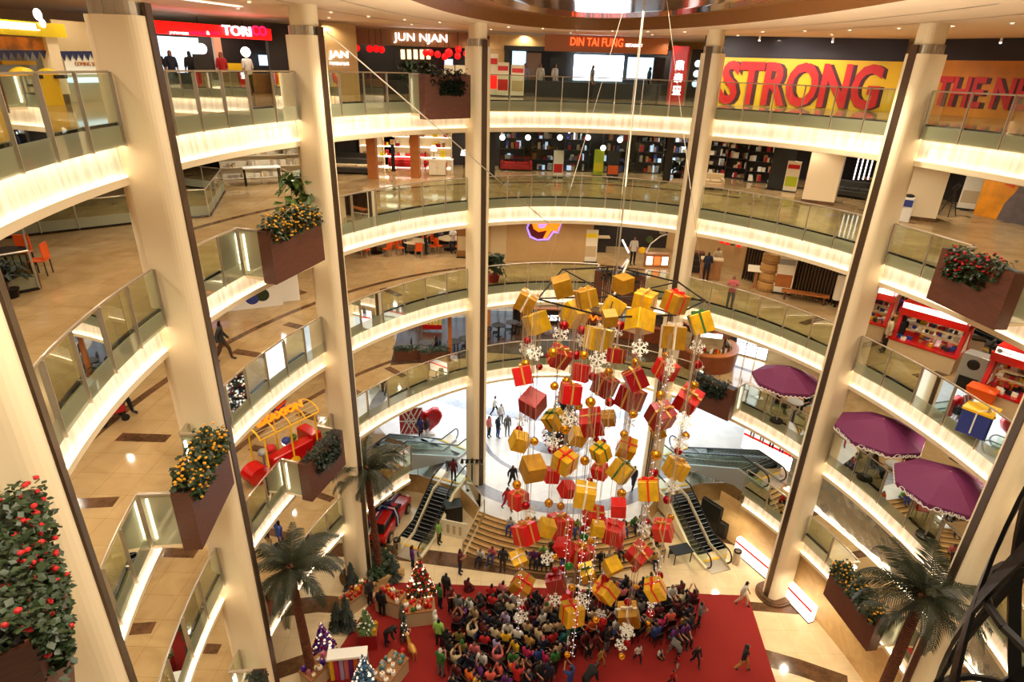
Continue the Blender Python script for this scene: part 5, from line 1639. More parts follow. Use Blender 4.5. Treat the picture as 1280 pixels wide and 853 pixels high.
# ================================================================ top floor shops
# ---- yellow snack shop at the left
f = Face(-40, 17.5, 74, 20.5, 5)
r = f.root('yellow_shop_front', 'yellow snack shop front with white lit sign and food posters, far left top floor', 'shop front')
k = MB(); f.rect(k, -40, 26, 72, 44, .3, .5); k.build('sign_board', 'yellow_sign', r)
f.text('AWHSEL', -8, 28, 47, 37, 'sign_white', r, .6, .05, .01)
k = MB(); q = f.loc(47, 18, .6); k.ball(q, .16, 10, 8, sc=(1, .3, 1)); k.ball(q + Vector((.1, 0, -.22)), .12, 8, 6, sc=(1, .3, 1)); k.build('sign_emblem', 'sign_white', r)
k = MB(); f.rect(k, -40, 46, 70, 62, .3, .1); k.build('food_poster', 'poster_orange' if mat('poster_orange', (.86, .52, .12), .5, noise=.8, nscale=3) else '', r)
k = MB(); f.rect(k, -40, 62, 72, 118, -.8, .05); k.build('back_panel', 'grey_panel', r)
k = MB(); f.rect(k, 60, 46, 74, 118, .3, .3); k.build('side_pier', 'cream_paint', r)
k = MB(); f.rect(k, -40, 92, 62, 118, .4, .7, z0=0); k.build('counter', 'yellow_paint', r)
k = MB(); f.rect(k, 2, 76, 44, 81, -.6, .05); k.build('menu_strip', 'yellow_paint', r)
k = MB()
for i in range(9):
    q = f.loc(-10 + 9 * i, 63, .36); k.add([q + Vector((-.14, 0, .0)), q + Vector((.14, 0, .0)), q + Vector((0, 0, -.26))], [(0, 1, 2)])
k.build('bunting', 'navy_ribbon', r)
for i, (px, py) in enumerate(((28, 92), (60, 92))):
    p = f.at(px, py, .4); t = thing('fruit_heap', ['larger heap of yellow snacks on the shop counter', 'smaller heap of yellow snacks on the shop counter'][i], 'food', (p.x, p.y, p.z)); MB().ball((0, 0, .0), .3 - .05 * i, 12, 8, sc=(1.2, .7, .6)).build('heap', 'yellow_sign', t); MB().box((0, 0, -.08), (.8, .5, .1)).build('tray', 'black', t)
f = Face(74, 20.6, 140, 22.5, 5)
r = f.root('closed_shop_hoarding', 'beige hoarding reading coming soon with blue bunting beside the first column', 'hoarding')
k = MB(); f.rect(k, 74, 28, 142, 118, 0, .06, z0=0); k.build('wall_panel', 'fabric_cream', r)
k = MB(); f.rect(k, 80, 66, 134, 93, .06, .05); k.build('notice_panel', 'paper', r)
f.text('COMING SOON', 94, 78, 128, 83, 'orange_wood', r, .1, .01)
k = MB()
for i in range(8):
    q = f.loc(78 + 7.5 * i, 64, .12); k.add([q + Vector((-.15, 0, 0)), q + Vector((.15, 0, 0)), q + Vector((0, 0, -.3))], [(0, 1, 2)])
k.build('bunting', 'navy_ribbon', r)
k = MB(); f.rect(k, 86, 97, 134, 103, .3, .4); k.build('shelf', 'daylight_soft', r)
# ---- red fronted noodle shop
f = Face(192, 25.5, 368, 31.0, 5)
r = f.root('red_shop_front', 'noodle shop front with long red lit sign between second and third columns', 'shop front')
k = MB(); f.rect(k, 180, 31, 336, 46, .2, .3); k.build('sign_board', 'sign_red', r)
f.text('TORI', 279, 33, 314, 45.5, 'sign_white', r, .45, .04, .015)
f.text('CO', 315, 33, 333, 45.5, 'sign_pink', r, .45, .04, .015)
f.text('JAPANESE', 212, 39.5, 236, 43.5, 'sign_white', r, .4, .01, .01); f.text('NOODLE', 238, 39.5, 256, 43.5, 'sign_pink', r, .4, .01, .01)
f.text('&', 258, 39, 262, 43.5, 'sign_white', r, .4, .01, .01); f.text('CAFE', 263, 39.5, 274, 43.5, 'sign_pink', r, .4, .01, .01)
k = MB(); f.rect(k, 336, 30, 372, 118, .1, .2, z0=0); k.build('side_wall', 'wall_dark', r)
k = MB(); f.rect(k, 186, 46, 252, 112, -2.2, .05, z0=0); k.build('lit_window', 'daylight_soft', r)
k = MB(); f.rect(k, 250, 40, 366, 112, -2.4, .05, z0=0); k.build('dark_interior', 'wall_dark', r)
k = MB(); f.rect(k, 270, 47, 279, 112, -1.2, .15, z0=0); k.build('pier', 'cream_paint', r)
k = MB(); f.rect(k, 262, 92, 366, 112, -1.0, .6, z0=0); k.build('counter', 'wood_light', r)
k = MB(); f.rect(k, 324, 69, 344, 82, -2.0, .05); k.build('blue_screen', 'daylight_soft', r)
k = MB(); f.rect(k, 285, 79, 302, 88, -1.4, .05); k.build('menu_board', 'yellow_sign', r)
for i, (px, py) in enumerate(((252, 61), (307, 65), (344, 68))):
    p = f.at(px, py, .2 if i == 0 else 0); pendant(['round white globe lamp, left one under the red sign', 'round white globe lamp, middle one under the red sign', 'round white globe lamp, right one by the dark pier'][i], p, ZC - .2, .2)
p = f.at(260, 118, .9); p.z = f.z
rr = banner('dark menu stand with price in front of the red noodle shop', p, f.rz, .75, 1.5, 'wall_dark', 'soffit_brown'); text('Rp 50.000', .15, 'white', rr, (0, -.04, .45), (pi / 2, 0, 0), .005)
for i, (px, t_) in enumerate(((205, 'black'), (221, 'navy'), (245, 'black'), (283, 'red'), (314, 'white'))):
    p = f.at(px, 118, .4 if i < 4 else -.3); p.z = f.z
    person(p, f.rz + (0 if i % 2 else 3), 'stand', t_, 'black', 'black', 1.0, 'short', 'dark red' if i > 2 else None, label=['customer in black at the lit window of the noodle shop', 'customer in navy at the lit window of the noodle shop', 'customer in black beside the menu stand of the noodle shop', 'cook with red cap leaning over the counter', 'cook in white with red cap behind the counter'][i])
# ---- sign wall and restaurant with red lanterns
f = Face(406, 30.5, 446, 31.5, 5)
r = f.root('restaurant_sign_wall', 'beige wall with white lit restaurant letters right of the third column', 'sign wall')
k = MB(); f.rect(k, 404, 30, 446, 100, 0, .1, z0=0); k.build('wall_panel', 'wall_beige', r)
f.text('JAN', 412, 63, 436, 74, 'sign_white', r, .12, .03, .01); f.text('restaurant', 412, 77, 436, 81, 'sign_white', r, .12, .01)
f = Face(440, 34.6, 592, 35.9, 5)
r = f.root('lantern_restaurant_front', 'dark restaurant front under large white lit letters, third to fourth column', 'shop front')
k = MB(); f.rect(k, 446, 38, 592, 58, 0, .2); k.build('header', 'soffit_brown', r)
f.text('JUN NJAN', 493, 41, 560, 54, 'sign_white', r, .2, .06, .012)
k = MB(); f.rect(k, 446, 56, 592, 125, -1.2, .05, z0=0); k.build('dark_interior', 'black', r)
k = MB()
for i in range(5): f.rect(k, 501 + i * 8, 62, 506 + i * 8, 74, -.6, .08)
k.build('lit_panel', 'bulb_warm', r)
k = MB(); f.rect(k, 494, 74, 555, 96, -.7, .1); k.build('back_bar', 'wall_dark', r)
k = MB(); f.rect(k, 556, 74, 566, 96, -.8, .1); k.build('lit_door', 'daylight_soft', r)
k = MB(); f.rect(k, 430, 100, 510, 125, .6, .6, z0=0); k.build('counter', 'wall_dark', r)
for i, (px, py) in enumerate(((446, 60), (462, 61), (470, 61), (477, 62), (532, 66), (538, 66), (547, 68), (556, 71), (561, 66), (573, 62), (572, 70), (583, 67))):
    pendant('round red paper lantern, %s from left before the dark restaurant' % ordn(i), f.at(px, py, .2 + .1 * (i % 3)), ZC - .1, .17 if i != 8 else .21, 'lantern_red', 'red lanterns', 'paper_lantern')
for i, (px, py) in enumerate(((418, 92), (512, 92), (535, 94))):
    p = f.at(px, 112, .9 - .2 * i); p.z = f.z + .0
    plant(['bushy flower arrangement beside the lit restaurant letters', 'flower arrangement at the left of the restaurant entrance', 'flower arrangement at the right of the restaurant entrance'][i], p, 1.6, .5, 60 + i, 'leaf', 'orange_plastic' if i == 0 else 'dark_steel', .2, 160)
for i, px in enumerate((562, 576)):
    p = f.at(px, 112, .5); p.z = f.z; banner(['beige notice stand left of the fourth column', 'beige notice stand touching the fourth column'][i], p, f.rz, .55, 1.4, 'paper', 'fabric_cream')
# ---- dumpling restaurant
f = Face(606, 35.9, 862, 36.1, 5)
r = f.root('dumpling_restaurant_front', 'dumpling restaurant front with orange sign board and bright window behind', 'shop front')
k = MB(); f.rect(k, 681, 45, 835, 66, .15, .3); k.build('sign_board', 'sign_wood' if mat('sign_wood', (.55, .30, .12), .4, emit=.06, ecol=(.9, .45, .1)) else '', r)
f.text('DIN TAI FUNG', 713, 48, 779, 58.5, 'sign_orange', r, .35, .03, .01); f.text('RESTAURANT', 782, 55, 803, 59, 'sign_white', r, .35, .01)
k = MB(); f.rect(k, 612, 44, 682, 62, 0, .15); k.build('stone_header', 'sandstone', r)
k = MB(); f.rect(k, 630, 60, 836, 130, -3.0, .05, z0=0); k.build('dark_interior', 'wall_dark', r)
k = MB(); f.rect(k, 717, 69, 779, 101, -2.5, .05); k.build('bright_window', 'daylight', r)
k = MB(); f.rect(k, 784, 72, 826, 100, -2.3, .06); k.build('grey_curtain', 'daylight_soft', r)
k = MB(); f.rect(k, 816, 72, 830, 104, -1.6, .1); k.build('dark_pier', 'black', r)
k = MB(); f.rect(k, 688, 72, 708, 86, -1.8, .08); k.build('television', 'black', r)
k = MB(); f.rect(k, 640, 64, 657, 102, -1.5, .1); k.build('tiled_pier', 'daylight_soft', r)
k = MB(); f.rect(k, 658, 66, 676, 100, -1.2, .1); k.build('red_pier', 'soffit_brown', r)
k = MB(); f.rect(k, 630, 60, 836, 66, .05, .15); f.rect(k, 630, 60, 636, 128, .05, .15, z0=0); k.build('portal', 'black', r)
k = MB(); f.rect(k, 650, 103, 832, 128, -.3, .5, z0=0); k.build('counter', 'wall_dark', r)
k = MB(); f.rect(k, 612, 60, 631, 128, 0, .12, z0=0); k.build('side_wall', 'wall_beige', r)
p = f.at(843, 128, .6); p.z = f.z
t = thing('red_sign_pylon', 'tall red sign pylon with white characters beside the fifth column', 'sign', p, f.rz)
MB().box((0, 0, 1.35), (.85, .25, 2.7)).build('panel', 'pylon_red' if mat('pylon_red', (.55, .03, .05), .35, emit=.25, ecol=(.8, .02, .05)) else '', t)
for i, c in enumerate('鼎泰豐'): text(c, .5, 'sign_white', t, (0, -.14, 1.75 - .62 * i), (pi / 2, 0, 0), .01, bold=.008)
p = f.at(852, 100, -.3); p.z = f.z
t = thing('picture_panel', 'dark panel with round dish pictures right of the red pylon', 'panel', p + Vector((.75, 0, 0)), f.rz); MB().box((0, 0, 1.3), (.8, .1, 2.6)).build('panel', 'wall_dark', t)
for i in range(3): MB().ball((0, -.06, 1.9 - .5 * i), .18, 12, 8, sc=(1, .1, 1)).build('dish_picture', 'daylight_soft', t)
for i, (px, w, m2) in enumerate(((616, .5, 'sign_red'), (628, .62, 'gift_red'), (646, .7, 'fabric_cream'))):
    p = f.at(px, 128, .9 - .2 * (i == 0)); p.z = f.z
    banner(['red and white poster stand beside the fourth column', 'tall menu stand with red heading before the dumpling restaurant', 'arched menu stand with round pictures before the dumpling restaurant'][i], p, f.rz, w, (2.0, 1.6, 1.5)[i], 'paper', m2, stripe='gift_red')
for i, (px, t_) in enumerate(((655, 'lilac'), (674, 'white'), (692, 'white'), (738, 'grey'), (808, 'black'))):
    p = f.at(px, 128, -.75 if i != 3 else .9); p.z = f.z
    person(p, f.rz + .4 * i, 'stand', t_, 'black', 'black', 1.0, 'short', None, label=['cook in lilac at the left end of the restaurant counter', 'waiter in white before the red pier', 'waiter in white under the television', 'customer in grey before the bright window', 'customer in black before the grey curtain'][i])
# ---- advertising hoardings
def hoarding(f, label, x0, x1, ytop, ymid, ybot, word, wx0, wx1, wy0, wy1, col):
    r = f.root('advertising_hoarding', label, 'billboard', 'advertising hoardings')
    k = MB(); f.rect(k, x0, ytop, x1, ymid, 0, .1); k.build('dark_header', 'header_dark' if mat('header_dark', (.11, .06, .10), .6) else '', r)
    k = MB(); f.rect(k, x0, ymid, x1, ybot, 0, .1, z0=0); k.build('panel', col, r)
    f.text(word, wx0 + 5, wy0 + 1, wx1 + 5, wy1 + 1, 'letter_shadow' if mat('letter_shadow', (.25, .04, .08), .5) else '', r, .08, .01, .03)
    f.text(word, wx0, wy0, wx1, wy1, 'letter_red' if mat('letter_red', (.74, .06, .09), .5) else '', r, .12, .02, .03)
    return r
mat('hoarding_yellow', (.86, .68, .08), .5, noise=.12, nscale=1); mat('hoarding_orange', (.82, .50, .08), .5, noise=.3, nscale=.8)
f = Face(884, 33.4, 1132, 31.2, 5)
hoarding(f, 'yellow hoarding with the huge red word STRONG between fifth and sixth columns', 880, 1134, 44, 74, 150, 'STRONG', 901, 1101, 81, 137, 'hoarding_yellow')
f2 = Face(1160, 30.5, 1330, 26.5, 5)
hoarding(f2, 'orange hoarding with red words THE NEW right of the sixth column', 1158, 1360, 46, 76, 150, 'THE NEW', 1166, 1330, 99, 139, 'hoarding_orange')
for ff, xs in ((f, (950, 1042)), (f2, (1253,))):
    for px in xs:
        p = ff.at(px, 46, .5); lamp_o = thing('wall_washer', 'small ceiling spotlight lighting the %s' % ('right orange hoarding' if ff is f2 else 'left part of the yellow hoarding' if px < 1000 else 'right part of the yellow hoarding'), 'lamp', (p.x, p.y, ZC - .1))
        MB().tube((0, 0, .1), (0, 0, -.08), .05, 10).build('housing', 'white', lamp_o); MB().ball((0, 0, -.09), .045, 8, 6).build('bulb', 'lamp_globe', lamp_o)
# ================================================================ fourth floor: furniture shop
z4 = ZF[4]
f = Face(606, 36.0, 842, 36.6, 4)
r = f.root('furniture_shop_front', 'black framed furniture shop front with white lit name in the middle bay', 'shop front')
k = MB(); f.rect(k, 611, 155, 840, 166, 0, .15); f.rect(k, 611, 155, 619, 226, 0, .15, z0=0); f.rect(k, 832, 160, 841, 226, 0, .15, z0=0); k.build('portal', 'black', r)
f.text('I ♥ Melandas', 703, 160, 746, 167.5, 'sign_white', r, .12, .03, .01)
k = MB().add([f.loc(619, 160), f.loc(832, 160), Vector((f.loc(832, 226).x, 0, 0)), Vector((f.loc(619, 226).x, 0, 0))], [(0, 1, 2, 3)]); k.build('shop_window', 'shop_glass', r)
mat('cool_lit', (.75, .85, .95), emit=.8)
def dep(px, py, z=z4): return at(px, py, z)
sofa('dark red sofa left in the furniture shop window', dep(645, 216) + Vector((0, 1.0, 0)), 0, 'sofa_red', 2.0)
sofa('high backed red armchair in the furniture shop window', dep(680, 214) + Vector((0, 1.0, 0)), .1, 'sofa_red', 1.3, name='armchair', cat='armchair')
table('white console table in the furniture shop window', dep(724, 214) + Vector((0, 1.6, 0)), 0, w=1.6, d=.5, h=.9, m='white')
for i, (px, py, w, h, a, b, l) in enumerate(((697, 222, .6, 1.5, 'paper', 'gift_red', 'white poster stand with red stripe at the furniture shop entrance'), (747, 220, .6, 1.5, 'lime_sign' if mat('lime_sign', (.68, .74, .10), .5) else '', 'yellow_sign', 'lime green standing banner at the furniture shop entrance'), (765, 224, .7, 1.5, 'wall_dark', 'orange_plastic', 'dark poster stand with orange picture at the furniture shop entrance'))):
    banner(l, dep(px, py), 0, w, h, a, b)
plant('white twiggy ornament tree in the right of the furniture shop', dep(818, 218) + Vector((0, 1.2, 0)), 2.3, .6, 71, 'snow_white', 'steel', .18, 260)
plant('dark leafy plant at the right end of the furniture shop', dep(846, 222), 1.1, .5, 72, 'leaf_dark', 'dark_steel', .25, 140)
for i, (px, l) in enumerate(((640, 'left'), (676, 'second'), (712, 'third'), (752, 'fourth'), (790, 'fifth'), (822, 'right'))):
    p = dep(px, 200); p.z = z4; shelf('tall crowded display shelf, %s one at the back of the furniture shop' % l, Vector((p.x, 39.6 + .1 * i, z4)), 0, 1.55, 2.6, 80 + i, mats_=('cool_lit', 'steel', 'blue_paint', 'red_cloth', 'wood_light', 'silver_ball'))
for i, px in enumerate((790, 800, 812)):
    sofa('dark blue grey armchair, %s of the row in the furniture shop' % ('left', 'middle', 'right')[i], dep(px, 216) + Vector((0, .7, 0)), .3, 'sofa_dark', .8, 'dark armchairs', 'silver_ball', 'armchair', 'armchair')
for i, (px, py) in enumerate(((628, 172), (754, 185), (660, 172), (700, 172), (735, 172), (775, 175))):
    p = aty(px, py, 38.2); p.z = min(p.z, ZF[5] - 1.75); pendant('bright white shop lamp, %s from left in the furniture shop' % ordn(sorted((628, 754, 660, 700, 735, 775)).index(px)), p, ZF[5] - 1.4, .16, 'lamp_globe', 'shop lamps')
# left furniture area
for i, (px, py, c) in enumerate(((440, 217, 'sofa_dark'), (437, 209, 'sofa_dark'))):
    sofa(('dark green sofa nearest the railing left of the wooden pillars', 'dark sofa behind the green sofa left of the wooden pillars')[i], dep(px, py), 0, c, 2.6, None, 'fabric_cream')
for i, (px, py) in enumerate(((467, 223), (520, 222))):
    p = dep(px, py); t = struct(thing('column_wood', None, None, p)); MB().box((0, 0, 1.55), (.5, .5, 3.1)).build('shaft', 'orange_wood', t)
sofa('bright red sofa between the wooden pillars', dep(515, 212) + Vector((-.3, .6, 0)), 0, 'sofa_red_bright' if mat('sofa_red_bright', (.78, .05, .05), .6) else '', 2.4)
sofa('red armchair right of the second wooden pillar', dep(536, 205) + Vector((0, 0, 0)), 0, 'sofa_red', 1.2, name='armchair', cat='armchair')
table('glass topped white counter right of the wooden pillars', dep(547, 217), 0, w=1.9, d=.7, h=.85, m='white', legm='white')
t = thing('white_cabinet', 'low white cabinet under the glass topped counter', 'cabinet', dep(547, 219) + Vector((0, .05, 0))); MB().box((0, 0, .4), (1.0, .45, .76)).build('carcass', 'fabric_cream', t)
for s in (-1, 1):
    dd = MB().box((s * .24, -.235, .4), (.46, .02, .7)).build('door', 'paper', t); MB().box((s * .05, -.25, .45), (.02, .02, .14)).build('handle', 'steel', dd)
banner('slim black sign post left of the red sofa', dep(492, 214), 0, .22, 1.5, 'black')
for i, px in enumerate((500, 525, 560)):
    p = dep(px, 190); shelf('warm lit back shelf, %s one behind the red sofa' % ('left', 'middle', 'right')[i], Vector((p.x, 39.3, z4)), 0, 2.2, 2.5, 90 + i, 'fabric_cream', ('yellow_sign', 'paper', 'red_cloth', 'wood_light'), lit='white_lit')
for i, (px, py) in enumerate(((428, 214), (452, 212))): table('dark low table, %s in the left furniture display' % ('left one', 'right one')[i], dep(px, py) + Vector((0, 1, 0)), 0, w=1.4, d=.8, h=.5, m='wood_brown')
for i, (px, py) in enumerate(((545, 190), (580, 205))):
    t = thing('table_lamp', ('white table lamp on the glass topped counter', 'white floor lamp beside the fourth column')[i], 'lamp', dep(547, 217) + Vector((-.2, 0, .85)) if i == 0 else dep(580, 222)); h = .5 if i == 0 else 1.3
    MB().tube((0, 0, .02), (0, 0, h), .02, 6).build('pole', 'dark_steel', t); MB().lathe([(.001, 0), (.12, 0), (.12, .03), (.001, .03)], seg=12).build('base', 'dark_steel', t); MB().lathe([(.2, h - .05), (.13, h + .25)], seg=12).build('lamp_shade', 'white_lit', t)
# right furniture area and mural
for i, (px, py, w) in enumerate(((896, 219, 1.5), (921, 223, 1.5), (948, 228, 1.7))):
    shelf('open black shelf of household goods, %s right of the fifth column' % ('first', 'second', 'third')[i], dep(px, py), -.4, w, 2.4, 100 + i, 'wall_dark', ('paper', 'white', 'red_cloth', 'wood_light', 'silver_ball', 'fabric_cream'))
sofa('cream sofa beside the fifth column', dep(886, 236), -.2, 'fabric_cream', 1.5)
banner('black standing panel behind the white notice on the right fourth floor', dep(972, 238), -.5, 1.2, 2.3, 'black')
banner('white notice stand with red stripe on the right fourth floor', dep(986, 240), -.5, .7, 1.6, 'paper', 'lime_sign', stripe='gift_red')
table('low black bench table with white goods beside the notice stand', dep(998, 236), -.5, w=1.4, d=.6, h=.6, m='black', legm='black')
sofa('long dark grey sofa right of the square pillar', dep(1064, 247), -.7, 'sofa_dark', 2.4)
table('wooden display counter right of the dark grey sofa', dep(1092, 246), -.7, w=1.6, d=.6, h=.95, m='wood_light')
for i in range(4):
    p = aty(1071 + 6 * i, 208, 33.5); t = thing('light_tube', 'vertical white light tube, %s of four behind the dark sofa' % ordn(i), 'lamp', p, 0, 'light tubes'); MB().tube((0, 0, -.7), (0, 0, .6), .03, 8).build('tube', 'sign_white', t); MB().tube((0, 0, .6), (0, 0, .75), .035, 8).build('cap', 'steel', t)
t = thing('information_terminal', 'white information terminal with dark screen beside the sixth column', 'terminal', dep(1128, 277), -.6); MB().box((0, 0, .55), (.5, .3, 1.1)).build('panel_body', 'white', t, bevel=.03); MB().box((0, -.16, .85), (.4, .02, .3)).build('screen', 'blue_paint', t); MB().ball((0, 0, 1.16), .17, 10, 8, sc=(1.2, .8, .5)).build('hood', 'black', t)
t = thing('camera_tripod', 'black tripod with lamp head in the right shop window', 'tripod', dep(1184, 270), 0)
for a in (0, 2.1, 4.2): MB().tube((.4 * cos(a), .4 * sin(a), 0), (0, 0, 1.2), .025, 6).build('leg', 'black', t)
MB().tube((0, -.15, 1.5), (0, .1, 1.25), .1, 10).build('lamp_head', 'black', t); MB().tube((0, 0, 1.2), (0, 0, 1.3), .03, 6).build('mast_tube', 'black', t)
a, b = dep(1216, 268), dep(1284, 283)
d = b - a; t = thing('mural_panel', 'large orange mural panel with grey figure on the right fourth floor', 'mural', a, atan2(d.y, d.x))
L = d.length; MB().box((L / 2, .05, 1.5), (L, .1, 3.0)).build('panel', 'mural_orange' if mat('mural_orange', (.88, .56, .10), .5, noise=.35, nscale=1.5) else '', t)
MB().extr([(L * .45, 0), (L * .5, .8), (L * .62, 1.4), (L * .7, 2.2), (L, 2.6), (L, 0)], .02, Matrix.Translation((0, -.02, 0))).build('grey_figure', 'mural_grey' if mat('mural_grey', (.40, .36, .36), .5, noise=.3, nscale=3) else '', t)
MB().extr([(L * .4, 1.6), (L * .5, 2.3), (L * .62, 2.4), (L * .56, 1.5)], .02, Matrix.Translation((0, -.03, 0))).build('red_flag', 'orange_plastic', t)
banner('white poster stand in the shop window left of the orange mural', dep(1207, 262), -.6, .8, 1.8, 'paper', 'fabric_cream')
# far left of the fourth floor: white shelves with wreaths, void railings, kiosk
p = dep(330, 222); shelf('white shelf wall with christmas wreaths behind the third column', p, .5, 4.2, 2.4, 110, 'paper', ('paper', 'steel', 'fabric_cream'))
for i, (px, py) in enumerate(((302, 197), (325, 192), (342, 190))):
    q = at(px, py + 30, z4); t = thing('door_wreath', 'dark christmas wreath, %s on the white shelf wall' % ('left', 'middle', 'right')[i], 'wreath', Vector((p.x, p.y, 0)) + Vector((-1.4 + 1.2 * i, -.75 - .0 + .5 * i - .1, z4 + 1.9)), .5)
    k = MB()
    for j in range(14):
        a = 2 * pi * j / 14; k.ball((.3 * cos(a), 0, .3 * sin(a)), .11, 6, 5)
    k.build('wreath_ring', 'leaf_dark', t); MB().ball((0, -.1, -.3), .09, 8, 6).build('bow', 'flower_red', t)
table('white display table in front of the wreath shelves', dep(330, 228) + Vector((.2, -.6, 0)), .5, w=1.8, d=.7, h=.9, m='white')
for i, (px, m) in enumerate(((352, 'olive_panel' if mat('olive_panel', (.45, .40, .22), .5) else ''), (368, 'wood_brown'))):
    q = dep(px, 220); t = struct(thing('door_%d' % (i + 1), None, None, q + Vector((0, 1, 0)), .4)); MB().box((0, 0, 1.4), (1.0, .1, 2.8)).build('leaf', m, t); MB().box((.4, -.07, 1.1), (.05, .05, .3)).build('handle', 'steel', t)
def voidrail(label, pts, lv):
    V = [at(x, y, ZF[lv]) for x, y in pts]; o = V[0].copy()
    r = thing('glass_railing', label, 'railing', o); V = [v - o for v in V]
    MB().path([v + Vector((0, 0, 1.1)) for v in V], .028).build('handrail', 'steel', r); MB().path([v + Vector((0, 0, .03)) for v in V], .05, 4).build('shoe_rail', 'dark_steel', r)
    for a, b in zip(V, V[1:]):
        n = max(1, round((b - a).length / 1.4))
        for i in range(n):
            u, w = a + (b - a) * (i / n), a + (b - a) * ((i + 1) / n)
            MB().add([u + Vector((0, 0, .45)), w + Vector((0, 0, .45)), w + Vector((0, 0, 1.06)), u + Vector((0, 0, 1.06))], [(0, 1, 2, 3)]).add([u, w, w + Vector((0, 0, .45)), u + Vector((0, 0, .45))], [(0, 1, 2, 3)], 1).build('glass_panel', ['clear_glass', 'frosted_glass'], r)
            MB().tube(u, u + Vector((0, 0, 1.1)), .03).build('post', 'steel', r)
    MB().tube(V[-1], V[-1] + Vector((0, 0, 1.1)), .03).build('post', 'steel', r)
voidrail('glass railing round the floor opening behind the first column', [(2, 299), (100, 288), (178, 279)], 4)
voidrail('glass railing round the floor opening left of the yellow flower planter', [(232, 273), (262, 271), (281, 240), (232, 234)], 4)
t = table('round dark table of the left cafe on the fourth floor', dep(14, 345), 0, .55, m='wall_dark')
for i, (dx, dy) in enumerate(((.8, .2), (-.2, .85), (-.8, -.3), (.3, -.85))): chair('orange cafe chair, %s around the dark table' % ('right', 'far', 'left', 'near')[i], dep(14, 345) + Vector((dx, dy, 0)), atan2(dy, dx) - pi / 2, 'orange_plastic', 'orange cafe chairs', 'black')
voidrail('small glass screen before the left cafe table', [(2, 372), (50, 362), (38, 318)], 4)
plant('grey green plant in the near left cafe corner', dep(14, 372), 1.0, .4, 75, 'leaf_dark', 'dark_steel', .16, 160)
plant('green potted palm behind the yellow flower planter at the third column', dep(374, 290) + Vector((.2, .4, 0)), 2.2, .75, 76, 'leaf_light', 'sofa_red', .34, 200, 'potted_palm')
# ================================================================ third floor
z3 = ZF[3]
def d3(px, py): return at(px, py, z3)
# food court left: round tables with orange chairs
for i, (px, py) in enumerate(((520, 316), (563, 312), (470, 316))):
    c = d3(px, py); table('round food court table, %s one on the third floor' % ('middle', 'right', 'left')[i], c, 0, .75, m='fabric_cream')
    for j in range(5):
        a = 2 * pi * j / 5 + .3 * i; chair('orange food court chair, %s round the %s table' % (ordn(j), ('middle', 'right', 'left')[i]), c + Vector((1.05 * cos(a), 1.05 * sin(a), 0)), a - pi / 2, 'orange_plastic', 'orange food court chairs')
for i, (px, py) in enumerate(((450, 312), (484, 310), (497, 310))): chair('orange food court chair, %s in the row by the left table' % ordn(i), d3(px, py) + Vector((0, .8, 0)), .2, 'orange_plastic', 'orange food court chairs')
for i, (px, py, t_, b_) in enumerate(((505, 318, 'grey', 'black'), (532, 319, 'black', 'black'), (566, 318, 'white', 'navy'), (551, 310, 'grey', 'black'))):
    person(d3(px, py) + Vector((0, .2, 0)), 2.5 - i, 'hold', t_, b_, 'black', .97, 'short', None, label=['guest in grey beside the middle food court table', 'guest in black at the front of the middle food court table', 'guest in white top by the right food court table', 'guest in grey between the food court tables'][i])
banner('tall menu totem with food pictures beside the fourth column', d3(579, 322), 0, .75, 2.5, 'soffit_brown', 'fabric_cream', stripe='paper')
k = MB().box((0, 0, 1.5), (9, .1, 3.0)); struct(k.build('wall_food_court', 'wall_dark', None, (-7.2, 37.9, z3)))
p = aty(563, 290, 37); t = thing('ceiling_lamp', 'white ceiling light panel over the food court', 'lamp', (p.x, p.y, ZF[4] - 1.5)); MB().box((0, 0, 0), (1.6, .3, .06)).build('panel', 'sign_white', t); MB().box((0, 0, .05), (1.7, .4, .05)).build('frame', 'steel', t)
plant('potted plant with long leaves right of the fourth column', d3(617, 352), 1.5, .55, 77, 'leaf', 'sofa_red', .3, 160)
# beige wall with lit emblem
f = Face(608, 34.6, 746, 34.9, 3, 320)
r = f.root('emblem_wall', 'beige panel wall carrying the lit orange emblem in the middle bay', 'sign wall')
k = MB(); f.rect(k, 608, 268, 741, 326, 0, .1, z0=0); k.build('wall_panel', 'wall_beige', r)
k = MB(); f.rect(k, 614, 272, 633, 318, .06, .04, z0=0); k.build('grey_door', 'fabric_cream', r)
mat('emblem_maroon', (.34, .04, .08), .4, emit=.25); mat('emblem_orange', (1, .55, .05), emit=1.8, ecol=(1, .42, .03)); mat('emblem_violet', (.62, .5, .95), emit=1.5)
def shape(pts, out, m, nm):
    q = [f.loc(x, y, out) for x, y in pts]; k = MB(); k.extr([(v.x, v.z) for v in q], .04, Matrix.Translation((0, -out, 0))); k.build(nm, m, r)
shape([(658, 285), (661, 277), (703, 276), (698, 292), (692, 291), (686, 300), (672, 301), (662, 297)], .12, 'emblem_violet', 'outline')
shape([(660, 285), (663, 278), (701, 277), (690, 290), (684, 298), (672, 299), (664, 295)], .17, 'emblem_maroon', 'maroon_ground')
shape([(665, 279), (702, 278), (696, 290), (690, 288), (683, 298), (679, 298), (684, 288), (673, 290), (667, 286)], .22, 'emblem_orange', 'orange_letter')
shape([(672, 281), (684, 280), (680, 285), (674, 285)], .27, 'emblem_violet', 'letter_counter')
banner('red and white poster stand before the beige emblem wall', d3(722, 326), 0, .6, 1.6, 'paper', 'fabric_cream', stripe='gift_red')
banner('white menu stand with yellow heading at the edge of the emblem wall', d3(737, 328), 0, .75, 1.9, 'paper', 'fabric_cream', stripe='yellow_sign')
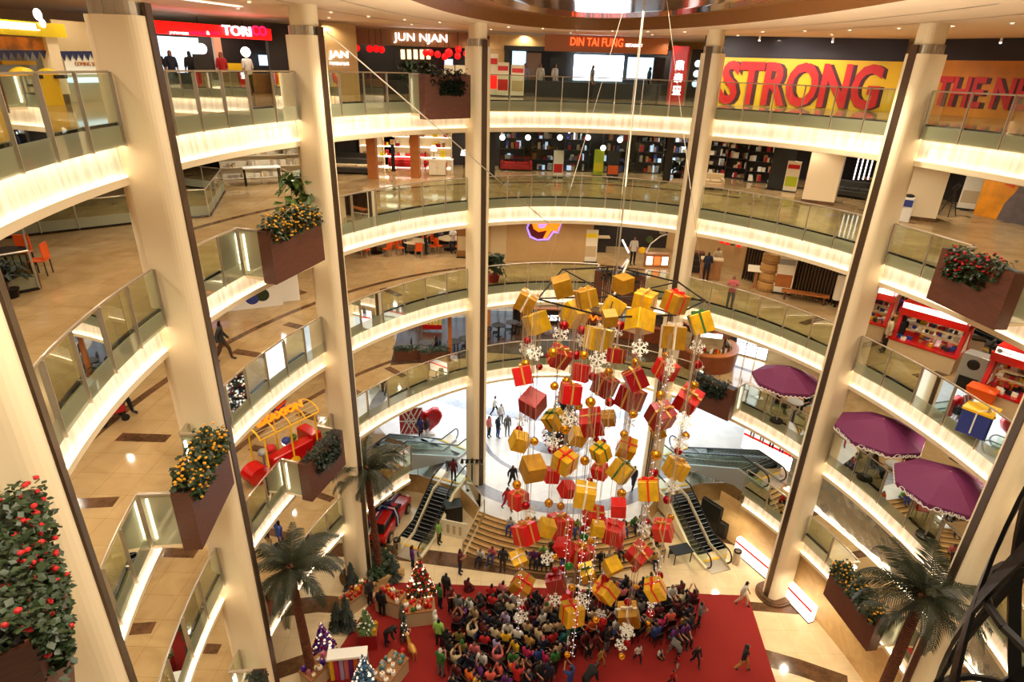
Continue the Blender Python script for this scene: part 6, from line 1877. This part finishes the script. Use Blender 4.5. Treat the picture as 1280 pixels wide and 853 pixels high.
t = thing('reception_desk', 'white reception desk with dark computer screen', 'desk', d3(749, 318) + Vector((0, .6, 0))); MB().box((0, 0, .95), (1.3, .6, .06)).build('tabletop', 'fabric_cream', t); MB().box((0, .05, .46), (.9, .4, .92)).build('panel_body', 'wall_dark', t); MB().box((0, .1, 1.25), (.6, .05, .42)).build('screen', 'black', t)
k = MB().box((0, 0, 1.5), (7.6, .1, 3.0)); struct(k.build('wall_dark_hall', 'wall_dark', None, (8.0, 38.6, z3)))
t = thing('light_arch', 'white curved arch stand with coloured round discs and lit display', 'decoration', d3(812, 333))
MB().path([(-.3, 0, .1), (-.3, 0, .8), (-.1, 0, 1.35), (.4, 0, 1.8), (.8, 0, 1.95)], .035).build('curved_pole', 'white', t)
for x, z, m in ((-.55, .95, 'yellow_paint'), (-.2, 1.6, 'leaf_light'), (.5, 2.1, 'grey_panel')): MB().ball((x, 0, z), .2, 14, 10, sc=(1, .2, 1)).build('disc', m, t)
MB().box((.35, 0, .4), (1.4, .4, .8)).build('cabinet', 'wood_light', t)
for x, m in ((-.1, 'white_lit'), (.35, 'sign_orange'), (.8, 'white_lit')): MB().box((x, -.21, .4), (.36, .02, .5)).build('lit_picture', m, t)
a = aty(778, 300, 36.5); t = thing('light_bar', 'slanting white light bar on the dark wall beside the guard', 'lamp', a); b = aty(786, 316, 36.5) - a; MB().tube((0, 0, 0), b, .05, 8).build('tube', 'sign_white', t); MB().tube((0, .06, 0), b + Vector((0, .06, 0)), .04, 6).build('mount', 'steel', t)
# right: slatted restaurant wall, podium, baskets
a, b = d3(925, 352), d3(1062, 392)
d = b - a; L = d.length
t = thing('slatted_wall', 'dark wooden slatted screen wall of the right hand restaurant', 'screen', a + Vector((.2, .5, 0)), atan2(d.y, d.x))
MB().box((L / 2, .25, 1.5), (L, .06, 3.0)).build('backing', 'black', t)
k = MB(); n = int(L / .16)
for i in range(n): k.box((.16 * i + .08, 0, 1.5), (.05, .1, 3.0))
k.build('slats', 'slat_wood' if mat('slat_wood', (.34, .24, .14), .5) else '', t)
t = thing('podium', 'light wooden reception podium with two staff', 'podium', d3(889, 349) + Vector((-.1, .1, 0)), -.3); MB().box((0, 0, .55), (1.1, .5, 1.1)).build('panel_body', 'wood_light', t, bevel=.02); MB().box((0, 0, 1.13), (1.2, .6, .06)).build('tabletop', 'fabric_cream', t)
t = thing('wine_cabinet', 'dark wooden cabinet at the fifth column on the third floor', 'cabinet', d3(868, 340), -.2); MB().box((0, 0, .6), (.8, .5, 1.2)).build('carcass', 'wood_brown', t)
for i in range(3): MB().box((0, -.26, .22 + .36 * i), (.7, .02, .3)).build('drawer', 'wall_dark', t)
t = thing('menu_lectern', 'wooden lectern with open white menu beside the steamer stack', 'lectern', d3(942, 360), -.3); MB().box((0, 0, .5), (.16, .16, 1.0)).build('pole', 'wood_light', t); MB().box((0, 0, .02), (.5, .4, .04)).build('base', 'wood_light', t)
MB().box((0, -.05, 1.08), (.95, .5, .04), mx=Matrix.Rotation(.5, 4, 'X')).build('menu_board', 'paper', t)
c = d3(957, 362)
for i in range(4):
    t = thing('steamer_basket', 'large bamboo steamer basket, %s of the stack' % ('lowest', 'second', 'third', 'topmost')[i], 'basket', c + Vector((.03 * (i % 2), 0, .5 * i)), i, 'bamboo steamers')
    MB().lathe([(.001, .02), (.46, .02), (.5, .06), (.5, .42), (.44, .48), (.001, .5)], seg=20).build('body', 'bamboo' if mat('bamboo', (.72, .54, .28), .6, noise=.3, nscale=20) else '', t); MB().lathe([(.505, .1), (.515, .14), (.505, .18)], seg=20).build('band', 'wood_light', t)
banner('tall menu banner right of the bamboo steamers', d3(976, 367), -.35, .9, 2.0, 'paper', 'orange_wood', stripe='grey_panel')
t = thing('wooden_bench', 'long low wooden bench before the slatted wall', 'bench', d3(1004, 377), -.42); MB().box((0, 0, .44), (2.2, .45, .08)).build('seat', 'orange_wood', t)
for x in (-.9, .9): MB().box((x, 0, .2), (.1, .4, .4)).build('leg', 'wood_brown', t)
for i, (px, py) in enumerate(((903, 301), (910, 303), (916, 304), (924, 306))):
    p = aty(px, py, 34); pendant('small coloured lantern, %s from left over the podium' % ordn(i), p, ZF[4] - 1.4, .16, ('lantern_red', 'lantern_red', 'leaf_light', 'lantern_red')[i], 'restaurant lanterns', 'paper_lantern')
p = aty(1045, 345, 27.2); p.z = z3; t = thing('white_urn_light', 'tall white shaded floor lamp near the sixth column', 'lamp', d3(1043, 384), 0); MB().tube((0, 0, .4), (0, 0, 1.6), .2, 12).build('lamp_shade', 'paper', t); MB().tube((0, 0, 0), (0, 0, .4), .06, 8).build('pole', 'dark_steel', t)
# toy shop left, glass bridge shine
p = d3(320, 385); t = thing('toy_wall', 'white toy shop wall with a colourful round print', 'sign wall', p, .45); MB().box((0, 0, .75), (2.4, .1, 1.5)).build('panel', 'white', t)
for x, z, m in ((-.45, .75, 'red_paint'), (.1, .95, 'leaf_light'), (-.1, .5, 'blue_paint'), (.35, .6, 'leaf')): MB().ball((x, -.06, z), .3, 12, 8, sc=(1, .1, 1)).build('print', m, t)
MB().box((1.6, .4, 1.1), (.8, .1, 2.2)).build('side_panel', 'white', t)
p = d3(264, 392); t = thing('violet_display', 'small violet lit display table left of the toy wall', 'display', p, .4); MB().box((0, 0, .55), (1.2, .6, .1)).build('tabletop', 'violet_glow' if mat('violet_glow', (.5, .42, .9), emit=.8) else '', t)
for x in (-.5, .5): MB().box((x, 0, .25), (.08, .5, .5)).build('leg', 'dark_steel', t)
# red stroller
p = d3(142, 527); t = thing('baby_stroller', 'dark red baby stroller pushed along the third floor edge', 'stroller', p, .8)
MB().box((0, 0, .45), (.75, .45, .3)).build('seat', 'red_cloth', t, bevel=.05); MB().lathe([(.24, -.22), (.24, .22)], (0, 0, 0), 10, arc=(0, pi)).build('hood', 'red_cloth', t).matrix_local = Matrix.Translation((-.2, 0, .6)) @ Matrix.Rotation(pi / 2, 4, 'X')
MB().path([(.3, -.2, .5), (.62, -.2, .98), (.62, .2, .98), (.3, .2, .5)], .02).build('handle', 'black', t)
for x in (-.3, .3):
    for y in (-.22, .22): MB().tube((x, y - .02, .12), (x, y + .02, .12), .12, 12).build('wheel', 'rubber', t); MB().tube((x, y, .12), (x * .8, y * .9, .35), .015, 5).build('strut', 'black', t)
# red sales kiosks on the right
def kiosk(label, px, py, rz, w, sign=None, seed=1):
    p = d3(px, py); rnd = random.Random(seed)
    t = thing('sales_kiosk', label, 'kiosk', p, rz, 'red sales kiosks')
    MB().box((0, 0, .42), (w, 1.5, .84)).build('counter', 'fabric_cream', t); MB().box((0, 0, .87), (w + .1, 1.6, .08)).build('counter_top', 'red_gloss', t)
    for s in (-1, 1):
        sd = MB().extr([(-.72, .0), (.72, .0), (.5, 2.1), (-.3, 2.1)], .14, Matrix.Translation((s * (w / 2 - .07), 0, 0)) @ Matrix.Rotation(pi / 2, 4, 'Z')).build('side_panel', 'red_paint', t)
        MB().extr([(-.35, .95), (.35, .95), (.1, 1.9)], .16, Matrix.Translation((s * (w / 2 - .07), 0, 0)) @ Matrix.Rotation(pi / 2, 4, 'Z')).build('white_triangle', 'paper', sd)
    MB().box((0, .1, 2.25), (w + .06, 1.2, .32)).build('roof', 'red_gloss', t)
    MB().box((0, -.1, 2.58), (w - .1, .8, .34)).build('sign_box', 'red_paint', t)
    MB().box((0, -.52, 2.58), (w - .16, .04, .26)).build('sign_face', 'white_lit', t); MB().box((w / 2 - .03, -.1, 2.58), (.04, .6, .26)).build('side_sign_face', 'white_lit', t)
    if sign: text(sign, .155, 'black', t, (0, -.55, 2.57), (pi / 2, 0, 0), .005); [MB().tube((s * (w / 2 - .2), -.55, 2.58), (s * (w / 2 - .2), -.56, 2.58), .09, 14).build('emblem', 'grey_panel', t) for s in (-1, 1)]
    for z in (1.25, 1.6): MB().box((0, .35, z), (w - .3, .35, .03)).build('shelf_board', 'paper', t)
    for m in ('paper', 'red_cloth', 'wood_light', 'blue_paint', 'gift_gold', 'black'):
        k = MB()
        for _ in range(10):
            z = rnd.choice((.91, .91, 1.27, 1.62)); k.box((rnd.uniform(-w / 2 + .3, w / 2 - .3), rnd.uniform(.25, .45) if z > 1 else rnd.uniform(-.6, .5), z + .08), (rnd.uniform(.08, .22), .12, .16))
        k.build('goods', m, t)['kind'] = 'stuff'
    t.scale = (.92, .92, .84)
    return t
kiosk('red sales kiosk with empty white sign in the middle of the right third floor', 1153, 450, -.88, 2.6, None, 1)
kiosk('red sales kiosk partly hidden by the sixth column', 1082, 416, -.75, 1.7, None, 2)
kiosk('red sales kiosk with lettered white sign cut by the right frame edge', 1258, 514, -.95, 1.9, 'Paper One Company', 3)
p = d3(1216, 540); t = thing('blue_toy_bin', 'blue box with yellow lid and white cord at the right third floor railing', 'box', p, -.9); MB().box((0, 0, .42), (.8, .8, .84)).build('body', 'blue_paint', t, bevel=.02); MB().box((0, 0, .87), (.86, .86, .08)).build('lid', 'yellow_paint', t); MB().path([(0, -.41, .1), (0, -.41, .9), (.35, .2, .93)], .025, 5).build('cord', 'white', t)
p = d3(1219, 512); t = thing('orange_box', 'orange box behind the blue toy bin', 'box', p, -.9); MB().box((0, 0, .4), (.8, .6, .8)).build('body', 'orange_plastic', t, bevel=.02); MB().box((0, 0, .83), (.84, .64, .06)).build('lid', 'orange_plastic', t)
p = d3(1206, 492); t = thing('grey_machine', 'grey vending machine with dark round window beside the lettered kiosk', 'machine', p, -.9); MB().box((0, 0, .8), (.8, .6, 1.6)).build('panel_body', 'grey_panel', t, bevel=.02); MB().ball((0, -.3, 1.25), .2, 12, 8, sc=(1, .2, 1)).build('round_window', 'black', t); MB().box((0, -.31, .5), (.6, .03, .5)).build('flap', 'black', t)
p = d3(1212, 452); t = thing('litter_bin', 'square steel litter bin between the red kiosks', 'bin', p, -.5); MB().box((0, 0, .5), (.45, .45, 1.0)).build('body', 'steel', t, bevel=.02); MB().box((0, 0, 1.03), (.48, .48, .06)).build('lid', 'dark_steel', t)
a = d3(1230, 440); escalator('escalator on the third floor behind the red kiosks', a, a + Vector((5.0, 1.0, 2.6)), 1, 1, 'grey_panel', 14)
for i, (px, py, t_, b_) in enumerate(((1110, 432, 'tan', 'black'), (1117, 410, 'purple', 'black'), (1128, 404, 'dark red', 'black'), (1118, 440, 'black', 'navy'), (1103, 440, 'cream', 'black'), (1122, 425, 'pink', 'grey'))):
    person(d3(px, py), i * 1.1, 'hold' if i % 2 else 'stand', t_, b_, 'black', .97, 'short', None, label=['shopper in tan top between the two left kiosks', 'shopper in purple top farthest between the kiosks', 'shopper in dark red top behind the middle kiosk', 'shopper in black top beside the middle kiosk', 'shopper in cream top nearest the sixth column', 'shopper in pink top at the end of the middle kiosk'][i])
# ================================================================ second floor
z2 = ZF[2]
def d2(px, py): return at(px, py, z2)
UMB = None
for i, (px, py, R_) in enumerate(((986, 462, 1.5), (1104, 526, 1.62), (1187, 592, 1.6))):
    c = at(px, py, z2 + 2.75); lab = ['purple parasol with white scalloped trim, farthest one beside the bar', 'purple parasol with white scalloped trim, middle one right of the sixth column', 'purple parasol with white name on its edge, nearest the seventh column'][i]
    t = thing('parasol', lab, 'parasol', (c.x, c.y, z2), .3 + .2 * i, 'purple parasols')
    k = MB(); n = 8; vs = [(0, 0, 2.85)] + [(R_ * .5 * cos(2 * pi * j / n), R_ * .5 * sin(2 * pi * j / n), 2.62) for j in range(n)] + [(R_ * cos(2 * pi * j / n), R_ * sin(2 * pi * j / n), 2.25) for j in range(n)]
    k.add(vs, [(0, 1 + j, 1 + (j + 1) % n) for j in range(n)] + [(1 + j, 9 + j, 9 + (j + 1) % n, 1 + (j + 1) % n) for j in range(n)]); k.build('canopy', 'purple_canvas', t)
    k, w = MB(), MB()
    for j in range(n):
        a, b = Vector(vs[9 + j]), Vector(vs[9 + (j + 1) % n])
        for q in range(6):
            u, v = a + (b - a) * q / 6, a + (b - a) * (q + 1) / 6; m = (u + v) / 2
            k.add([u, v, v - Vector((0, 0, .12)), m - Vector((0, 0, .2)), u - Vector((0, 0, .12))], [(0, 1, 2, 3, 4)])
            w.path([u - Vector((0, 0, .13)), m - Vector((0, 0, .21)), v - Vector((0, 0, .13))], .018, 4)
    k.build('valance', 'purple_canvas', t); w.build('white_trim', 'white', t)
    MB().tube((0, 0, 0), (0, 0, 2.85), .035, 8).build('pole', 'steel', t); MB().lathe([(.001, .08), (.3, .06), (.32, 0)], seg=14).build('base', 'dark_steel', t)
    for j in range(n): MB().tube((0, 0, 2.45), Vector(vs[9 + j]) + Vector((0, 0, -.02)), .012, 4).build('rib', 'steel', t)
    for j in range(n):
        a, b = Vector(vs[9 + j]), Vector(vs[9 + (j + 1) % n]); m = (a + b) / 2
        wn = Matrix.Rotation(.3 + .2 * i, 3, 'Z') @ Vector((m.x, m.y, 0))
        if i and wn.x < .4 and wn.y < 0: text('Chatime', .26, 'white', t, (m.x * 1.02, m.y * 1.02, 2.14), (pi / 2, 0, atan2(m.y, m.x) + pi / 2), .004)
CAFE = [(975, 522, ['black', 'dark red']), (1066, 566, ['black', 'black']), (1098, 600, ['dark red', 'brown']), (1124, 628, []), (1150, 655, ['red']), (936, 502, [])]
CN = ['under the far parasol', 'beside the sixth column', 'under the middle parasol', 'between the middle and near parasols', 'under the near parasol', 'left of the far parasol']
for i, (px, py, ppl) in enumerate(CAFE):
    c = d2(px, py); o2 = NRM(PHI(c)); c = EL(PHI(c), 1.15, z2)
    table('small round cafe table %s' % CN[i], c, 0, .38, m='grey_panel', legm='steel')
    for j, (dx, dy) in enumerate(((.75, .35), (-.75, .25))):
        q = c + Vector((dx, dy, 0)); rz = atan2(dy, dx) - pi / 2
        if j < len(ppl): person(q, rz + 0, 'sit', ppl[j], 'black', 'black', .97, 'short', None, label='guest in %s top seated at the cafe table %s, %s' % (ppl[j], CN[i], ('right', 'left')[j] + ' side'))
        chair('metal cafe chair on the %s of the table %s' % (('right', 'left')[j], CN[i]), q, rz, 'grey_panel' if i != 4 else 'red_paint', 'cafe chairs')
# bar kiosk with curved wooden counter
c = d2(893, 462) + Vector((-.3, .9, 0))
t = thing('bar_kiosk', 'round bar kiosk with curved brown wooden counter and dark canopy', 'kiosk', c)
MB().lathe([(1.6, 0), (1.7, 1.05), (1.45, 1.1), (1.35, 0)], seg=40, arc=(-2.9, .6)).build('counter', 'counter_wood' if mat('counter_wood', (.50, .24, .12), .35, noise=.25, nscale=3) else '', t)
MB().lathe([(1.72, 1.05), (1.72, 1.12), (1.3, 1.12)], seg=40, arc=(-2.9, .6)).build('counter_top', 'orange_wood', t)
MB().lathe([(1.5, 2.1), (1.55, 2.45), (.2, 2.6), (.001, 2.6)], seg=32).build('canopy', 'wood_brown', t)
for a in (-2.6, -1.2, .3): MB().tube((1.3 * cos(a), 1.3 * sin(a), 1.1), (1.3 * cos(a), 1.3 * sin(a), 2.15), .05, 8).build('post', 'wood_brown', t)
MB().box((-.4, -1.5, 2.28), (1.1, .06, .24), rz=-.2).build('sign_face', 'white_lit', t)
rnd = random.Random(8)
for m in ('flower_red', 'snow_white', 'leaf_light', 'black', 'gift_gold'):
    k = MB()
    for _ in range(14):
        a = rnd.uniform(-2.8, .4); k.tube((1.2 * cos(a), 1.2 * sin(a), 1.0), (1.2 * cos(a), 1.2 * sin(a), 1.0 + rnd.uniform(.15, .4)), .06, 6)
    k.build('bottles', m, t)['kind'] = 'stuff'
w = struct(thing('window_20', None, None, d2(938, 458) + Vector((.4, 1.2, 0)), -.6)); MB().box((0, 0, 1.5), (1.8, .05, 2.9)).build('pane', 'daylight', w)
k = MB(); [k.box((x, -.04, 1.5), (.06, .08, 3.0)) for x in (-.9, -.3, .3, .9)]; [k.box((0, -.04, z), (1.8, .08, .06)) for z in (.05, .8, 1.6, 2.4)]; k.build('window_frame', 'steel', w)
# middle and left restaurants: dark rooms with tall black framed windows
for i, (px, Y, wd) in enumerate(((632, 39.3, 3.2), (700, 39.3, 2.6), (790, 38.8, 2.6), (505, 37.6, 1.6), (545, 37.9, 2.0), (575, 38.2, 1.6))):
    p = aty(px, 380, Y); w = struct(thing('window_%d' % (21 + i), None, None, (p.x, Y, z2))); MB().box((0, 0, 1.6), (wd, .05, 2.8)).build('pane', 'daylight_soft', w)
    k = MB(); n = int(wd / .5)
    for j in range(n + 1): k.box((-wd / 2 + wd * j / n, -.05, 1.6), (.07, .1, 2.9))
    for z in (.2, .9, 1.6, 2.3, 3.0): k.box((0, -.05, z), (wd, .1, .07))
    k.build('window_frame', 'black', w)
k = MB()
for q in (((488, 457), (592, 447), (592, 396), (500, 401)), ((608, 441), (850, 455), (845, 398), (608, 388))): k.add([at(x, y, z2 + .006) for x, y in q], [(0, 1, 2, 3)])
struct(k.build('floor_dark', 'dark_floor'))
for i, (px, py, L) in enumerate(((508, 452, 1.4), (543, 455, 1.6))):
    t = thing('hedge_planter', ('low green hedge planter at the left of the second floor restaurant', 'low green hedge planter before the dark seats of the second floor restaurant')[i], 'planter', d2(px, py) + Vector((0, .3, 0)), .25); MB().box((0, 0, .3), (L, .4, .6)).build('wood_box', 'wood_brown', t); leafcloud([((0, 0, .7), (L / 2, .22, .16))], 300, .12, random.Random(i), .3).build('hedge', 'leaf', t)
for i, (px, py) in enumerate(((562, 455), (590, 440), (652, 412), (610, 425))):
    t = struct(thing('column_wood', None, None, d2(px, py) + Vector((0, .4, 0)))); MB().box((0, 0, 1.5), (.2, .2, 3.1)).build('shaft', 'orange_wood', t)
t = thing('striped_curtain', 'red and white striped banner in the left restaurant window', 'banner', aty(522, 395, 36.6)); k = MB(); [k.box((-.6 + .24 * j, 0, .3), (.12, .03, 1.6)) for j in range(6)]; k.build('red_stripes', 'red_cloth', t); MB().box((0, .03, .3), (1.4, .03, 1.6)).build('panel', 'white', t)
p = aty(540, 404, 34.2); t = thing('fries_sign', 'yellow and red hanging snack sign over the left restaurant', 'sign', p); k = MB(); [k.box((-.5 + .2 * j, 0, .1 + .05 * (j % 2)), (.12, .08, .5)) for j in range(6)]; k.build('yellow_bars', 'yellow_sign', t); MB().box((0, 0, -.25), (1.2, .12, .3)).build('red_base', 'red_paint', t); MB().tube((0, 0, .3), (0, 0, max(.4, ZF[3] - 1.4 - p.z)), .015, 5).build('cord', 'black', t)
for i, (px, py) in enumerate(((530, 452), (566, 450), (580, 446), (622, 428), (640, 424), (606, 432))):
    c = d2(px, py) + Vector((0, .9, 0)); table('dark restaurant table, %s from left on the second floor' % ordn(sorted((530, 566, 580, 622, 640, 606)).index(px)), c, 0, .4, m='wall_dark')
    for s in (-1, 1): chair('black restaurant chair on the %s of the %s dark table' % (('left', 'right')[s > 0], ordn(sorted((530, 566, 580, 622, 640, 606)).index(px))), c + Vector((.62 * s, 0, 0)), -s * pi / 2, 'black', 'dark restaurant chairs', 'black')
    if i % 2 == 0: person(c + Vector((.62, 0, 0)), -pi / 2, 'sit', ('navy', 'black', 'grey')[i // 2], 'black', 'black', .97, 'short', None, label='guest in %s sitting at a dark table of the second floor restaurant' % ('navy', 'black', 'grey')[i // 2])
a, b = d2(668, 412), d2(845, 448)
for i, (p0, p1) in enumerate(((d2(640, 406), d2(712, 408)), (d2(772, 425), d2(846, 438)))):
    d = p1 - p0; t = thing('wooden_counter', ('long light wooden rail counter in the middle bay of the second floor', 'dark wooden counter with shelves left of the fifth column')[i], 'counter', (p0 + p1) / 2 + Vector((0, .4, 0)), atan2(d.y, d.x)); MB().box((0, 0, 1.0), (d.length, .4, .08)).build('counter_top', 'orange_wood' if i == 0 else 'counter_wood', t)
    MB().box((0, .05, .5), (d.length - .1, .2, .96)).build('panel_body', 'wall_dark' if i == 0 else 'counter_wood', t)
p = aty(752, 398, 35.5); t = thing('orange_neon_sign', 'glowing orange script sign behind the hanging gifts', 'sign', p); MB().box((0, .08, 0), (2.6, .1, .8)).build('panel', 'counter_wood', t); MB().path([(-.9, 0, -.1), (-.7, 0, .2), (-.55, 0, -.15), (-.35, 0, .15), (-.2, 0, -.1), (.2, 0, .1), (.6, 0, -.05), (1.0, 0, .2)], .05, 6).build('neon_tube', 'emblem_orange', t); MB().tube((0, .08, .4), (0, .08, max(.5, ZF[3] - 1.4 - p.z)), .02, 5).build('cord', 'black', t)
p = aty(696, 398, 36); t = thing('wooden_sign_board', 'brown wooden board with white lit letters behind the gold gifts', 'sign', p); MB().box((0, .05, 0), (2.2, .1, .75)).build('panel', 'counter_wood', t); text('RESTO', .5, 'sign_white', t, (0, -.02, 0), (pi / 2, 0, 0), .02, bold=.01); MB().tube((0, .05, .35), (0, .05, max(.5, ZF[3] - 1.4 - p.z)), .02, 5).build('cord', 'black', t)
# yellow framed train kiosk on the left
a, b = d2(320, 597), d2(396, 556); d = b - a; L = d.length
t = thing('train_kiosk', 'red toy train kiosk under a yellow pipe canopy with orange letters', 'kiosk', (a + b) / 2, atan2(d.y, d.x))
MB().box((.25, -.3, .5), (L * .8, .5, .85)).build('red_body', 'red_gloss', t, bevel=.05); MB().tube((-L / 2 - .1, -.6, .45), (-L / 2 - .1, .1, .45), .45, 20).build('red_drum', 'red_gloss', t); MB().box((L / 2 - .3, .0, .6), (.5, 1.1, 1.1)).build('red_cab', 'red_gloss', t, bevel=.05)
for x in (-L / 2 + .3, 0, L / 2 - .3):
    w = MB().tube((x, -.58, .25), (x, -.5, .25), .24, 16).build('wheel', 'yellow_paint', t)
    for y in (-.55, .6): MB().tube((x, y, 0), (x, y, 2.3), .035, 8).build('post', 'yellow_paint', t)
for x in arange(-L / 2 + .1, L / 2 - .1, 4): MB().path([(x, .03 + .62 * cos(q), 2.3 + .38 * sin(q)) for q in arange(0, pi, 8)], .035, 6).build('arch', 'yellow_paint', t)
for y, z in ((-.59, 2.3), (.65, 2.3)): MB().tube((-L / 2 + .1, y, z), (L / 2 - .1, y, z), .035, 8).build('rail', 'yellow_paint', t)
k = MB(); [k.tube((-L / 2 + .1, .03 + .6 * cos(q), 2.3 + .37 * sin(q)), (L / 2 - .1, .03 + .6 * cos(q), 2.3 + .37 * sin(q)), .02, 5) for q in arange(.4, pi - .4, 5)]; k.build('roof_slats', 'fabric_cream', t)
text('EXAXION', .46, 'emblem_orange', t, (-.2, -.3, 2.95), (pi / 2 - .2, 0, 0), .05, bold=.015)
e = MB().ball((-.1, 0, 3.3), .42, 16, 10, sc=(1, .25, 1)).build('round_emblem', 'blue_paint', t); MB().box((0, -.12, 3.25), (.5, .05, .12), mx=Matrix.Rotation(-.4, 4, 'Y')).build('emblem_stripe', 'orange_plastic', t)
for x, m, q in ((-.6, 'red_paint', .22), (.1, 'blue_paint', .18), (.45, 'leaf_light', .15), (-.95, 'grey_panel', .2)): MB().ball((x, .1, 1.05), q, 10, 8).build('ride_toy', m, t); MB().tube((x, .1, .0), (x, .1, 1.0), .04, 6).build('ride_post', 'steel', t)

t.scale = (1, .95, .82)
banner('white food poster stand at the right column before the lattice mast', at(1250, 735, ZF[1]), -.9, .9, 1.7, 'paper', 'orange_plastic', stripe='blue_paint')
# ================================================================ light
def lamp(kind, loc, energy, color, size=.1, rot=(0, 0, 0), name=None, sizey=None, spot=None):
    l = bpy.data.lights.new(name or (kind.lower() + '_light'), kind)
    l.energy = energy; l.color = color
    if kind == 'AREA':
        l.shape = 'RECTANGLE'; l.size = size; l.size_y = sizey or size
    else:
        l.shadow_soft_size = size
    if kind == 'SPOT':
        l.spot_size = spot or 2.4; l.spot_blend = .6
    o = bpy.data.objects.new(l.name, l)
    COL.objects.link(o); o.location = loc; o.rotation_euler = rot
    return o
WARM = (1, .86, .66)
WARM2 = (1, .87, .68)
for lv in (5, 4, 3, 2, 1):
    zt = (ZC if lv == 5 else ZF[lv + 1] - 1.4) - .12
    for i, d in enumerate(range(-18, 232, 8)):
        if lv == 1 and 38 < d < 135: continue
        for o, e in ((1.7, 62), (5.0, 62)):
            if (EL(d, o).to_2d() - Vector((CX, CY))).length > (hit(lv, d) - Vector((CX, CY))).length - .4: continue
            lamp('SPOT', EL(d + (5 if o > 3 else 0), o, zt), e * 1.85, WARM, .05, spot=2.7)
for lv, ds, o, e in ((4, (8, 20, 38, 55, 72, 88, 104, 120, 135, 150), 8.5, 420), (3, (30, 55, 75, 90, 105, 120, 140), 7.0, 200), (5, (60, 75, 90, 105, 120, 140, 160, 175, 195), 8.0, 200), (2, (75, 95, 115, 130), 7.0, 150)):
    zt = (ZC if lv == 5 else ZF[lv + 1] - 1.4) - .12
    for d in ds: lamp('SPOT', EL(d, o, zt), e, (1, .9, .75), .08, spot=2.8)
# light falling into the atrium from the oval and from the ceiling ring
lamp('AREA', (2.6, 14, ZC - .25), 2600, WARM2, 7, (0, 0, 0), sizey=15)
for x, y in ((-3, 5), (9, 5), (-4, 22), (10, 22)):
    lamp('SPOT', (x, y, ZC - .15), 2200, WARM2, .15, spot=2.2)
for x, y in ((9.5, 30.5), (12.5, 29.5), (15.0, 26.5)):  # added spots without fixtures, aimed at the yellow hoarding to brighten it
    lamp('SPOT', (x, y, ZC - .15), 500, (1, .93, .82), .06, rot=(radians(35), 0, radians(-20)), spot=2.2)
# daylight in the entrance hall
lamp('AREA', (3, 39, 7.1), 2400, (.86, .93, 1), 24, (0, 0, 0), sizey=10)
# under the first floor edge, both sides of the ground storey
for d in (185, 215, 150, 20, 0, 40):
    lamp('SPOT', EL(d, 3.5 if d > 90 else -.8, 2.6), 200, WARM, .08, spot=2.6)
lamp('AREA', (2.6, 14, 20.5), 2000, WARM2, 9, (pi, 0, 0), sizey=16, name='added_ceiling_fill')  # added fill lamp hanging unseen in the void, brightens the ceiling from below
w = bpy.data.worlds.new('world'); SC.world = w
w.use_nodes = True
w.node_tree.nodes['Background'].inputs[0].default_value = (1, .82, .6, 1)
w.node_tree.nodes['Background'].inputs[1].default_value = .3
SC.view_settings.view_transform = 'Standard'
SC.view_settings.look = 'None'
SC.view_settings.exposure = 0
SC.cycles.max_bounces = 6
SC.cycles.diffuse_bounces = 3
SC.cycles.glossy_bounces = 3
SC.cycles.transmission_bounces = 4
SC.cycles.transparent_max_bounces = 12
SC.cycles.caustics_reflective = False
SC.cycles.caustics_refractive = False
SC.cycles.sample_clamp_indirect = 4
SC.cycles.use_denoising = True
SC.cycles.use_light_tree = True
